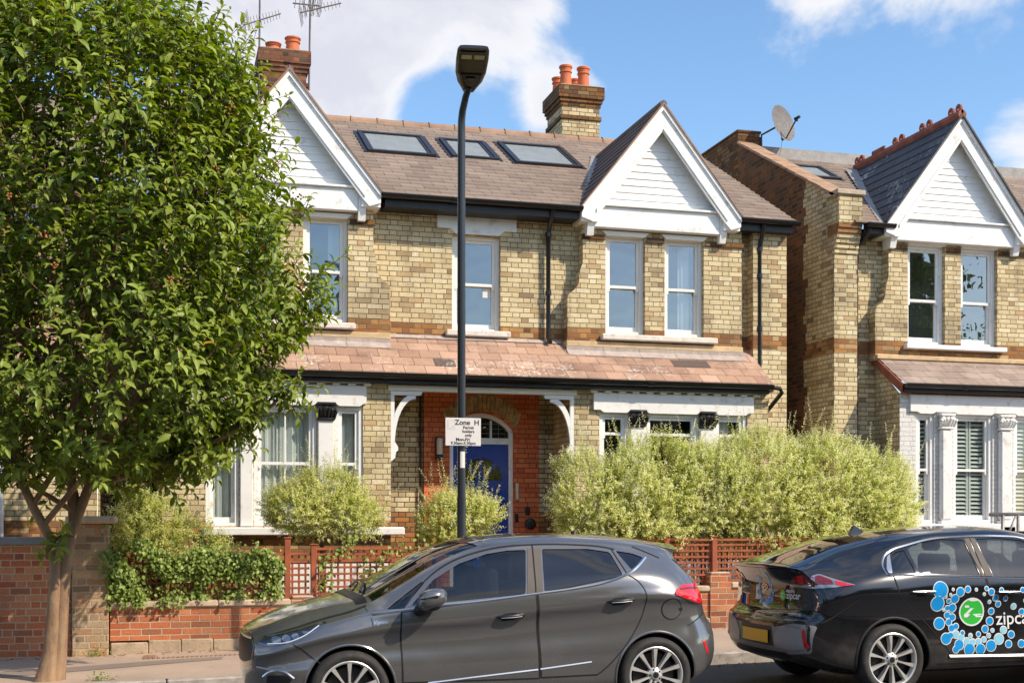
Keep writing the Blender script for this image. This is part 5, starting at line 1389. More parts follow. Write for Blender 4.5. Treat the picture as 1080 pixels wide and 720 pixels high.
willow('willow_shrub', [((3.66,15.75,1.63),(.36,.32,.36)),((3.44,15.7,1.58),(.26,.26,.32)),((3.90,15.7,1.57),(.24,.26,.28))], 1800, M['willow_y'], 'small pale willow in front of the blue door', 24, leaf=(.036,.017), ln=(.08,.22), stem=((3.65,15.75,1.4),(.4,.3,.3)), sprig=34, t0=.32)
willow('garden_bush', [((-.15,15.85,1.45),(.45,.40,.42)),((-.32,15.75,1.70),(.22,.25,.32)),((.35,15.85,1.28),(.45,.35,.30))], 1500, M['willow_y'], 'loose pale green bush rising above the ivy by the pillar', 25, leaf=(.04,.012), sprig=10)
# ---- ivy on the trellis
def ivy(name, boxes, n, label, seed, leaf=.048):
    rng = np.random.default_rng(seed); P = []
    t = thing(name, (boxes[0][0], Y_WALL, boxes[0][4]), label, 'ivy')
    wts = np.array([(b[1]-b[0])*(b[5]-b[4]) for b in boxes]); wts /= wts.sum()
    for k in range(n):
        b = boxes[rng.choice(len(boxes), p=wts)]
        x, z = rng.uniform(b[0], b[1]), rng.uniform(b[4], b[5])
        nz = noise.noise(Vector((x*3, z*3, seed)))
        if nz < -.20 and rng.uniform() < .85: continue
        if z > 1.12 and nz < (z-1.22)*1.4 and rng.uniform() < .9: continue
        y = b[2]+(b[3]-b[2])*rng.uniform() - .08*nz
        P.append((x, y, z))
    P = np.array(P); n = len(P)
    D = norm(rng.normal(size=(n,3))*.5+np.array([0,-.45,-.6])); N = norm(rng.normal(size=(n,3))*.55+np.array([.1,-.8,.6]))
    L = leaf*rng.uniform(.6,1.25,n); W = L*.85; T = np.clip(rng.normal(.55,.24,n), 0, 1)
    leaf_object('foliage', P, D, N, L, W, T, M['ivy'], t, big=True, curl=.15)
    return t
ivy('ivy', [(-.62,1.40,Y_WALL-.10,Y_WALL+.12,.70,1.30),(-.62,.25,Y_WALL-.13,Y_WALL+.12,.62,1.42),(-.70,-.25,Y_WALL-.14,Y_WALL+.1,1.0,1.62),(.1,1.1,Y_WALL-.08,Y_WALL+.15,1.2,1.38),(-.5,1.35,Y_WALL-.02,Y_WALL+.16,.7,1.28)], 10500, 'dense green ivy covering the trellis beside the pillar', 31)
ivy('climbing_rose', [(1.85,3.3,Y_WALL-.02,Y_WALL+.2,1.20,1.45),(2.3,2.6,Y_WALL-.02,Y_WALL+.16,.85,1.3),(1.78,2.0,Y_WALL-.02,Y_WALL+.16,.75,1.2)], 520, 'sparse climbing rose on the open trellis', 32, leaf=.05)['category'] = 'climber'
def weed(x, y, n, h, label, seed):
    rng = np.random.default_rng(seed); g0 = gz(x)+.12
    t = thing('weed', (x,y,g0), label, 'weed')
    base = [np.array([x,y,g0])+rng.normal(size=3)*np.array([.05,.02,0]) for _ in range(n)]
    dirs = [norm(rng.normal(size=3)*.6+np.array([0,-.3,.9])) for _ in range(n)]; lens = [rng.uniform(.5,1)*h for _ in range(n)]
    P, D, N, L, W, T, _ = shoots(rng, base, dirs, lens, .02, .035, .018, tint0=.3, tint1=.7)
    leaf_object('foliage', P, D, N, L, W, T, M['ivy'], t)
weed(.95, 15.12, 16, .20, 'small green weed at the foot of the low wall', 41); weed(1.10, 15.12, 10, .17, 'second small weed at the wall foot, nearer the car', 42)
weed(-.72, 15.1, 12, .16, 'low weed at the base of the brick pillar', 43); weed(-.55, 12.75, 22, .12, 'yellowish weed at the foot of the tree', 44)
# fallen leaves along the gutter and wall foot
rng = np.random.default_rng(50); n = 900
x = rng.uniform(-3, 12, n); sel = rng.uniform(size=n) < .5
y = np.where(sel, Y_WALL-.05-np.abs(rng.normal(size=n))*.10, Y_KERB-.02-np.abs(rng.normal(size=n))*.16)
z = gz(x)+np.where(sel, .124, .006)+.004
P = np.stack([x,y,z],1); D = norm(rng.normal(size=(n,3))*np.array([1,1,.15])); N = norm(rng.normal(size=(n,3))*.3+np.array([0,0,1]))
lf = leaf_object('fallen_leaves', P, D, N, rng.uniform(.02,.05,n), rng.uniform(.012,.03,n), rng.uniform(0,1,n), leafmat('dry_leaf', [(0,(.10,.05,.025)),(.5,(.26,.12,.05)),(1,(.32,.20,.09))], .8, .05))
tag(lf, kind='stuff')

# ---- trees across the road, behind the viewpoint: they show in the car and window reflections
M['leaf2'] = leafmat('street_tree_leaf', [(0,(.06,.10,.03)),(.5,(.13,.19,.05)),(1,(.24,.31,.09))], .5, .25)
def far_tree(x, y, h, seed, label):
    rng = np.random.default_rng(seed); g0 = gz(x)+.1
    t = thing('plane_tree', (x,y,g0), label, 'tree', 'trees across the road')
    mb = MB(); mb.tube([(x,y,g0),(x+.05,y,1.5),(x,y,h*.55),(x+.1,y,h*.85)], [.2,.15,.12,.04], 10)
    for k in range(12):
        a = rng.uniform(0,6.28); mb.tube([(x,y,h*(.3+.03*k)),(x+.8*math.cos(a),y+.8*math.sin(a),h*(.42+.03*k)),(x+1.5*math.cos(a),y+1.5*math.sin(a),h*(.5+.03*k))], [.06,.04,.015], 6)
    mb.build('trunk', M['bark'], t, smooth=True)
    n = 12000; cl = rng.normal(size=(60,3)); cl = norm(cl)*rng.uniform(.5,1,(60,1))*np.array([2.1,2.1,h*.33])+np.array([x,y,h*.66])
    P = cl[rng.integers(0,60,n)]+rng.normal(size=(n,3))*.36
    leaf_object('crown', P, rng.normal(size=(n,3)), rng.normal(size=(n,3)), rng.uniform(.12,.20,n)*(h/8)**1.6, rng.uniform(.10,.15,n)*(h/8)**1.6, rng.uniform(0,1,n), M['leaf2'], t)
far_tree(-5.5, -3.2, 7.5, 61, 'leafy tree across the road, left of the viewpoint'); far_tree(5.2, -4.2, 7.2, 62, 'leafy tree across the road, just right of the viewpoint')
far_tree(12.5, -3.6, 8.2, 63, 'tall leafy tree across the road, far right of the viewpoint'); far_tree(25.0, -4.0, 12.5, 66, 'tallest leafy tree across the road, opposite the white bay'); far_tree(19.5, -3.4, 7.6, 64, 'leafy tree across the road, farthest right of the viewpoint')
far_tree(-12.5, -3.4, 8.0, 65, 'leafy tree across the road, farthest left of the viewpoint')
# the terrace across the road
O = thing('brick_terrace', (3,-12,0), 'plain brick terrace across the road behind the viewpoint', 'house')
mb = MB()
hl = [(x+dx, x+dx+1.0, z, z+1.6) for x in range(-24, 36, 5) for dx in (.8, 2.8) for z in (1.0, 4.2)]
mb.wall(-26, 38, -.6, 6.2, 0, hl, .15)
mb.v = [(6-px, -9-py, pz) for px, py, pz in mb.v]; mb.build('wall', M['yellow_plain'], O)
mb = MB()
for a, b, c, d in hl: mb.quad([(6-a,-9.1,c),(6-b,-9.1,c),(6-b,-9.1,d),(6-a,-9.1,d)])
mb.build('window_panes', M['door_glass'], O)
mb = MB(); mb.quad([(32,-8.7,6.1),(-32,-8.7,6.1),(-32,-13,8.4),(32,-13,8.4)]); mb.quad([(32,-13,8.4),(-32,-13,8.4),(-32,-17,6.1),(32,-17,6.1)]); mb.build('roof', M['roof'], O)
# ------------------------------------------------------------------ cars
def carpaint(name, col, flake=.5, rough=.28, coat=1.0, metal=.6):
    m, t, b = newmat(name)
    tc = t.n('ShaderNodeTexCoord')
    n1 = t.noise(tc.outputs['Object'], 2.0, 5, .6); n2 = t.noise(tc.outputs['Object'], 900, 1, .5)
    c = t.mix(t.rng(n2, .45, .7, 0, flake), tuple(x*.75 for x in col), tuple(min(1, x*1.6) for x in col))
    sep = t.n('ShaderNodeSeparateXYZ'); t.link(tc.outputs['Object'], sep.inputs[0])
    dust = t.m('MULTIPLY', t.rng(sep.outputs[2], .75, .2), t.rng(n1, .35, .7))
    c = t.mix(t.m('MULTIPLY', dust, .35), c, (.20,.17,.14))
    t.link(c, b.inputs['Base Color']); b.inputs['Metallic'].default_value = metal
    t.link(t.rng(t.m('ADD', t.m('MULTIPLY', n1, .25), t.m('MULTIPLY', dust, .6)), 0, 1, rough-.05, rough+.3), b.inputs['Roughness'])
    b.inputs['Coat Weight'].default_value = coat; b.inputs['Coat Roughness'].default_value = .04
    return m
M['grey_paint'] = carpaint('grey_metallic_paint', (.235,.23,.23), rough=.22, metal=.65)
M['black_paint'] = carpaint('black_metallic_paint', (.006,.007,.011), flake=.3, rough=.2, metal=.2)
M['gap'] = plain('panel_gap_shadow', (.006,.006,.006), .8)
M['rubber'] = plain('tyre_rubber', (.028,.026,.025), .75, vary=.35, scale=9, dirt=(.07,.06,.05))
M['chrome'] = plain('satin_chrome', (.66,.65,.64), .24, 1.0, vary=.04)
M['alloy'] = plain('silver_alloy', (.66,.64,.61), .32, .45, vary=.06, scale=8, dirt=(.48,.43,.38))
M['sat_grey'] = plain('satin_grey_trim', (.36,.35,.34), .35, .3, vary=.08)
M['alloy_dark'] = plain('dark_alloy', (.035,.035,.037), .35, .5, vary=.1)
M['plastic'] = plain('black_car_plastic', (.014,.014,.015), .42, vary=.2)
M['seat'] = plain('seat_fabric', (.04,.04,.045), .85, vary=.2)
M['car_glass'] = glass('car_window_glass', (.55,.62,.62), base=.03, dark=.72)
M['privacy'] = glass('privacy_glass', (.2,.22,.24), base=.05, dark=.45)
M['lamp_clear'] = glass('headlamp_lens', (.95,.97,1), base=.04)
M['lamp_red'] = plain('red_lamp_lens', (.62,.012,.018), .07, vary=.25, scale=30, coat=1.0)
M['lamp_dkred'] = plain('dark_red_lamp_lens', (.16,.006,.012), .07, vary=.4, scale=40, coat=1.0)
M['lamp_silver'] = plain('lamp_reflector', (.40,.40,.40), .15, .9, vary=.2, scale=20)
M['plate_yellow'] = plain('yellow_number_plate', (.90,.46,.015), .4, vary=.06)
M['plate_green'] = plain('green_plate_flash', (.04,.42,.08), .4)
M['bumper_grey'] = plain('grey_bumper_plastic', (.26,.25,.25), .42, .2, vary=.12)
M['d_white'] = plain('white_vinyl', (.82,.82,.82), .35, vary=.01, coat=.5)
M['d_blue'] = plain('blue_vinyl', (.0,.30,.72), .35, vary=.06, coat=.5)
M['d_cyan'] = plain('pale_blue_vinyl', (.28,.62,.78), .35, vary=.05, coat=.5)
M['d_green'] = plain('green_vinyl', (.03,.52,.05), .35, vary=.02, coat=.5)

def pchip(tab):
    xs = np.array([a for a, b in tab], float); ys = np.array([b for a, b in tab], float)
    h = np.diff(xs); d = np.diff(ys)/h; m = np.zeros(len(xs))
    m[0], m[-1] = d[0], d[-1]
    for i in range(1, len(xs)-1):
        if d[i-1]*d[i] > 0:
            w1, w2 = 2*h[i]+h[i-1], h[i]+2*h[i-1]; m[i] = (w1+w2)/(w1/d[i-1]+w2/d[i])
    def f(x):
        x = np.clip(x, xs[0], xs[-1]); i = np.clip(np.searchsorted(xs, x)-1, 0, len(xs)-2)
        t = (x-xs[i])/h[i]
        return ys[i]*(1+2*t)*(1-t)**2 + m[i]*h[i]*t*(1-t)**2 + ys[i+1]*t*t*(3-2*t) + m[i+1]*h[i]*t*t*(t-1)
    return f
def catmull(P, n):
    P = np.array(P); out = []
    for i in range(len(P)-1):
        p0, p1, p2, p3 = P[max(i-1,0)], P[i], P[i+1], P[min(i+2,len(P)-1)]
        # centripetal-ish tangents limited to the local segment to avoid overshoot
        l1 = np.linalg.norm(p2-p1)+1e-9; l0 = np.linalg.norm(p1-p0)+1e-9; l2 = np.linalg.norm(p3-p2)+1e-9
        m1 = ((p1-p0)/l0*l1+(p2-p1)/l1*l0)/(l0+l1)*l1 if i > 0 else (p2-p1)
        m2 = ((p2-p1)/l1*l2+(p3-p2)/l2*l1)/(l1+l2)*l1 if i < len(P)-2 else (p2-p1)
        for k in range(n):
            t = k/n
            out.append(p1*(1+2*t)*(1-t)**2+m1*t*(1-t)**2+p2*t*t*(3-2*t)+m2*t*t*(t-1))
    out.append(P[-1]); return np.array(out)

class Car:
    """body lofted from measured curves; panels, glass and lamps are laid on it by projection"""
    def __init__(s, name, length, half, curves, profile, Ef, Er, label):
        s.L, s.half = length, half; s.c = {k: pchip(v) for k, v in curves.items()}
        s.prof, s.Ef, s.Er = profile, pchip(Ef), pchip(Er)
        s.loft(); s.label = label; s.name = name
    def section(s, x):
        c = {k: float(f(x)) for k, f in s.c.items()}
        return catmull(s.prof(c), 7)
    def loft(s):
        t = np.linspace(0, 1, 121); xs = s.L*(t-.055*np.sin(4*PI*t)/2 if False else t)
        e = np.array([0,.004,.012,.025,.04,.06,.085,.11,.14]); xs = np.unique(np.round(np.concatenate([e, np.arange(.17, s.L-.16, .03), s.L-e]), 4))
        rows = [s.section(x) for x in xs]; n = len(rows[0]); V = []; 
        K = 8
        def warp(x, y, z):
            bf = max(0, 1-x/.75)**2; br = max(0, 1-(s.L-x)/.75)**2
            yy = min(1, abs(y)/s.half)
            return x + bf*(float(s.Ef(z))+.17*yy**2.4) - br*(float(s.Er(z))+s.rear_curve*yy**2.4)
        s.rear_curve = .14
        verts, faces = [], []
        idx = {}
        def add(x, y, z):
            verts.append((warp(x, y, z), y, z)); return len(verts)-1
        ring = []
        for x, r in zip(xs, rows):
            a = [add(x, -p[0], p[1]) for p in r]; b = [a[0] if r[0][0] < 1e-6 else None]
            b = [a[k] if (k == 0 or k == n-1) else add(x, r[k][0], r[k][1]) for k in range(n)]
            ring.append((a, b))
        for i in range(len(xs)-1):
            for k in range(n-1):
                a, b = ring[i]; c, d = ring[i+1]
                faces.append((a[k], c[k], c[k+1], a[k+1])[::-1]); faces.append((b[k], b[k+1], d[k+1], d[k])[::-1])
        for i, x, flip in ((0, xs[0], False), (len(xs)-1, xs[-1], True)):
            a, b = ring[i]; r = rows[i]; prev = None
            for k in range(n):
                if k in (0, n-1): row = [a[k]]
                else:
                    row = [a[k]]+[add(x, -r[k][0]+2*r[k][0]*j/K, r[k][1]) for j in range(1, K)]+[b[k]]
                if prev is not None:
                    if len(prev) == 1:
                        fs = [(prev[0], row[j+1], row[j]) for j in range(K)]
                    elif len(row) == 1:
                        fs = [(prev[j], prev[j+1], row[0]) for j in range(K)]
                    else: fs = [(prev[j], prev[j+1], row[j+1], row[j]) for j in range(K)]
                    faces += [f if not flip else f[::-1] for f in fs]
                prev = row
        bm = bmesh.new(); vs = [bm.verts.new(v) for v in verts]
        for f in faces:
            try: bm.faces.new([vs[k] for k in f])
            except ValueError: pass
        bmesh.ops.remove_doubles(bm, verts=bm.verts, dist=1e-5)
        bmesh.ops.recalc_face_normals(bm, faces=bm.faces)
        me = bpy.data.meshes.new('shell'); bm.to_mesh(me); bm.free()
        s.shell = me
        me.calc_loop_triangles()
        s.V = [v.co.copy() for v in me.vertices]; s.N = [v.normal.copy() for v in me.vertices]
        s.T = [tuple(t.vertices) for t in me.loop_triangles]
        s.bvh = BVHTree.FromPolygons(s.V, s.T)
    def nrm(s, loc, i):
        a, b, c = s.T[i]; A, B, C_ = s.V[a], s.V[b], s.V[c]
        v0, v1, v2 = B-A, C_-A, loc-A
        d00, d01, d11, d20, d21 = v0.dot(v0), v0.dot(v1), v1.dot(v1), v2.dot(v0), v2.dot(v1)
        dn = d00*d11-d01*d01
        if abs(dn) < 1e-14: return s.N[a]
        v = (d11*d20-d01*d21)/dn; w = (d00*d21-d01*d20)/dn
        return (s.N[a]*(1-v-w)+s.N[b]*v+s.N[c]*w).normalized()
    def hit(s, p, mode):
        if mode == 'side': o, d = Vector((p[0], -3, p[1])), Vector((0,1,0))
        elif mode == 'top': o, d = Vector((p[0], p[1], 4)), Vector((0,0,-1))
        elif mode == 'rear': o, d = Vector((s.L+3, p[0], p[1])), Vector((-1,0,0))
        elif mode == 'front': o, d = Vector((-3, p[0], p[1])), Vector((1,0,0))
        else:   # diagonal corner: mode = angle in degrees, 0 = from the side, 90 = from the rear; p[0] measured across the ray
            a = R(mode); d = Vector((-math.sin(a), math.cos(a), 0)); q = Vector((math.cos(a), math.sin(a), 0))
            o = q*p[0] - d*6 + Vector((0,0,p[1]))
        l, n, i, _ = s.bvh.ray_cast(o, d)
        if l is None:
            l, n, i, _ = s.bvh.find_nearest(o + d*(6 if not isinstance(mode, str) else 2.2))
        return l, s.nrm(l, i)
    # --- building parts
    def setup(s, loc, slope, flip):
        """flip False: front points to -X; True: front points to +X"""
        s.root = thing(s.name, loc, s.label, 'car')
        s.root.rotation_euler = (0, -slope, 0)
        s.flip = flip
    def place(s, co):    # car frame (x from the front, y towards far side) to root frame
        return Vector((s.L-co[0], co[1], co[2])) if s.flip else Vector(co)
    def finish(s, name, verts, faces, mats, parent=None, normals=None, mi=None, smooth=True, mirror=False):
        par = parent or s.root
        vs = [s.place(Vector((v[0], -v[1], v[2])) if mirror else v) for v in verts]
        fl = (s.flip != mirror)
        fs = [tuple(reversed(f)) for f in faces] if fl else [tuple(f) for f in faces]
        me = bpy.data.meshes.new(name); me.from_pydata(vs, [], fs); me.update()
        for m in (mats if isinstance(mats, (list, tuple)) else [mats]): me.materials.append(m)
        if mi: me.polygons.foreach_set('material_index', mi)
        if smooth: me.polygons.foreach_set('use_smooth', [True]*len(fs))
        if normals:
            nn = [s.place_n(Vector((n[0], -n[1], n[2])) if mirror else n) for n in normals]
            me.normals_split_custom_set_from_vertices([tuple(n) for n in nn])
        elif smooth: me.set_sharp_from_angle(angle=R(40))
        o = bpy.data.objects.new(name, me); COL.objects.link(o); o.parent = par
        return o
    def place_n(s, n): return Vector((-n[0], n[1], n[2])) if s.flip else Vector(n)
    def cdt(s, poly, step):
        poly = [Vector(p) for p in poly]; out = []
        for i, p in enumerate(poly):
            q = poly[(i+1) % len(poly)]; n = max(1, int((q-p).length/step))
            out += [p.lerp(q, k/n) for k in range(n)]
        nb = len(out); edges = [(k, (k+1) % nb) for k in range(nb)]
        xs = [p.x for p in out]; ys = [p.y for p in out]
        def inside(x, y):
            r = False; j = nb-1
            for i in range(nb):
                if (out[i].y > y) != (out[j].y > y) and x < (out[j].x-out[i].x)*(y-out[i].y)/(out[j].y-out[i].y)+out[i].x: r = not r
                j = i
            return r
        x = min(xs)+step/2; g = []
        while x < max(xs):
            y = min(ys)+step/2
            while y < max(ys):
                if inside(x, y) and min((Vector((x,y))-p).length for p in out) > step*.45: g.append(Vector((x, y)))
                y += step
            x += step
        v, e, f, *_ = delaunay_2d_cdt(out+g, edges, [], 1, 1e-6)
        return v, f
    def patch(s, name, poly, mode, mats, off=.002, step=.05, parent=None, rim=None, mirror=False, inset=0.0):
        """lay a polygon on the body; rim = (material, width) adds a dark shut line round it"""
        v2, f2 = s.cdt(poly, step)
        res = []
        V, N, F = [], [], []
        for p in v2:
            l, n = s.hit(p, mode); V.append(l+n*off); N.append(n)
        # orientation: make faces agree with normals
        for f in f2:
            a, b, c = (V[f[0]], V[f[1]], V[f[2]]); nn = (b-a).cross(c-a)
            F.append(tuple(f) if nn.dot(N[f[0]]) >= 0 else tuple(reversed(f)))
        o = s.finish(name, V, F, mats, parent, N)
        if mirror: s.finish(name, V, F, mats, parent, N, mirror=True)
        return o
    def ribbon(s, pts, w, mode, closed=False):
        """offset polyline to a closed polygon strip"""
        P = [Vector(p) for p in pts]; n = len(P); L_, R_ = [], []
        for i in range(n):
            a = P[(i-1) % n] if closed or i > 0 else P[i]; b = P[(i+1) % n] if closed or i < n-1 else P[i]
            d = (b-a).normalized(); nn = Vector((-d.y, d.x)); L_.append(P[i]+nn*w/2); R_.append(P[i]-nn*w/2)
        return L_, R_
    def strip(s, name, pts, w, mode, mat, off=.003, parent=None, closed=False, step=.04, thick=0.0, mirror=False):
        P = []
        pts = [Vector(p) for p in pts]
        m_ = len(pts) if closed else len(pts)-1
        for i in range(m_):
            a, b = pts[i], pts[(i+1) % len(pts)]; k = max(1, int((b-a).length/step))
            P += [a.lerp(b, j/k) for j in range(k)]
        if not closed: P.append(pts[-1])
        L_, R_ = s.ribbon(P, w, mode, closed); V, N = [], []
        for p in L_+R_:
            l, n = s.hit(p, mode); V.append(l+n*off); N.append(n)
        n_ = len(P); F = []
        for i in range(n_ if closed else n_-1):
            j = (i+1) % n_; F.append((i, j, n_+j, n_+i))
        if thick:
            # raised moulding: middle ridge
            C_ = []
            for p in P:
                l, n = s.hit(p, mode); C_.append(l+n*(off+thick))
            V = V[:n_]+C_+V[n_:]; F = []
            for i in range(n_ if closed else n_-1):
                j = (i+1) % n_; F.append((i, j, n_+j, n_+i)); F.append((n_+i, n_+j, 2*n_+j, 2*n_+i))
            N = None
        FF = []
        for f in F:
            a, b, c = V[f[0]], V[f[1]], V[f[2]]; nn = (b-a).cross(c-a)
            l, n = s.hit(P[f[0] % n_], mode)
            FF.append(tuple(f) if nn.dot(n) >= 0 else tuple(reversed(f)))
        o = s.finish(name, V, FF, mat, parent, N)
        if mirror: s.finish(name, V, FF, mat, parent, N, mirror=True)
        return o
    def cut_body(s, arches, cabin, side_wins, top_wins, paint, arch_r=.335):
        o = bpy.data.objects.new('body', s.shell); COL.objects.link(o)
        s.shell.materials.append(paint); s.shell.materials.append(M['plastic'])
        cutters = []
        def cutter(build):
            mb = MB(); build(mb); me = bpy.data.meshes.new('cutter'); me.from_pydata(mb.v, [], mb.f); me.update()
            bm = bmesh.new(); bm.from_mesh(me); bmesh.ops.recalc_face_normals(bm, faces=bm.faces); bm.to_mesh(me); bm.free()
            me.materials.append(paint); me.materials.append(M['plastic']); me.polygons.foreach_set('material_index', [1]*len(me.polygons))
            c = bpy.data.objects.new('cutter', me); COL.objects.link(c); cutters.append(c)
        def arch(mb):
            for x, z in arches:
                for a, b in ((-1.2, -s.half+.33), (s.half-.33, 1.2)):
                    mb.tube([(x,a,z),(x,b,z)], arch_r, 56)
        cutter(arch)
        cutter(lambda mb: mb.prism(cabin[0], 'y', -cabin[1], cabin[1]))
        cutter(lambda mb: [mb.prism(p, 'y', -1.3, 1.3) for p in side_wins])
        cutter(lambda mb: [mb.prism(p, 'z', z0, 2.2) for p, z0 in top_wins])
        for c in cutters:
            md = o.modifiers.new('cut', 'BOOLEAN'); md.operation = 'DIFFERENCE'; md.object = c; md.solver = 'EXACT'
        dg = bpy.context.evaluated_depsgraph_get(); me = bpy.data.meshes.new_from_object(o.evaluated_get(dg))
        for c in cutters: bpy.data.objects.remove(c)
        bpy.data.objects.remove(o)
        # smooth normals from the uncut body, hard edges at the cuts
        nn = []
        for p in me.polygons:
            on = p.material_index == 0
            for li in p.loop_indices:
                if on:
                    co = me.vertices[me.loops[li].vertex_index].co
                    l, n, i, d = s.bvh.find_nearest(co); n = s.nrm(l, i)
                    nn.append(tuple(n if n.dot(p.normal) > .6 else p.normal))
                else: nn.append(tuple(p.normal))
        if s.flip:
            nn = [(-a, b, c) for a, b, c in nn]
            for v in me.vertices: v.co.x = s.L-v.co.x
            # reverse winding after mirroring, keep the loop normals in step
            k = 0; new = []
            for p in me.polygons:
                ls = nn[k:k+p.loop_total]; k += p.loop_total; new += [ls[0]]+ls[1:][::-1]
            nn = new; me.flip_normals()
        me.polygons.foreach_set('use_smooth', [True]*len(me.polygons))
        me.normals_split_custom_set(nn)
        b = bpy.data.objects.new('body', me); COL.objects.link(b); b.parent = s.root
        return b
    def wheel(s, x, z, r, spokes, ymir=False, width=.205, yout=None, style='vee'):
        y0 = -(s.half-.025) if yout is None else -yout; mir = ymir
        def build(name, mb, mat, par):
            bm = bmesh.new(); vs = [bm.verts.new(v) for v in mb.v]
            for f in mb.f:
                try: bm.faces.new([vs[i] for i in f])
                except ValueError: pass
            bmesh.ops.recalc_face_normals(bm, faces=bm.faces)
            V = [v.co.copy() for v in bm.verts]; F = [[v.index for v in f.verts] for f in bm.faces]; bm.verts.index_update()
            F = [[v.index for v in f.verts] for f in bm.faces]; bm.free()
            return s.finish(name, V, F, mat, par, mirror=mir)
        rr = r*.735
        mb = MB(); mb.lathe([(rr*.97,.03),(rr*.93,.05),(rr*.9,.16),(rr*.2,.165),(0,.165)], (x,y0,z), 36, 'y'); mb.lathe([(rr*.80,.07),(rr*.80,.085),(rr*.2,.085)], (x,y0,z), 36, 'y')
        hub = build('wheel', mb, M['alloy_dark'], s.root)
        mb = MB(); mb.lathe([(rr*.985,.03),(rr*1.0,.012),(rr*1.06,.002),(rr*1.16,-.006),(r*.90,-.002),(r*.955,.012),(r*.99,.028),(r,.045),(r,width-.045),(r*.97,width-.015),(rr*1.1,width),(rr,width-.02)], (x,y0,z), 56, 'y')
        for k in (1, -1):  pass
        build('tyre', mb, M['rubber'], hub)
        mb = MB(); mb.lathe([(rr*.90,.05),(rr*.94,.012),(rr*.985,.006),(rr*1.02,.010),(rr*1.01,.024)], (x,y0,z), 56, 'y')
        for k in range(spokes):
            a = 2*PI*k/spokes + s.spin
            def pt(rad, ang, dep): return (x+rad*math.cos(ang), y0+dep, z+rad*math.sin(ang))
            if style == 'vee':    # slim blades in pairs widening to the rim
                w0, w1 = .075, .13
                q = [(rr*.20,-w0*2.2),(rr*.20,w0*2.2),(rr*.55,w0*.95),(rr*.95,w1*.62),(rr*.95,-w1*.62),(rr*.55,-w0*.95)]
                front = [pt(p, a+t, .030 if p < rr*.4 else .022 if p < rr*.8 else .012) for p, t in q]
                back = [pt(p, a+t*.9, .075) for p, t in q]
            else:                  # turbine: swept blades
                q = [(rr*.20,-.12),(rr*.20,.14),(rr*.55,.15),(rr*.95,.17),(rr*.95,.01),(rr*.55,.03)]
                front = [pt(p, a+t, .032 if p < rr*.4 else .018) for p, t in q]; back = [pt(p, a+t, .07) for p, t in q]
            i = mb.verts(front+back); n = len(q)
            mb.face(range(i, i+n)); mb.face([i+n+j for j in reversed(range(n))])
            for j in range(n): mb.face([i+j, i+n+j, i+n+(j+1)%n, i+(j+1)%n])
        mb.lathe([(0,.018),(rr*.13,.018),(rr*.15,.024),(rr*.27,.034),(rr*.27,.08)], (x,y0,z), 28, 'y')
        build('rim', mb, M['alloy'], hub)
        mb = MB()
        for k in range(5):
            a = 2*PI*k/5+s.spin+.3; mb.lathe([(0,.022),(rr*.034,.024),(rr*.034,.034)], (x+rr*.20*math.cos(a),y0,z+rr*.20*math.sin(a)), 8, 'y')
        mb.lathe([(0,.013),(rr*.105,.0145),(rr*.115,.019)], (x,y0,z), 20, 'y')
        build('hub_cap', mb, M['alloy_dark'], hub)
    def seats(s, xs, zb, y, h=.62, dirx=1):
        for x in xs:
            for yy in (-y, y):
                mb = MB()
                for (dx, w, z0, z1, t_) in ((0,.23,zb,zb+h,.10),(.03*dirx,.13,zb+h+.03,zb+h+.20,.075)):
                    mb.cbox(x+dx-t_/2, x+dx+t_/2, yy-w, yy+w, z0, z1, .03)
                s.finish('seat', mb.v, mb.f, M['seat'])

def rounded(poly, r, n=5):
    """round the corners of a polygon; r may be a list"""
    out = []; P = [Vector(p) for p in poly]; m = len(P)
    for i in range(m):
        rr = r[i] if hasattr(r, '__len__') else r
        a, b, c = P[i-1], P[i], P[(i+1) % m]
        if rr <= 0: out.append(b); continue
        d1, d2 = (a-b), (c-b); k = min(rr, d1.length*.45, d2.length*.45)
        p, q = b+d1.normalized()*k, b+d2.normalized()*k
        for j in range(n+1):
            t = j/n; out.append(p*(1-t)**2+b*2*t*(1-t)+q*t*t)
    return [tuple(v) for v in out]
def inset(poly, d):
    P = [Vector(p) for p in poly]; n = len(P)
    ar = sum(P[k].x*P[(k+1)%n].y-P[(k+1)%n].x*P[k].y for k in range(n)); sg = 1 if ar > 0 else -1
    out = []
    for i in range(n):
        a, b, c = P[i-1], P[i], P[(i+1) % n]
        d1, d2 = (b-a).normalized(), (c-b).normalized(); n1, n2 = Vector((-d1.y,d1.x))*sg, Vector((-d2.y,d2.x))*sg
        m_ = (n1+n2); m_ = m_.normalized()/max(.35, m_.normalized().dot(n1)); out.append(tuple(b+m_*d))
    return out
def bez(pts, n=8):
    """smooth curve through 2D points"""
    return [tuple(p) for p in catmull(pts, n)]

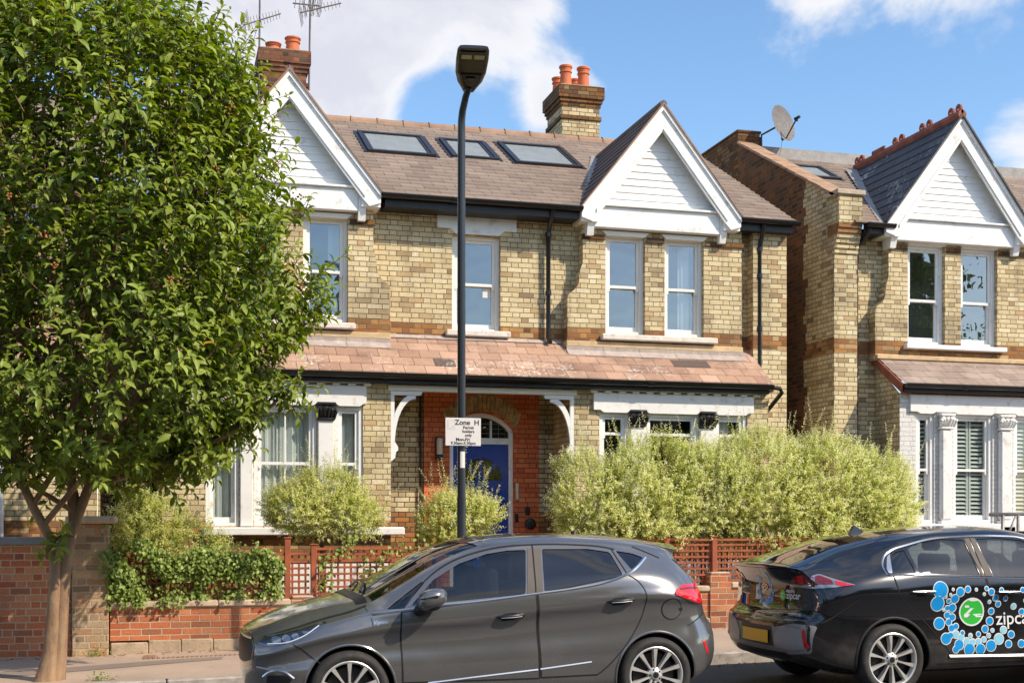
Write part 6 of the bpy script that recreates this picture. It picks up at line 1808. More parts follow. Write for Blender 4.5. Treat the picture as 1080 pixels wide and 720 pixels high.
# ============ grey hatchback ============
def prof_hatch(c):
    w, we, wb = c['w'], c['we'], c['wb']; zt, ze, zs, zc, z0 = c['zt'], c['ze'], c['zs'], c['zc'], c['z0']
    gl = np.array([wb, zs]); ed = np.array([we, ze]); mid = gl*.5+ed*.5+np.array([.018*min(1,(ze-zs)/.3), 0])
    return [(0,z0),(w-.16,z0),(w-.045,z0+.045),(w-.008,z0+.20),(w-.004,z0+.30),(w-.036,zc-.12),(w-.024,zc-.05),(w,zc),((w+wb)/2+.004,(zc+zs)/2+.004),(wb,zs),tuple(mid),(we,ze),(we*.86,ze+(zt-ze)*.52),(we*.5,zt-(zt-ze)*.13),(0,zt)]
H_ = Car('hatchback_car', 4.04, .8675, dict(
    z0=[(0,.22),(.3,.19),(.8,.19),(3.3,.20),(3.8,.24),(4.04,.30)],
    w=[(0,.66),(.06,.71),(.15,.76),(.35,.82),(.62,.856),(.82,.867),(1.2,.852),(2.2,.856),(3.0,.862),(3.31,.867),(3.6,.845),(3.8,.81),(3.95,.75),(4.04,.69)],
    zc=[(0,.60),(.3,.66),(.7,.74),(1.2,.79),(1.78,.815),(2.29,.865),(2.88,.905),(3.22,.945),(3.6,.93),(4.04,.86)],
    zs=[(0,.66),(.3,.745),(.64,.82),(.93,.885),(1.03,.900),(1.45,.940),(1.78,.960),(2.29,1.010),(2.6,1.045),(2.93,1.085),(3.2,1.10),(3.5,1.07),(4.04,.98)],
    wb=[(0,.62),(.15,.70),(.3,.755),(.64,.80),(1.0,.825),(1.5,.832),(2.3,.838),(3.0,.835),(3.4,.815),(3.7,.77),(3.9,.71),(4.04,.66)],
    ze=[(0,.72),(.15,.775),(.3,.815),(.64,.875),(.93,.935),(1.06,.965),(1.22,1.045),(1.47,1.185),(1.75,1.31),(1.99,1.375),(2.3,1.415),(2.6,1.42),(3.0,1.405),(3.3,1.37),(3.6,1.31),(3.75,1.28),(4.04,1.24)],
    we=[(0,.53),(.15,.60),(.3,.64),(.64,.69),(.93,.725),(1.06,.735),(1.25,.71),(1.47,.675),(1.75,.635),(1.99,.61),(2.3,.595),(2.8,.585),(3.3,.565),(3.6,.55),(4.04,.54)],
    zt=[(0,.765),(.14,.82),(.3,.875),(.54,.945),(.80,1.0),(.92,1.022),(1.06,1.09),(1.25,1.19),(1.61,1.365),(1.85,1.435),(2.1,1.468),(2.45,1.478),(2.9,1.462),(3.3,1.42),(3.62,1.37),(3.75,1.35),(4.04,1.33)]),
    prof_hatch,
    [(.15,.15),(.25,.10),(.38,.065),(.5,.05),(.6,.05),(.68,.06),(.75,.085),(.82,.10),(1.2,.2)],
    [(.2,.18),(.3,.12),(.40,.085),(.48,.07),(.60,.075),(.70,.10),(.76,.14),(.85,.17),(.95,.19),(1.03,.22),(1.10,.27),(1.20,.37),(1.26,.42),(1.30,.395),(1.34,.33),(1.5,.3)],
    'dark grey metallic five-door hatchback parked at the kerb, facing left')
H_.spin = R(18)
cx0 = .565
H_.setup((cx0, 9.60+.8675, gz(cx0)), .018, False)
# side glass outlines in the car frame (x from the front, z)
fq = [(1.115,.925),(1.235,.925),(1.43,1.115),(1.41,1.125)]
fw = [(1.30,.945),(2.215,1.005),(2.275,1.350),(2.12,1.348),(1.95,1.325),(1.72,1.255),(1.50,1.135)]
rw = [(2.37,1.022),(2.72,1.062),(3.045,1.125),(2.985,1.315),(2.80,1.345),(2.41,1.353)]
qw = [(3.135,1.165),(3.275,1.262),(3.18,1.300),(3.035,1.325)]
fw, rw = rounded(fw, [.03,.02,.02,0,0,0,.02]), rounded(rw, [.02,0,.03,.03,0,.02])
qw, fq = rounded(qw, [.02,.03,.03,.02]), rounded(fq, .012)
cabin = ([(1.05,.72),(3.55,.72),(3.45,1.05),(3.3,1.28),(2.9,1.385),(2.3,1.40),(1.95,1.365),(1.6,1.25),(1.30,1.08),(1.05,.96)], .535)
wsc = [(1.02,-.69),(.99,-.55),(.965,-.3),(.955,0),(.965,.3),(.99,.55),(1.02,.69),(1.9,.565),(1.80,.3),(1.77,0),(1.80,-.3),(1.9,-.565)]
rgl = [(3.66,-.48),(3.66,.48),(3.80,.50),(3.80,-.50)]
H_.cut_body([(.82,.315),(3.31,.315)], cabin, [fq, fw, rw, qw], [(wsc, .86)], M['grey_paint'], arch_r=.345)
for p, mt in ((fw, 'car_glass'), (rw, 'privacy'), (qw, 'privacy')):
    H_.patch('window_glass', inset(p, -.006), 'side', M[mt], off=-.006, step=.09, mirror=True)
H_.patch('window_glass', inset(fq, -.004), 'side', M['privacy'], off=-.006, step=.06, mirror=True)
H_.patch('windscreen', wsc, 'top', M['car_glass'], off=-.004, step=.10)
# doors: painted skins with shut lines around them
fd = bez([(1.225,.36),(1.222,.60),(1.218,.80),(1.225,.90)], 5)+[(2.300,1.001),(2.308,.70),(2.315,.34)]
rd = [(2.318,1.004)]+bez([(3.085,1.130),(3.16,1.08),(3.218,.99),(3.205,.83),(3.10,.64),(2.98,.50),(2.85,.38),(2.80,.345)], 4)+[(2.332,.345)]
for nm, p in (('front_door', fd), ('rear_door', rd)):
    d = H_.patch(nm, inset(p, .005), 'side', M['grey_paint'], off=.0042, step=.035)
    H_.strip('shut_line', p, .013, 'side', M['gap'], off=.0032, closed=True, step=.02, parent=d)
    hx_, hz_ = (2.09, .838) if nm == 'front_door' else (3.005, .928)
    sl_ = .055
    recess = rounded([(hx_-.085,hz_-.035),(hx_+.045,hz_-.028),(hx_+.05,hz_+.03),(hx_-.075,hz_+.022)], .03)
    H_.patch('handle_recess', recess, 'side', M['gap'], off=.0055, step=.03, parent=d)
    l, n = H_.hit((hx_, hz_), 'side'); mb = MB()
    c_ = Vector(l)+n*.03
    pts = [Vector((hx_-.115,c_.y+.020,hz_-.006)),Vector((hx_-.09,c_.y+.003,hz_-.003)),Vector((hx_,c_.y-.006,hz_)),Vector((hx_+.08,c_.y,hz_+.006)),Vector((hx_+.11,c_.y+.020,hz_+.008))]
    mb.tube(pts, [.010,.017,.019,.018,.010], 10)
    mb.v = [(a, b, hz_+(c-hz_)*1.0) for a, b, c in mb.v]
    H_.finish('handle', mb.v, mb.f, M['plastic'], d)
    mb = MB(); mb.tube([Vector((hx_-.09,c_.y-.010,hz_-.010)),Vector((hx_,c_.y-.022,hz_-.008)),Vector((hx_+.08,c_.y-.013,hz_-.002))], .0035, 6); H_.finish('handle_trim', mb.v, mb.f, M['chrome'], d)
# door-frame lines above the glass, pillars in gloss black-grey
H_.strip('shut_line', bez([(1.225,.905),(1.40,1.10),(1.62,1.25),(1.90,1.345),(2.10,1.378),(2.30,1.388),(2.7,1.38),(2.96,1.352),(3.03,1.335)], 5), .010, 'side', M['gap'], off=.003, step=.02)
H_.strip('shut_line', [(2.302,1.005),(2.318,1.20),(2.335,1.382)], .011, 'side', M['gap'], off=.003, step=.02)
H_.strip('shut_line', bez([(3.085,1.128),(3.05,1.22),(3.0,1.345)], 4), .009, 'side', M['gap'], off=.003, step=.02)
H_.patch('pillar_cover', [(2.228,1.003),(2.294,1.008),(2.325,1.355),(2.288,1.353)], 'side', plain('pillar_grey_film', (.12,.106,.095), .6, 0, spec=.2), off=.0055, step=.05)
H_.patch('pillar_cover', [(2.306,1.010),(2.358,1.018),(2.400,1.355),(2.338,1.357)], 'side', M['pillar_film'] if 'pillar_film' in M else bpy.data.materials['pillar_grey_film'], off=.0055, step=.05)
# brightwork
H_.strip('window_trim', bez([(1.00,.892),(1.22,.912),(1.45,.936),(1.78,.955),(2.30,1.004),(2.62,1.036),(2.9,1.080),(3.11,1.150),(3.22,1.215),(3.292,1.268)], 5), .021, 'side', M['chrome'], off=.004, thick=.006, mirror=True)
H_.strip('side_moulding', [(1.42,.345),(1.78,.372),(2.305,.407)], .024, 'side', M['chrome'], off=.002, thick=.008)
H_.strip('side_moulding', [(2.325,.409),(2.75,.447)], .024, 'side', M['chrome'], off=.002, thick=.008)
# fuel flap
c_ = (3.455,.845); circ = [(c_[0]+.088*math.cos(2*PI*k/28), c_[1]+.085*math.sin(2*PI*k/28)) for k in range(28)]
ff = H_.patch('fuel_flap', inset(circ, .004), 'side', M['grey_paint'], off=.0042, step=.03); H_.strip('shut_line', circ, .009, 'side', M['gap'], off=.0032, closed=True, step=.02, parent=ff)
H_.patch('finger_notch', rounded([(3.52,.828),(3.555,.828),(3.555,.852),(3.52,.852)], .008), 'side', M['gap'], off=.005, step=.02, parent=ff)
# bonnet shut line, bumper seams
H_.strip('shut_line', bez([(.20,.735),(.42,.800),(.64,.862),(.86,.915),(.97,.952)], 5), .010, 'side', M['gap'], off=.003, step=.02)
H_.strip('shut_line', bez([(.40,.685),(.47,.64),(.545,.575),(.60,.535)], 4), .008, 'side', M['gap'], off=.003, step=.02)
H_.strip('shut_line', bez([(3.60,.70),(3.70,.745),(3.80,.80)], 4), .008, 'side', M['gap'], off=.003, step=.02)
H_.strip('shut_line', bez([(.955,.945),(.99,.86),(1.0,.80)], 3), .006, 'side', M['gap'], off=.001)
# headlamp
hl = rounded([(.13,.690),(.20,.745),(.42,.795),(.665,.850),(.60,.790),(.52,.748),(.42,.700),(.22,.668)], [.02,.03,.05,.01,.03,.04,.04,.03])
lamp_ = H_.patch('headlight', hl, 'side', M['lamp_silver'], off=.002, step=.03)
H_.patch('lamp_bezel', inset(hl, .014), 'side', M['plastic'], off=.004, step=.03, parent=lamp_)
for (cx_, cz_, r_) in ((.285,.712,.030),(.355,.726,.028),(.42,.742,.024)):
    H_.patch('projector', [(cx_+r_*1.15*math.cos(2*PI*k/16), cz_+r_*math.sin(2*PI*k/16)) for k in range(16)], 'side', M['lamp_silver'], off=.006, step=.02, parent=lamp_)
H_.strip('light_guide', bez([(.22,.684),(.36,.698),(.47,.738),(.60,.815)], 4), .007, 'side', M['d_white'], off=.008, parent=lamp_)
H_.strip('light_guide', bez([(.22,.735),(.40,.778),(.60,.830)], 4), .010, 'side', M['lamp_silver'], off=.008, parent=lamp_)
H_.patch('lamp_lens', inset(hl, -.002), 'side', M['lamp_clear'], off=.014, step=.03, parent=lamp_)
# grille, fog surround
H_.patch('grille', rounded([(-.56,.56),(-.60,.66),(-.5,.72),(.5,.72),(.60,.66),(.56,.56),(.3,.52),(-.3,.52)], .03), 'front', M['plastic'], off=.003, step=.05)
H_.strip('grille_trim', [(-.56,.56),(-.60,.66),(-.5,.72),(.5,.72),(.60,.66),(.56,.56)], .02, 'front', M['chrome'], off=.004, thick=.008)
H_.strip('fog_trim', bez([(.18,.44),(.22,.475),(.34,.475),(.40,.43)], 4), .018, 'side', M['chrome'], off=.002, thick=.006)
H_.patch('fog_recess', rounded([(.20,.36),(.21,.455),(.345,.455),(.385,.42),(.34,.36)], .02), 'side', M['plastic'], off=.002, step=.04)
# badge script on the wing
V, F = text_faces('Vignale', .042); vv = []
for a, b in V:
    l, n = H_.hit((1.00+a*.95+b*.25, .815+b), 'side'); vv.append(l+n*.003)
H_.finish('badge', vv, F, M['chrome'])
# rear lamp wraps round the corner
def hz45(x, y, ang): a = R(ang); return x*math.cos(a)+y*math.sin(a)
tl = [(3.47,.962),(3.50,1.005),(3.565,1.035),(3.76,1.036),(3.80,1.0),(3.815,.93),(3.80,.868),(3.70,.885),(3.58,.925)]
tail = H_.patch('tail_light', rounded([(x if x < 3.6 else 3.6+(x-3.6)*.9, z) for x, z in tl], .02), 'side', M['lamp_red'], off=.010, step=.025)
H_.strip('light_bar', bez([(3.51,.968),(3.60,.955),(3.70,.915),(3.765,.892)], 4), .022, 'side', plain('bright_red_lens', (.85,.03,.04), .08, coat=1), off=.0125, parent=tail)
H_.strip('light_bar', bez([(3.53,1.0),(3.64,1.004),(3.74,.995)], 4), .014, 'side', M['lamp_dkred'], off=.0125, parent=tail)
H_.patch('reflector', rounded([(3.735,.575),(3.765,.575),(3.812,.47),(3.79,.455)], .008), 'side', M['lamp_red'], off=.003, step=.03)
# tailgate glass edge and roof spoiler
sp = MB()
for k in range(1): pass
yy_ = [-.53,-.4,-.2,0,.2,.4,.53]; Vs, Fs = [], []
for j, y in enumerate(yy_):
    q = 1-abs(y)/.53; xe = 3.60+.10*min(1, q*2.2)
    for (x, z) in ((3.28,1.372+.05*min(1,q*1.5)),(3.45,1.352+.045*min(1,q*1.5)),(xe+.02,1.318+.042*min(1,q*1.5)),(xe+.015,1.298+.042*min(1,q*1.5)),(3.46,1.262),(3.40,1.25)): Vs.append(Vector((x, y, z)))
for j in range(len(yy_)-1):
    for k in range(5): Fs.append((j*6+k, (j+1)*6+k, (j+1)*6+k+1, j*6+k+1))
Fs.append(tuple(range(6))); Fs.append(tuple(6*(len(yy_)-1)+k for k in reversed(range(6))))
H_.finish('roof_spoiler', Vs, Fs, M['grey_paint'])
H_.strip('shut_line', bez([(3.20,1.352),(3.30,1.31),(3.42,1.255)], 4), .008, 'side', M['gap'], off=.003, step=.02)
H_.patch('rear_glass', rounded([(3.545,1.245),(3.60,1.225),(3.80,1.065),(3.775,1.055)], .01), 'side', M['plastic'], off=.003, step=.04)
# door mirror
mb = MB(); bm = bmesh.new(); bmesh.ops.create_uvsphere(bm, u_segments=20, v_segments=12, radius=1)
for v in bm.verts:
    x, y, z = v.co; x = math.copysign(abs(x)**.75, x); z = math.copysign(abs(z)**.7, z)
    tp = 1-.22*x*.5
    v.co = (1.44+x*.115+.02*y, -.98+y*.115, 1.005+z*.078*tp+.022*x)
mb.add_bm(bm); mr = H_.finish('wing_mirror', mb.v, mb.f, M['grey_paint'])
mb = MB(); bm = bmesh.new(); bmesh.ops.create_uvsphere(bm, u_segments=16, v_segments=10, radius=1)
for v in bm.verts: v.co = (1.415+v.co.x*.095, -.955+v.co.y*.10, .948+v.co.z*.042)
mb.add_bm(bm); mb.tube([(1.36,-.83,.905),(1.38,-.88,.92),(1.40,-.93,.945)], [.045,.04,.04], 10); H_.finish('mirror_base', mb.v, mb.f, M['plastic'], mr)
mb = MB(); mb.tube([(1.335,-1.05,1.005),(1.34,-1.075,1.008),(1.46,-1.10,1.03)], .007, 6); H_.finish('indicator', mb.v, mb.f, M['gap'], mr)
# aerial, wipers, sills
mb = MB(); mb.lathe([(.03,0),(.024,.02),(.0,.026)], (2.90,0,1.462), 12); mb.tube([(2.90,0,1.48),(3.02,0,1.62)], [.005,.003], 6); H_.finish('roof_aerial', mb.v, mb.f, M['plastic'])
for yy0, yy1, x1 in ((-.45,.10,1.02),(.10,.60,1.05)):
    l0, _ = H_.hit((.985, yy0), 'top'); l1, _ = H_.hit((x1+.05, yy1), 'top'); mb = MB(); mb.tube([l0+Vector((-.02,0,.015)), l0.lerp(l1,.5)+Vector((0,0,.03)), l1+Vector((0,0,.02))], .012, 6); H_.finish('wiper', mb.v, mb.f, M['plastic'])
H_.patch('scuttle', [(.90,-.66),(.985,-.68),(.955,-.3),(.945,0),(.955,.3),(.985,.68),(.90,.66),(.87,.3),(.862,0),(.87,-.3)], 'top', M['plastic'], off=.004, step=.06)
# arch lips
for ax in (.82, 3.31):
    H_.strip('arch_lip', [(ax+.352*math.cos(R(a)), .315+.352*math.sin(R(a))) for a in range(-12, 193, 6)], .018, 'side', M['grey_paint'], off=.004, thick=.004)
for ax in (.82, 3.31):
    for mr_ in (False, True): H_.wheel(ax, .312, .312, 10, mr_)
H_.seats((2.02, 2.95), .70, .36, .50)
mb = MB(); mb.lathe([(.175,-.012),(.19,0),(.175,.012),(.16,0),(.175,-.012)], (1.52,-.36,.98), 24, 'x'); H_.finish('steering_wheel', mb.v, mb.f, M['plastic'])
mb = MB(); mb.cbox(1.08,1.42,-.53,.53,.73,.94,.05); H_.finish('dashboard', mb.v, mb.f, M['plastic'])

# ============ black electric liftback ============
def prof_lift(c):
    w, we, wb = c['w'], c['we'], c['wb']; zt, ze, zs, zc, z0 = c['zt'], c['ze'], c['zs'], c['zc'], c['z0']
    gl = np.array([wb, zs]); ed = np.array([we, ze]); mid = gl*.5+ed*.5+np.array([.016*min(1,max(0,ze-zs)/.3), 0])
    return [(0,z0),(w-.16,z0),(w-.045,z0+.04),(w-.010,z0+.17),(w-.012,z0+.28),(w-.022,zc-.14),(w-.010,zc-.05),(w,zc),((w+wb)/2+.006,(zc+zs)/2+.01),(wb,zs),tuple(mid),(we,ze),(we*.85,ze+(zt-ze)*.50),(we*.5,zt-(zt-ze)*.13),(0,zt)]
L0 = 4.47
def rv(tab): return sorted([(L0-x, v) for x, v in tab])   # measured from the tail, stored from the nose
B_ = Car('liftback_car', L0, .905, dict(
    z0=rv([(0,.34),(.25,.26),(.6,.20),(1.0,.19),(3.6,.18),(4.2,.19),(4.47,.24)]),
    w=rv([(0,.80),(.06,.835),(.15,.86),(.4,.888),(.87,.905),(1.3,.893),(2.5,.893),(3.58,.905),(4.0,.86),(4.3,.76),(4.47,.62)]),
    zc=rv([(0,.80),(.25,.86),(.6,.90),(1.1,.885),(1.6,.86),(2.5,.83),(3.5,.76),(4.2,.66),(4.47,.56)]),
    zs=rv([(0,.98),(.3,1.0),(.6,1.03),(.9,1.045),(1.3,1.030),(1.8,1.005),(2.3,.975),(2.9,.94),(3.3,.90),(4.0,.80),(4.47,.62)]),
    wb=rv([(0,.745),(.15,.80),(.4,.835),(.9,.862),(1.5,.868),(2.3,.87),(3.2,.86),(3.9,.80),(4.3,.68),(4.47,.55)]),
    ze=rv([(0,1.10),(.2,1.12),(.45,1.155),(.70,1.215),(.89,1.275),(1.1,1.34),(1.33,1.385),(1.6,1.405),(1.9,1.41),(2.15,1.40),(2.5,1.335),(2.9,1.18),(3.2,1.04),(3.4,.96),(4.0,.86),(4.3,.75),(4.47,.66)]),
    we=rv([(0,.69),(.2,.68),(.45,.66),(.7,.64),(.9,.625),(1.4,.61),(1.9,.61),(2.4,.625),(2.9,.68),(3.2,.73),(3.5,.76),(4.0,.68),(4.3,.58),(4.47,.48)]),
    zt=rv([(0,1.150),(.1,1.175),(.25,1.222),(.43,1.278),(.75,1.362),(1.2,1.428),(1.6,1.455),(2.0,1.458),(2.3,1.435),(2.7,1.34),(3.1,1.18),(3.35,1.075),(3.5,1.03),(4.0,.93),(4.3,.81),(4.47,.72)])),
    prof_lift,
    [(.15,.1),(.3,.02),(.45,0),(.6,.01),(.75,.06),(1.0,.2)],
    [(.2,.16),(.30,.06),(.38,.02),(.46,0),(.62,0),(.672,.012),(.70,.055),(.76,.095),(.85,.108),(.95,.108),(1.02,.09),(1.08,.055),(1.13,.018),(1.16,.0),(1.3,0)],
    'black liftback car with blue bubble decals and a green round emblem on its side')
B_.spin = R(10)
bx = 5.25
B_.setup((bx, 9.72+.905, gz(bx)), .018, True)
T_ = lambda pts: [(L0-a, b) for a, b in pts]     # tail-based coordinates to the car frame
ww = .0
r1 = rounded([(.905,1.070),(1.125,1.062),(1.105,1.262),(.985,1.238)], [.03,.01,.01,.06])
r2 = rounded([(1.155,1.060),(1.765,1.022),(1.725,1.340),(1.50,1.350),(1.30,1.325),(1.145,1.275)], [.01,.02,.02,0,0,.01])
r3 = rounded([(1.90,1.015),(2.62,.985),(2.92,.972),(2.78,1.09),(2.55,1.235),(2.32,1.325),(2.1,1.348),(1.85,1.345)], [.02,0,.03,0,0,0,0,.02])
cab = ([(1.0,.70),(3.1,.70),(3.1,.98),(2.8,1.15),(2.45,1.30),(2.1,1.385),(1.6,1.39),(1.1,1.32),(.75,1.20),(.7,1.08)], .53)
wsb = [(3.30,-.66),(3.36,-.3),(3.38,0),(3.36,.3),(3.30,.66),(2.50,.585),(2.40,.3),(2.37,0),(2.40,-.3),(2.50,-.585)]
B_.cut_body([(L0-.872,.32),(L0-3.572,.32)], (T_(cab[0]), cab[1]), [T_(r1), T_(r2), T_(r3)], [(T_(wsb), .9)], M['black_paint'], arch_r=.352)
for p, mt in ((r1,'privacy'),(r2,'car_glass'),(r3,'car_glass')): B_.patch('window_glass', inset(T_(p), -.006), 'side', M[mt], off=-.005, step=.09, mirror=True)
B_.patch('windscreen', T_(wsb), 'top', M['car_glass'], off=-.004, step=.10)
# rear screen: dark glass on the sloping back, top projection
rs = T_(rounded([(.10,-.60),(.45,-.60),(.80,-.56),(1.08,-.50),(1.15,0),(1.08,.50),(.80,.56),(.45,.60),(.10,.60),(.06,0)], .05))
M['black_glass'] = plain('black_rear_glass', (.006,.007,.008), .03, vary=.1, coat=1)
B_.patch('rear_screen', rs, 'top', M['black_glass'], off=.002, step=.06)
B_.strip('shut_line', rs, .014, 'top', M['gap'], off=.001, closed=True)
# doors
fdB = T_([(1.825,1.008),(1.835,.66),(1.85,.30)]+[(2.72,.275)]+bez([(2.86,.60),(2.92,.80),(2.955,.965)], 4))
rdB = T_([(1.805,1.010),(1.815,.66),(1.825,.305),(1.47,.318)]+bez([(1.43,.36),(1.30,.52),(1.17,.66),(1.03,.78),(.93,.90),(.895,1.055)], 4))
for nm, p in (('front_door', fdB), ('rear_door', rdB)):
    d = B_.patch(nm, inset(p, .005), 'side', M['black_paint'], off=.0042, step=.035)
    B_.strip('shut_line', p, .012, 'side', M['gap'], off=.0032, closed=True, step=.02, parent=d)
    hx_, hz_ = (2.02, .862) if nm == 'front_door' else (1.155, .892)
    hx_ = L0-hx_
    l, n = B_.hit((hx_, hz_), 'side'); mb = MB(); y_ = l.y-.026
    B_.patch('handle_recess', rounded([(hx_-.05,hz_-.03),(hx_+.06,hz_-.03),(hx_+.06,hz_+.025),(hx_-.05,hz_+.025)], .025), 'side', M['gap'], off=.0055, step=.03, parent=d)
    mb.tube([(hx_-.12,y_+.02,hz_-.004),(hx_-.09,y_,hz_-.002),(hx_,y_-.006,hz_),(hx_+.09,y_,hz_+.002),(hx_+.12,y_+.02,hz_+.003)], [.010,.016,.017,.016,.010], 10); B_.finish('handle', mb.v, mb.f, M['black_paint'], d)
    mb = MB(); mb.tube([(hx_-.11,y_-.008,hz_+.012),(hx_,y_-.020,hz_+.014),(hx_+.11,y_-.008,hz_+.016)], .005, 6); B_.finish('handle_trim', mb.v, mb.f, M['chrome'], d)
B_.patch('pillar_cover', T_([(1.775,1.018),(1.80,1.016),(1.785,1.350),(1.732,1.345)]), 'side', bpy.data.materials['pillar_grey_film'], off=.0055, step=.05)
B_.patch('pillar_cover', T_([(1.815,1.016),(1.89,1.013),(1.84,1.348),(1.797,1.350)]), 'side', bpy.data.materials['pillar_grey_film'], off=.0055, step=.05)
# chrome hoop round the glass
hoop = bez([(2.95,.962),(2.62,.968),(1.90,.996),(1.78,1.002),(1.15,1.040),(.93,1.050),(.84,1.062),(.835,1.10),(.895,1.205),(.99,1.262),(1.15,1.305),(1.40,1.352),(1.70,1.366),(2.1,1.366),(2.34,1.345),(2.58,1.255),(2.84,1.085)], 5)
B_.strip('window_trim', T_(hoop), .015, 'side', M['chrome'], off=.003, thick=.006, mirror=True)
B_.patch('quarter_cover', T_(rounded([(.86,1.072),(.895,1.068),(.965,1.235),(.925,1.205),(.862,1.105)], .01)), 'side', M['chrome'], off=.002, step=.04)
B_.strip('sill_moulding', T_([(1.425,.322),(1.95,.305),(2.9,.275)]), .034, 'side', M['sat_grey'], off=.003, thick=.014)
B_.patch('sill_guard', T_([(1.32,.20),(3.1,.17),(3.1,.225),(1.30,.265)]), 'side', M['plastic'], off=.004, step=.06)
for ax in (.872, 3.572):
    B_.strip('arch_lip', [(L0-ax+.362*math.cos(R(a)), .32+.362*math.sin(R(a))) for a in range(-14, 195, 6)], .022, 'side', M['plastic'], off=.004, thick=.004)
    for mr_ in (False, True): B_.wheel(L0-ax, .317, .317, 10, mr_, style='turbine')
cfl = T_([(.607+.075*math.cos(2*PI*k/24), .985+.05*math.sin(2*PI*k/24)) for k in range(24)])
# tail: lamps, bumper skirt, plate, spoiler lamp (seen from behind)
def rear(name, poly, mat, off=.003, step=.04, **kw): return B_.patch(name, poly, 'rear', mat, off=off, step=step, **kw)
rear('bumper_skirt', rounded([(-.80,.40),(-.83,.64),(-.62,.645),(-.35,.60),(.35,.60),(.62,.645),(.83,.64),(.80,.40),(.45,.36),(-.45,.36)], .03), M['bumper_grey'], .004)
for s_ in (-1, 1):
    rear('bumper_wing', rounded([(s_*.36,.42),(s_*.34,.52),(s_*.45,.62),(s_*.72,.60),(s_*.77,.44),(s_*.6,.41)], .03), plain('bumper_panel_grey', (.33,.32,.33), .4, .2, vary=.1), .010)
    rear('reflector', rounded([(s_*.715,.60),(s_*.750,.60),(s_*.800,.455),(s_*.785,.445),(s_*.755,.45)], .006), M['lamp_red'], .016)
pl = rear('plate_recess', rounded([(-.33,.43),(-.30,.60),(.30,.60),(.33,.43)], .03), M['plastic'], .007)
npl = rear('number_plate', [(-.26,.452),(.26,.452),(.26,.563),(-.26,.563)], M['plate_yellow'], .020)
rear('plate_flash', [(.235,.452),(.262,.452),(.262,.563),(.235,.563)], M['plate_green'], .0215, parent=npl)
rear('diffuser', rounded([(-.55,.34),(-.5,.385),(.5,.385),(.55,.34)], .02), M['plastic'], .008)
hatch = rear('tailgate', rounded([(-.70,.70),(-.72,.80),(-.64,1.06),(-.60,1.115),(.60,1.115),(.64,1.06),(.72,.80),(.70,.70)], .03), M['black_glass'], .003)
rear('spoiler_lamp', [(-.20,1.120),(.52,1.120),(.52,1.142),(-.20,1.142)][:4] if False else [(-.22,1.122),(.22,1.122),(.22,1.142),(-.22,1.142)], M['lamp_red'], .006)
# lamps wrap the corners: inner part from the rear, outer part from the diagonal
for s_ in (-1, 1):
    li = rear('tail_light', rounded([(s_*.42,.955),(s_*.50,1.045),(s_*.66,1.075),(s_*.735,1.05),(s_*.735,.955)], .012), M['lamp_dkred'], .008)
    rear('light_element', rounded([(s_*.56,.995),(s_*.585,1.06),(s_*.655,1.065),(s_*.64,.99)], .008), M['lamp_red'], .011, parent=li)
    rear('light_element', rounded([(s_*.44,.957),(s_*.455,.985),(s_*.72,.985),(s_*.72,.957)], .006), M['lamp_silver'], .011, parent=li)
def corner(name, poly, mat, off=.003, step=.03, ang=40, parent=None):
    # poly in tail coordinates: (x from tail along the flank, z), projected along a diagonal towards the near corner
    return B_.patch(name, [(hx45(x, ang), z) for x, z in poly], ang, mat, off=off, step=step, parent=parent)
def hx45(x, ang): a = R(ang); return (L0-x)*math.cos(a) - .86*math.sin(a)
oc = B_.patch('tail_light', T_(rounded([(.165,.950),(.175,1.06),(.25,1.075),(.36,1.03),(.52,.978),(.36,.962)], [.01,.02,.02,.02,.005,.02])), 'side', M['lamp_silver'], off=.006, step=.025)
B_.patch('light_element', T_(rounded([(.20,.985),(.205,1.055),(.25,1.062),(.33,1.025),(.335,.985)], .008)), 'side', M['lamp_dkred'], off=.0085, step=.03, parent=oc)
B_.patch('light_element', T_(rounded([(.35,.985),(.36,1.015),(.505,.977),(.40,.967)], .006)), 'side', M['lamp_red'], off=.009, step=.03, parent=oc)
B_.strip('shut_line', T_(bez([(.20,.655),(.30,.70),(.42,.78),(.55,.86)], 4)), .008, 'side', M['gap'], off=.003, step=.02)
# roof fin
mb = MB(); mb.prism([(-.09,-.02),(.11,-.02),(.09,.0),(-.02,.075),(-.045,.07),(-.08,.0)], 'y', -.02, .02)
fz = 1.405; mb.v = [(L0-1.05-a, b*(1.0 if c < .03 else .35), c+fz) for a, b, c in mb.v]; B_.finish('roof_fin', mb.v, mb.f, M['black_paint'], smooth=False)
mb = MB(); bm = bmesh.new(); bmesh.ops.create_uvsphere(bm, u_segments=18, v_segments=10, radius=1)
for v in bm.verts: v.co = (L0-2.83+v.co.x*.11, -.99+v.co.y*.11, 1.03+v.co.z*.075)
mb.add_bm(bm); mb.tube([(L0-2.80,-.85,.96),(L0-2.82,-.93,.99)], .035, 8); B_.finish('wing_mirror', mb.v, mb.f, M['black_paint'])
B_.seats((2.35, 1.25), .68, .37, .50, dirx=1)
mb = MB(); mb.lathe([(.175,-.012),(.19,0),(.175,.012),(.16,0),(.175,-.012)], (L0-2.85,.36,.98), 24, 'x'); B_.finish('steering_wheel', mb.v, mb.f, M['plastic'])
hl2 = T_(rounded([(4.05,.70),(4.35,.66),(4.36,.60),(4.0,.66),(3.85,.74)], .02)); B_.patch('headlight', hl2, 'side', M['lamp_silver'], off=.004, step=.04)
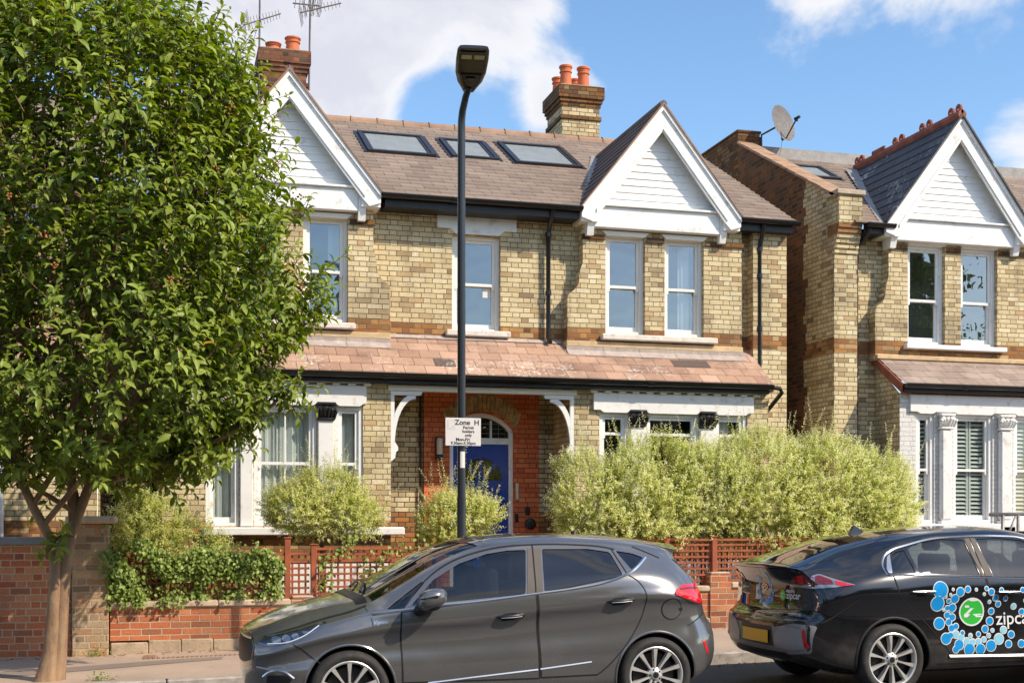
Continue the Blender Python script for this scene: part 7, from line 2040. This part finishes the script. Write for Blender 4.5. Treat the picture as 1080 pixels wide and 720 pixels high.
# ---- decals
DEC = []
def disc(x, z, r, mat, off, parent, mode='side', n=22):
    return B_.patch('decal', [((L0-x)+r*math.cos(2*PI*k/n), z+r*math.sin(2*PI*k/n)) if mode == 'side' else (x+r*math.cos(2*PI*k/n), z+r*math.sin(2*PI*k/n)) for k in range(n)], mode, mat, off=off, step=.06, parent=parent)
doorB = [o for o in B_.root.children if o.name.startswith('rear_door')][-1]
def z4(px, py):   # decal sheet measured over the door: sheet units to (x from tail, z)
    return 1.258+(px-135)*.001625, .930-(py-170)*.001495
bub = [(185,182,44,'b'),(170,262,40,'b'),(181,380,32,'b'),(218,470,30,'b'),(298,508,27,'b'),(262,290,22,'b'),(274,237,23,'b'),(306,198,23,'b'),(353,184,16,'b'),(232,332,17,'b'),(263,346,18,'b'),(240,374,17,'b'),(231,290,13,'b'),(256,410,18,'b'),(283,400,15,'b'),(246,452,16,'b'),(280,448,20,'c'),(312,468,17,'c'),(346,490,18,'c'),(382,497,17,'c'),(418,495,17,'c'),(453,485,14,'c'),(484,463,11,'c'),(510,434,9,'c'),(321,440,11,'b'),(370,458,10,'c'),(420,452,12,'b'),(360,538,31,'b'),(430,540,28,'b'),(497,523,30,'b'),(548,486,29,'c'),(608,518,19,'b'),(627,463,19,'b'),(580,434,19,'c'),(464,424,19,'b'),(496,378,21,'b'),(507,320,17,'b'),(548,278,15,'b'),(528,240,16,'b'),(501,204,17,'b'),(471,184,10,'b'),(565,196,11,'b'),(592,246,12,'b'),(647,296,15,'c'),(237,248,11,'b'),(215,222,8,'c'),(246,212,5,'c'),(492,263,8,'c'),(455,216,6,'c'),(406,188,6,'c'),(262,182,5,'c'),(276,535,18,'b'),(210,300,5,'c'),(700,330,16,'b'),(720,262,10,'c'),(690,520,20,'b'),(740,470,14,'c'),(760,540,24,'b'),(700,200,12,'b')]
def add_disc(mb, px, py, r, off):
    x, z = z4(px, py); r = r*.00156; n = 22
    pts = [(x, z)] + [(x+r*math.cos(2*PI*k/n), z+r*math.sin(2*PI*k/n)) for k in range(n)]
    vs = []
    for a, b in pts:
        b = max(b, .338); l, n_ = B_.hit((L0-a, b), 'side'); vs.append(l+n_*off)
    i = mb.verts(vs)
    for k in range(n): mb.face((i, i+1+(k+1) % n, i+1+k))
for k, (px, py, r, c_) in enumerate(bub):
    e = (k % 9)*.00016; mb = MB()
    add_disc(mb, px, py, r+5, .0060+e); nf = len(mb.f); add_disc(mb, px, py, r, .0078+e)
    B_.finish('bubble_decal', mb.v, mb.f, [M['d_white'], M['d_blue' if c_ == 'b' else 'd_cyan']], mi=[0]*nf+[1]*(len(mb.f)-nf))
mb = MB(); add_disc(mb, 382, 318, 82, .0096); em = B_.finish('emblem', mb.v, mb.f, M['d_white'])
mb = MB(); add_disc(mb, 382, 318, 73, .0106); B_.finish('emblem_field', mb.v, mb.f, M['d_green'], em)
def sheet_poly(mb, pts, off):
    vs = []
    for a, b in pts:
        x, z = z4(a, b); l, n = B_.hit((L0-x, z), 'side'); vs.append(l+n*off)
    i = mb.verts(vs); mb.face(list(range(i, i+len(pts)))[::-1])
mb = MB()
sheet_poly(mb, [(338,278),(397,278),(397,292),(338,292)], .0118); sheet_poly(mb, [(377,292),(397,292),(358,332),(336,332)], .0118)
sheet_poly(mb, [(334,332),(440,332),(448,338),(410,340),(452,346),(446,352),(334,349)], .0118)
fx_ = B_.finish('emblem_letter', mb.v, mb.f, M['d_white'], em)
mb = MB(); add_disc(mb, 372, 352, 12, .0124); B_.finish('emblem_dot', mb.v, mb.f, M['bumper_grey'], em)
# side lettering
V, F = text_faces('zipcar', .168, bold=.001); vv = []
x0_, z0_ = z4(534, 402)
for a, b in V:
    l, n = B_.hit((L0-(x0_+a), z0_+b), 'side'); vv.append(l+n*.0095)
B_.finish('lettering', vv, [tuple(reversed(f)) for f in F], M['d_white'])
# small tail graphics: blue bubbles round the maker's badge, green dot and words
rngd = random.Random(4)
def rpt(y, z, off):
    l, n = B_.hit((y, z), 'rear'); return l+n*off
for k in range(40):
    a = 2*PI*k/40+rngd.uniform(-.06,.06); 
    if R(60) < a % (2*PI) < R(120): continue
    rr_ = .135+rngd.uniform(-.03,.035); r = rngd.uniform(.008,.027)
    y, z = rr_*math.cos(a)*1.0, .915+rr_*math.sin(a)*.98
    mb = MB()
    i = mb.verts([rpt(y, z, .0055+.0002*(k % 8))]+[rpt(y+r*math.cos(2*PI*j/14), z+r*math.sin(2*PI*j/14), .0055+.0002*(k % 8)) for j in range(14)])
    for j in range(14): mb.face((i, i+1+j, i+1+(j+1) % 14))
    B_.finish('bubble_decal', mb.v, mb.f, M['d_blue'] if rngd.random() < .75 else M['d_cyan'], hatch)
mb = MB(); n = 22
o_ = [rpt(.056*math.cos(2*PI*j/n), .935+.032*math.sin(2*PI*j/n), .010) for j in range(n)]; q_ = [rpt(.045*math.cos(2*PI*j/n), .935+.024*math.sin(2*PI*j/n), .010) for j in range(n)]
i = mb.verts(o_+q_)
for j in range(n): mb.face((i+j, i+(j+1) % n, i+n+(j+1) % n, i+n+j))
for pts in ([(.024,.915),(.014,.915),(.022,.955),(.032,.955)], [(-.018,.915),(-.028,.915),(-.016,.955),(-.006,.955)], [(.020,.930),(-.018,.935),(-.016,.943),(.022,.938)]):
    i = mb.verts([rpt(a, b, .0105) for a, b in pts]); mb.face(range(i, i+4))
B_.finish('maker_badge', mb.v, mb.f, M['chrome'], hatch)
mb = MB(); cy_ = -.315; i = mb.verts([rpt(cy_, .875, .0055)]+[rpt(cy_+.048*math.cos(2*PI*j/18), .875+.048*math.sin(2*PI*j/18), .0055) for j in range(18)])
for j in range(18): mb.face((i, i+1+j, i+1+(j+1) % 18))
B_.finish('emblem', mb.v, mb.f, M['d_green'], hatch)
words = [('Z',.06,-.295,.855),('electric',.042,-.375,.905),('zipcar',.085,-.375,.850)]
for s_, sz, y0, z0_ in words:
    V, F = text_faces(s_, sz, bold=.001)
    B_.finish('lettering', [rpt(y0-a, z0_+b, .0075) for a, b in V], F, M['d_white'], hatch)
V, F = text_faces('IONIQ', .03, bold=.0008); vv = [rpt(.10-a, .655+b, .004) for a, b in V]; B_.finish('badge', vv, F, M['chrome'])
# ------------------------------------------------------------------ sun, sky, camera
SUN_AZ, SUN_EL = R(45), R(40)
sv = Vector((math.sin(SUN_AZ)*math.cos(SUN_EL), -math.cos(SUN_AZ)*math.cos(SUN_EL), math.sin(SUN_EL)))
sl = bpy.data.lights.new('sun', 'SUN'); sl.energy = 5.0; sl.angle = R(0.53); sl.color = (1, .875, .70)
so = bpy.data.objects.new('sun', sl); COL.objects.link(so); so.rotation_euler = sv.to_track_quat('Z', 'Y').to_euler(); so.location = (8,-10,20)
wd = bpy.data.worlds.new('World'); SC.world = wd; wd.use_nodes = True
t = NT(wd.node_tree); bg = wd.node_tree.nodes['Background']
sky = t.n('ShaderNodeTexSky', sky_type='NISHITA'); sky.sun_disc = False; sky.sun_elevation = SUN_EL; sky.sun_rotation = R(180-45)
sky.air_density = 1.0; sky.dust_density = 0.6; sky.ozone_density = 2.0; sky.altitude = 50
tc = t.n('ShaderNodeTexCoord'); vec = tc.outputs['Generated']
def sky_dir(u, v):
    a, b = (u-540)/1340, (550-v)/1340
    return Vector((math.sin(YAW)+math.cos(YAW)*a, math.cos(YAW)-math.sin(YAW)*a, b)).normalized()
mp = t.n('ShaderNodeMapping'); mp.inputs['Scale'].default_value = (1, 1, 1.25); t.link(vec, mp.inputs[0])
nz = t.n('ShaderNodeTexNoise'); nz.inputs['Scale'].default_value = 4.6; nz.inputs['Detail'].default_value = 10; nz.inputs['Roughness'].default_value = .60; nz.inputs['Distortion'].default_value = .35
t.link(mp.outputs[0], nz.inputs['Vector'])
fine = nz.outputs['Fac']
big = t.noise(mp.outputs[0], 2.1, 3, .5)
acc = t.m('MULTIPLY_ADD', t.m('SUBTRACT', big, .5), .55, -.06)
# (direction, angular radius in px, weight): banks of cloud where the sky carries them
for (u, v, rad, wgt) in ((340,45,110,.44),(420,70,70,.30),(455,22,60,.30),(545,15,40,.2),(575,72,58,.52),(620,108,42,.34),(540,108,40,.22),(486,92,50,-.72),(452,124,36,-.40),(612,14,46,-.40),(700,80,110,-.40),(820,130,140,-.36),(890,8,110,.38),(1000,12,95,.38),(1000,120,90,-.34),(1060,45,70,.14),(800,10,70,.26),(1075,172,45,.50),(955,95,60,-.12),(880,200,110,-.3),(60,0,150,-.30),(230,5,60,-.05)):
    d = sky_dir(u, v); dp = t.n('ShaderNodeVectorMath', operation='DOT_PRODUCT'); t.link(vec, dp.inputs[0]); dp.inputs[1].default_value = d
    ca = math.cos(math.atan(rad/1340*1.7))
    f = t.rng(dp.outputs['Value'], ca, 1.0, 0, wgt*.62); acc = t.m('ADD', acc, f)
dens = t.m('ADD', t.m('MULTIPLY_ADD', t.m('SUBTRACT', fine, .5), 1.9, .5), acc)
mask = t.rng(dens, .46, .76)
shade = t.rng(t.m('ADD', dens, t.m('MULTIPLY', big, -.25)), .45, .85)
tex = t.noise(mp.outputs[0], 9.0, 7, .6)
ccol = t.ramp(t.m('ADD', t.m('MULTIPLY', shade, .55), t.m('MULTIPLY', t.m('SUBTRACT', tex, .5), 1.5), clamp=True), [(0, (.98,.98,1.0)), (.3, (.93,.93,.97)), (.6, (.78,.78,.86)), (1, (.72,.71,.80))])
skyc = t.mix(1.0, sky.outputs[0], (.225,.23,.228), 'MULTIPLY')
hs = t.n('ShaderNodeHueSaturation'); t.link(skyc, hs.inputs['Color']); hs.inputs['Saturation'].default_value = 1.1
fin = t.mix(t.m('MULTIPLY', mask, .94), hs.outputs[0], ccol)
t.link(fin, bg.inputs['Color']); bg.inputs['Strength'].default_value = 1.0

cam = bpy.data.cameras.new('camera'); co = bpy.data.objects.new('camera', cam); COL.objects.link(co)
cam.sensor_width = 36; cam.lens = 1340/1080*36; cam.shift_y = 190/1080; cam.clip_end = 2000; cam.clip_start = .05
co.location = (0, 0, HCAM); co.rotation_euler = (R(90), 0, -YAW)
SC.camera = co
SC.view_settings.view_transform = 'Standard'; SC.view_settings.look = 'None'; SC.view_settings.exposure = 0; SC.view_settings.gamma = 1
SC.cycles.max_bounces = 8; SC.cycles.transparent_max_bounces = 16; SC.cycles.diffuse_bounces = 4; SC.cycles.glossy_bounces = 4
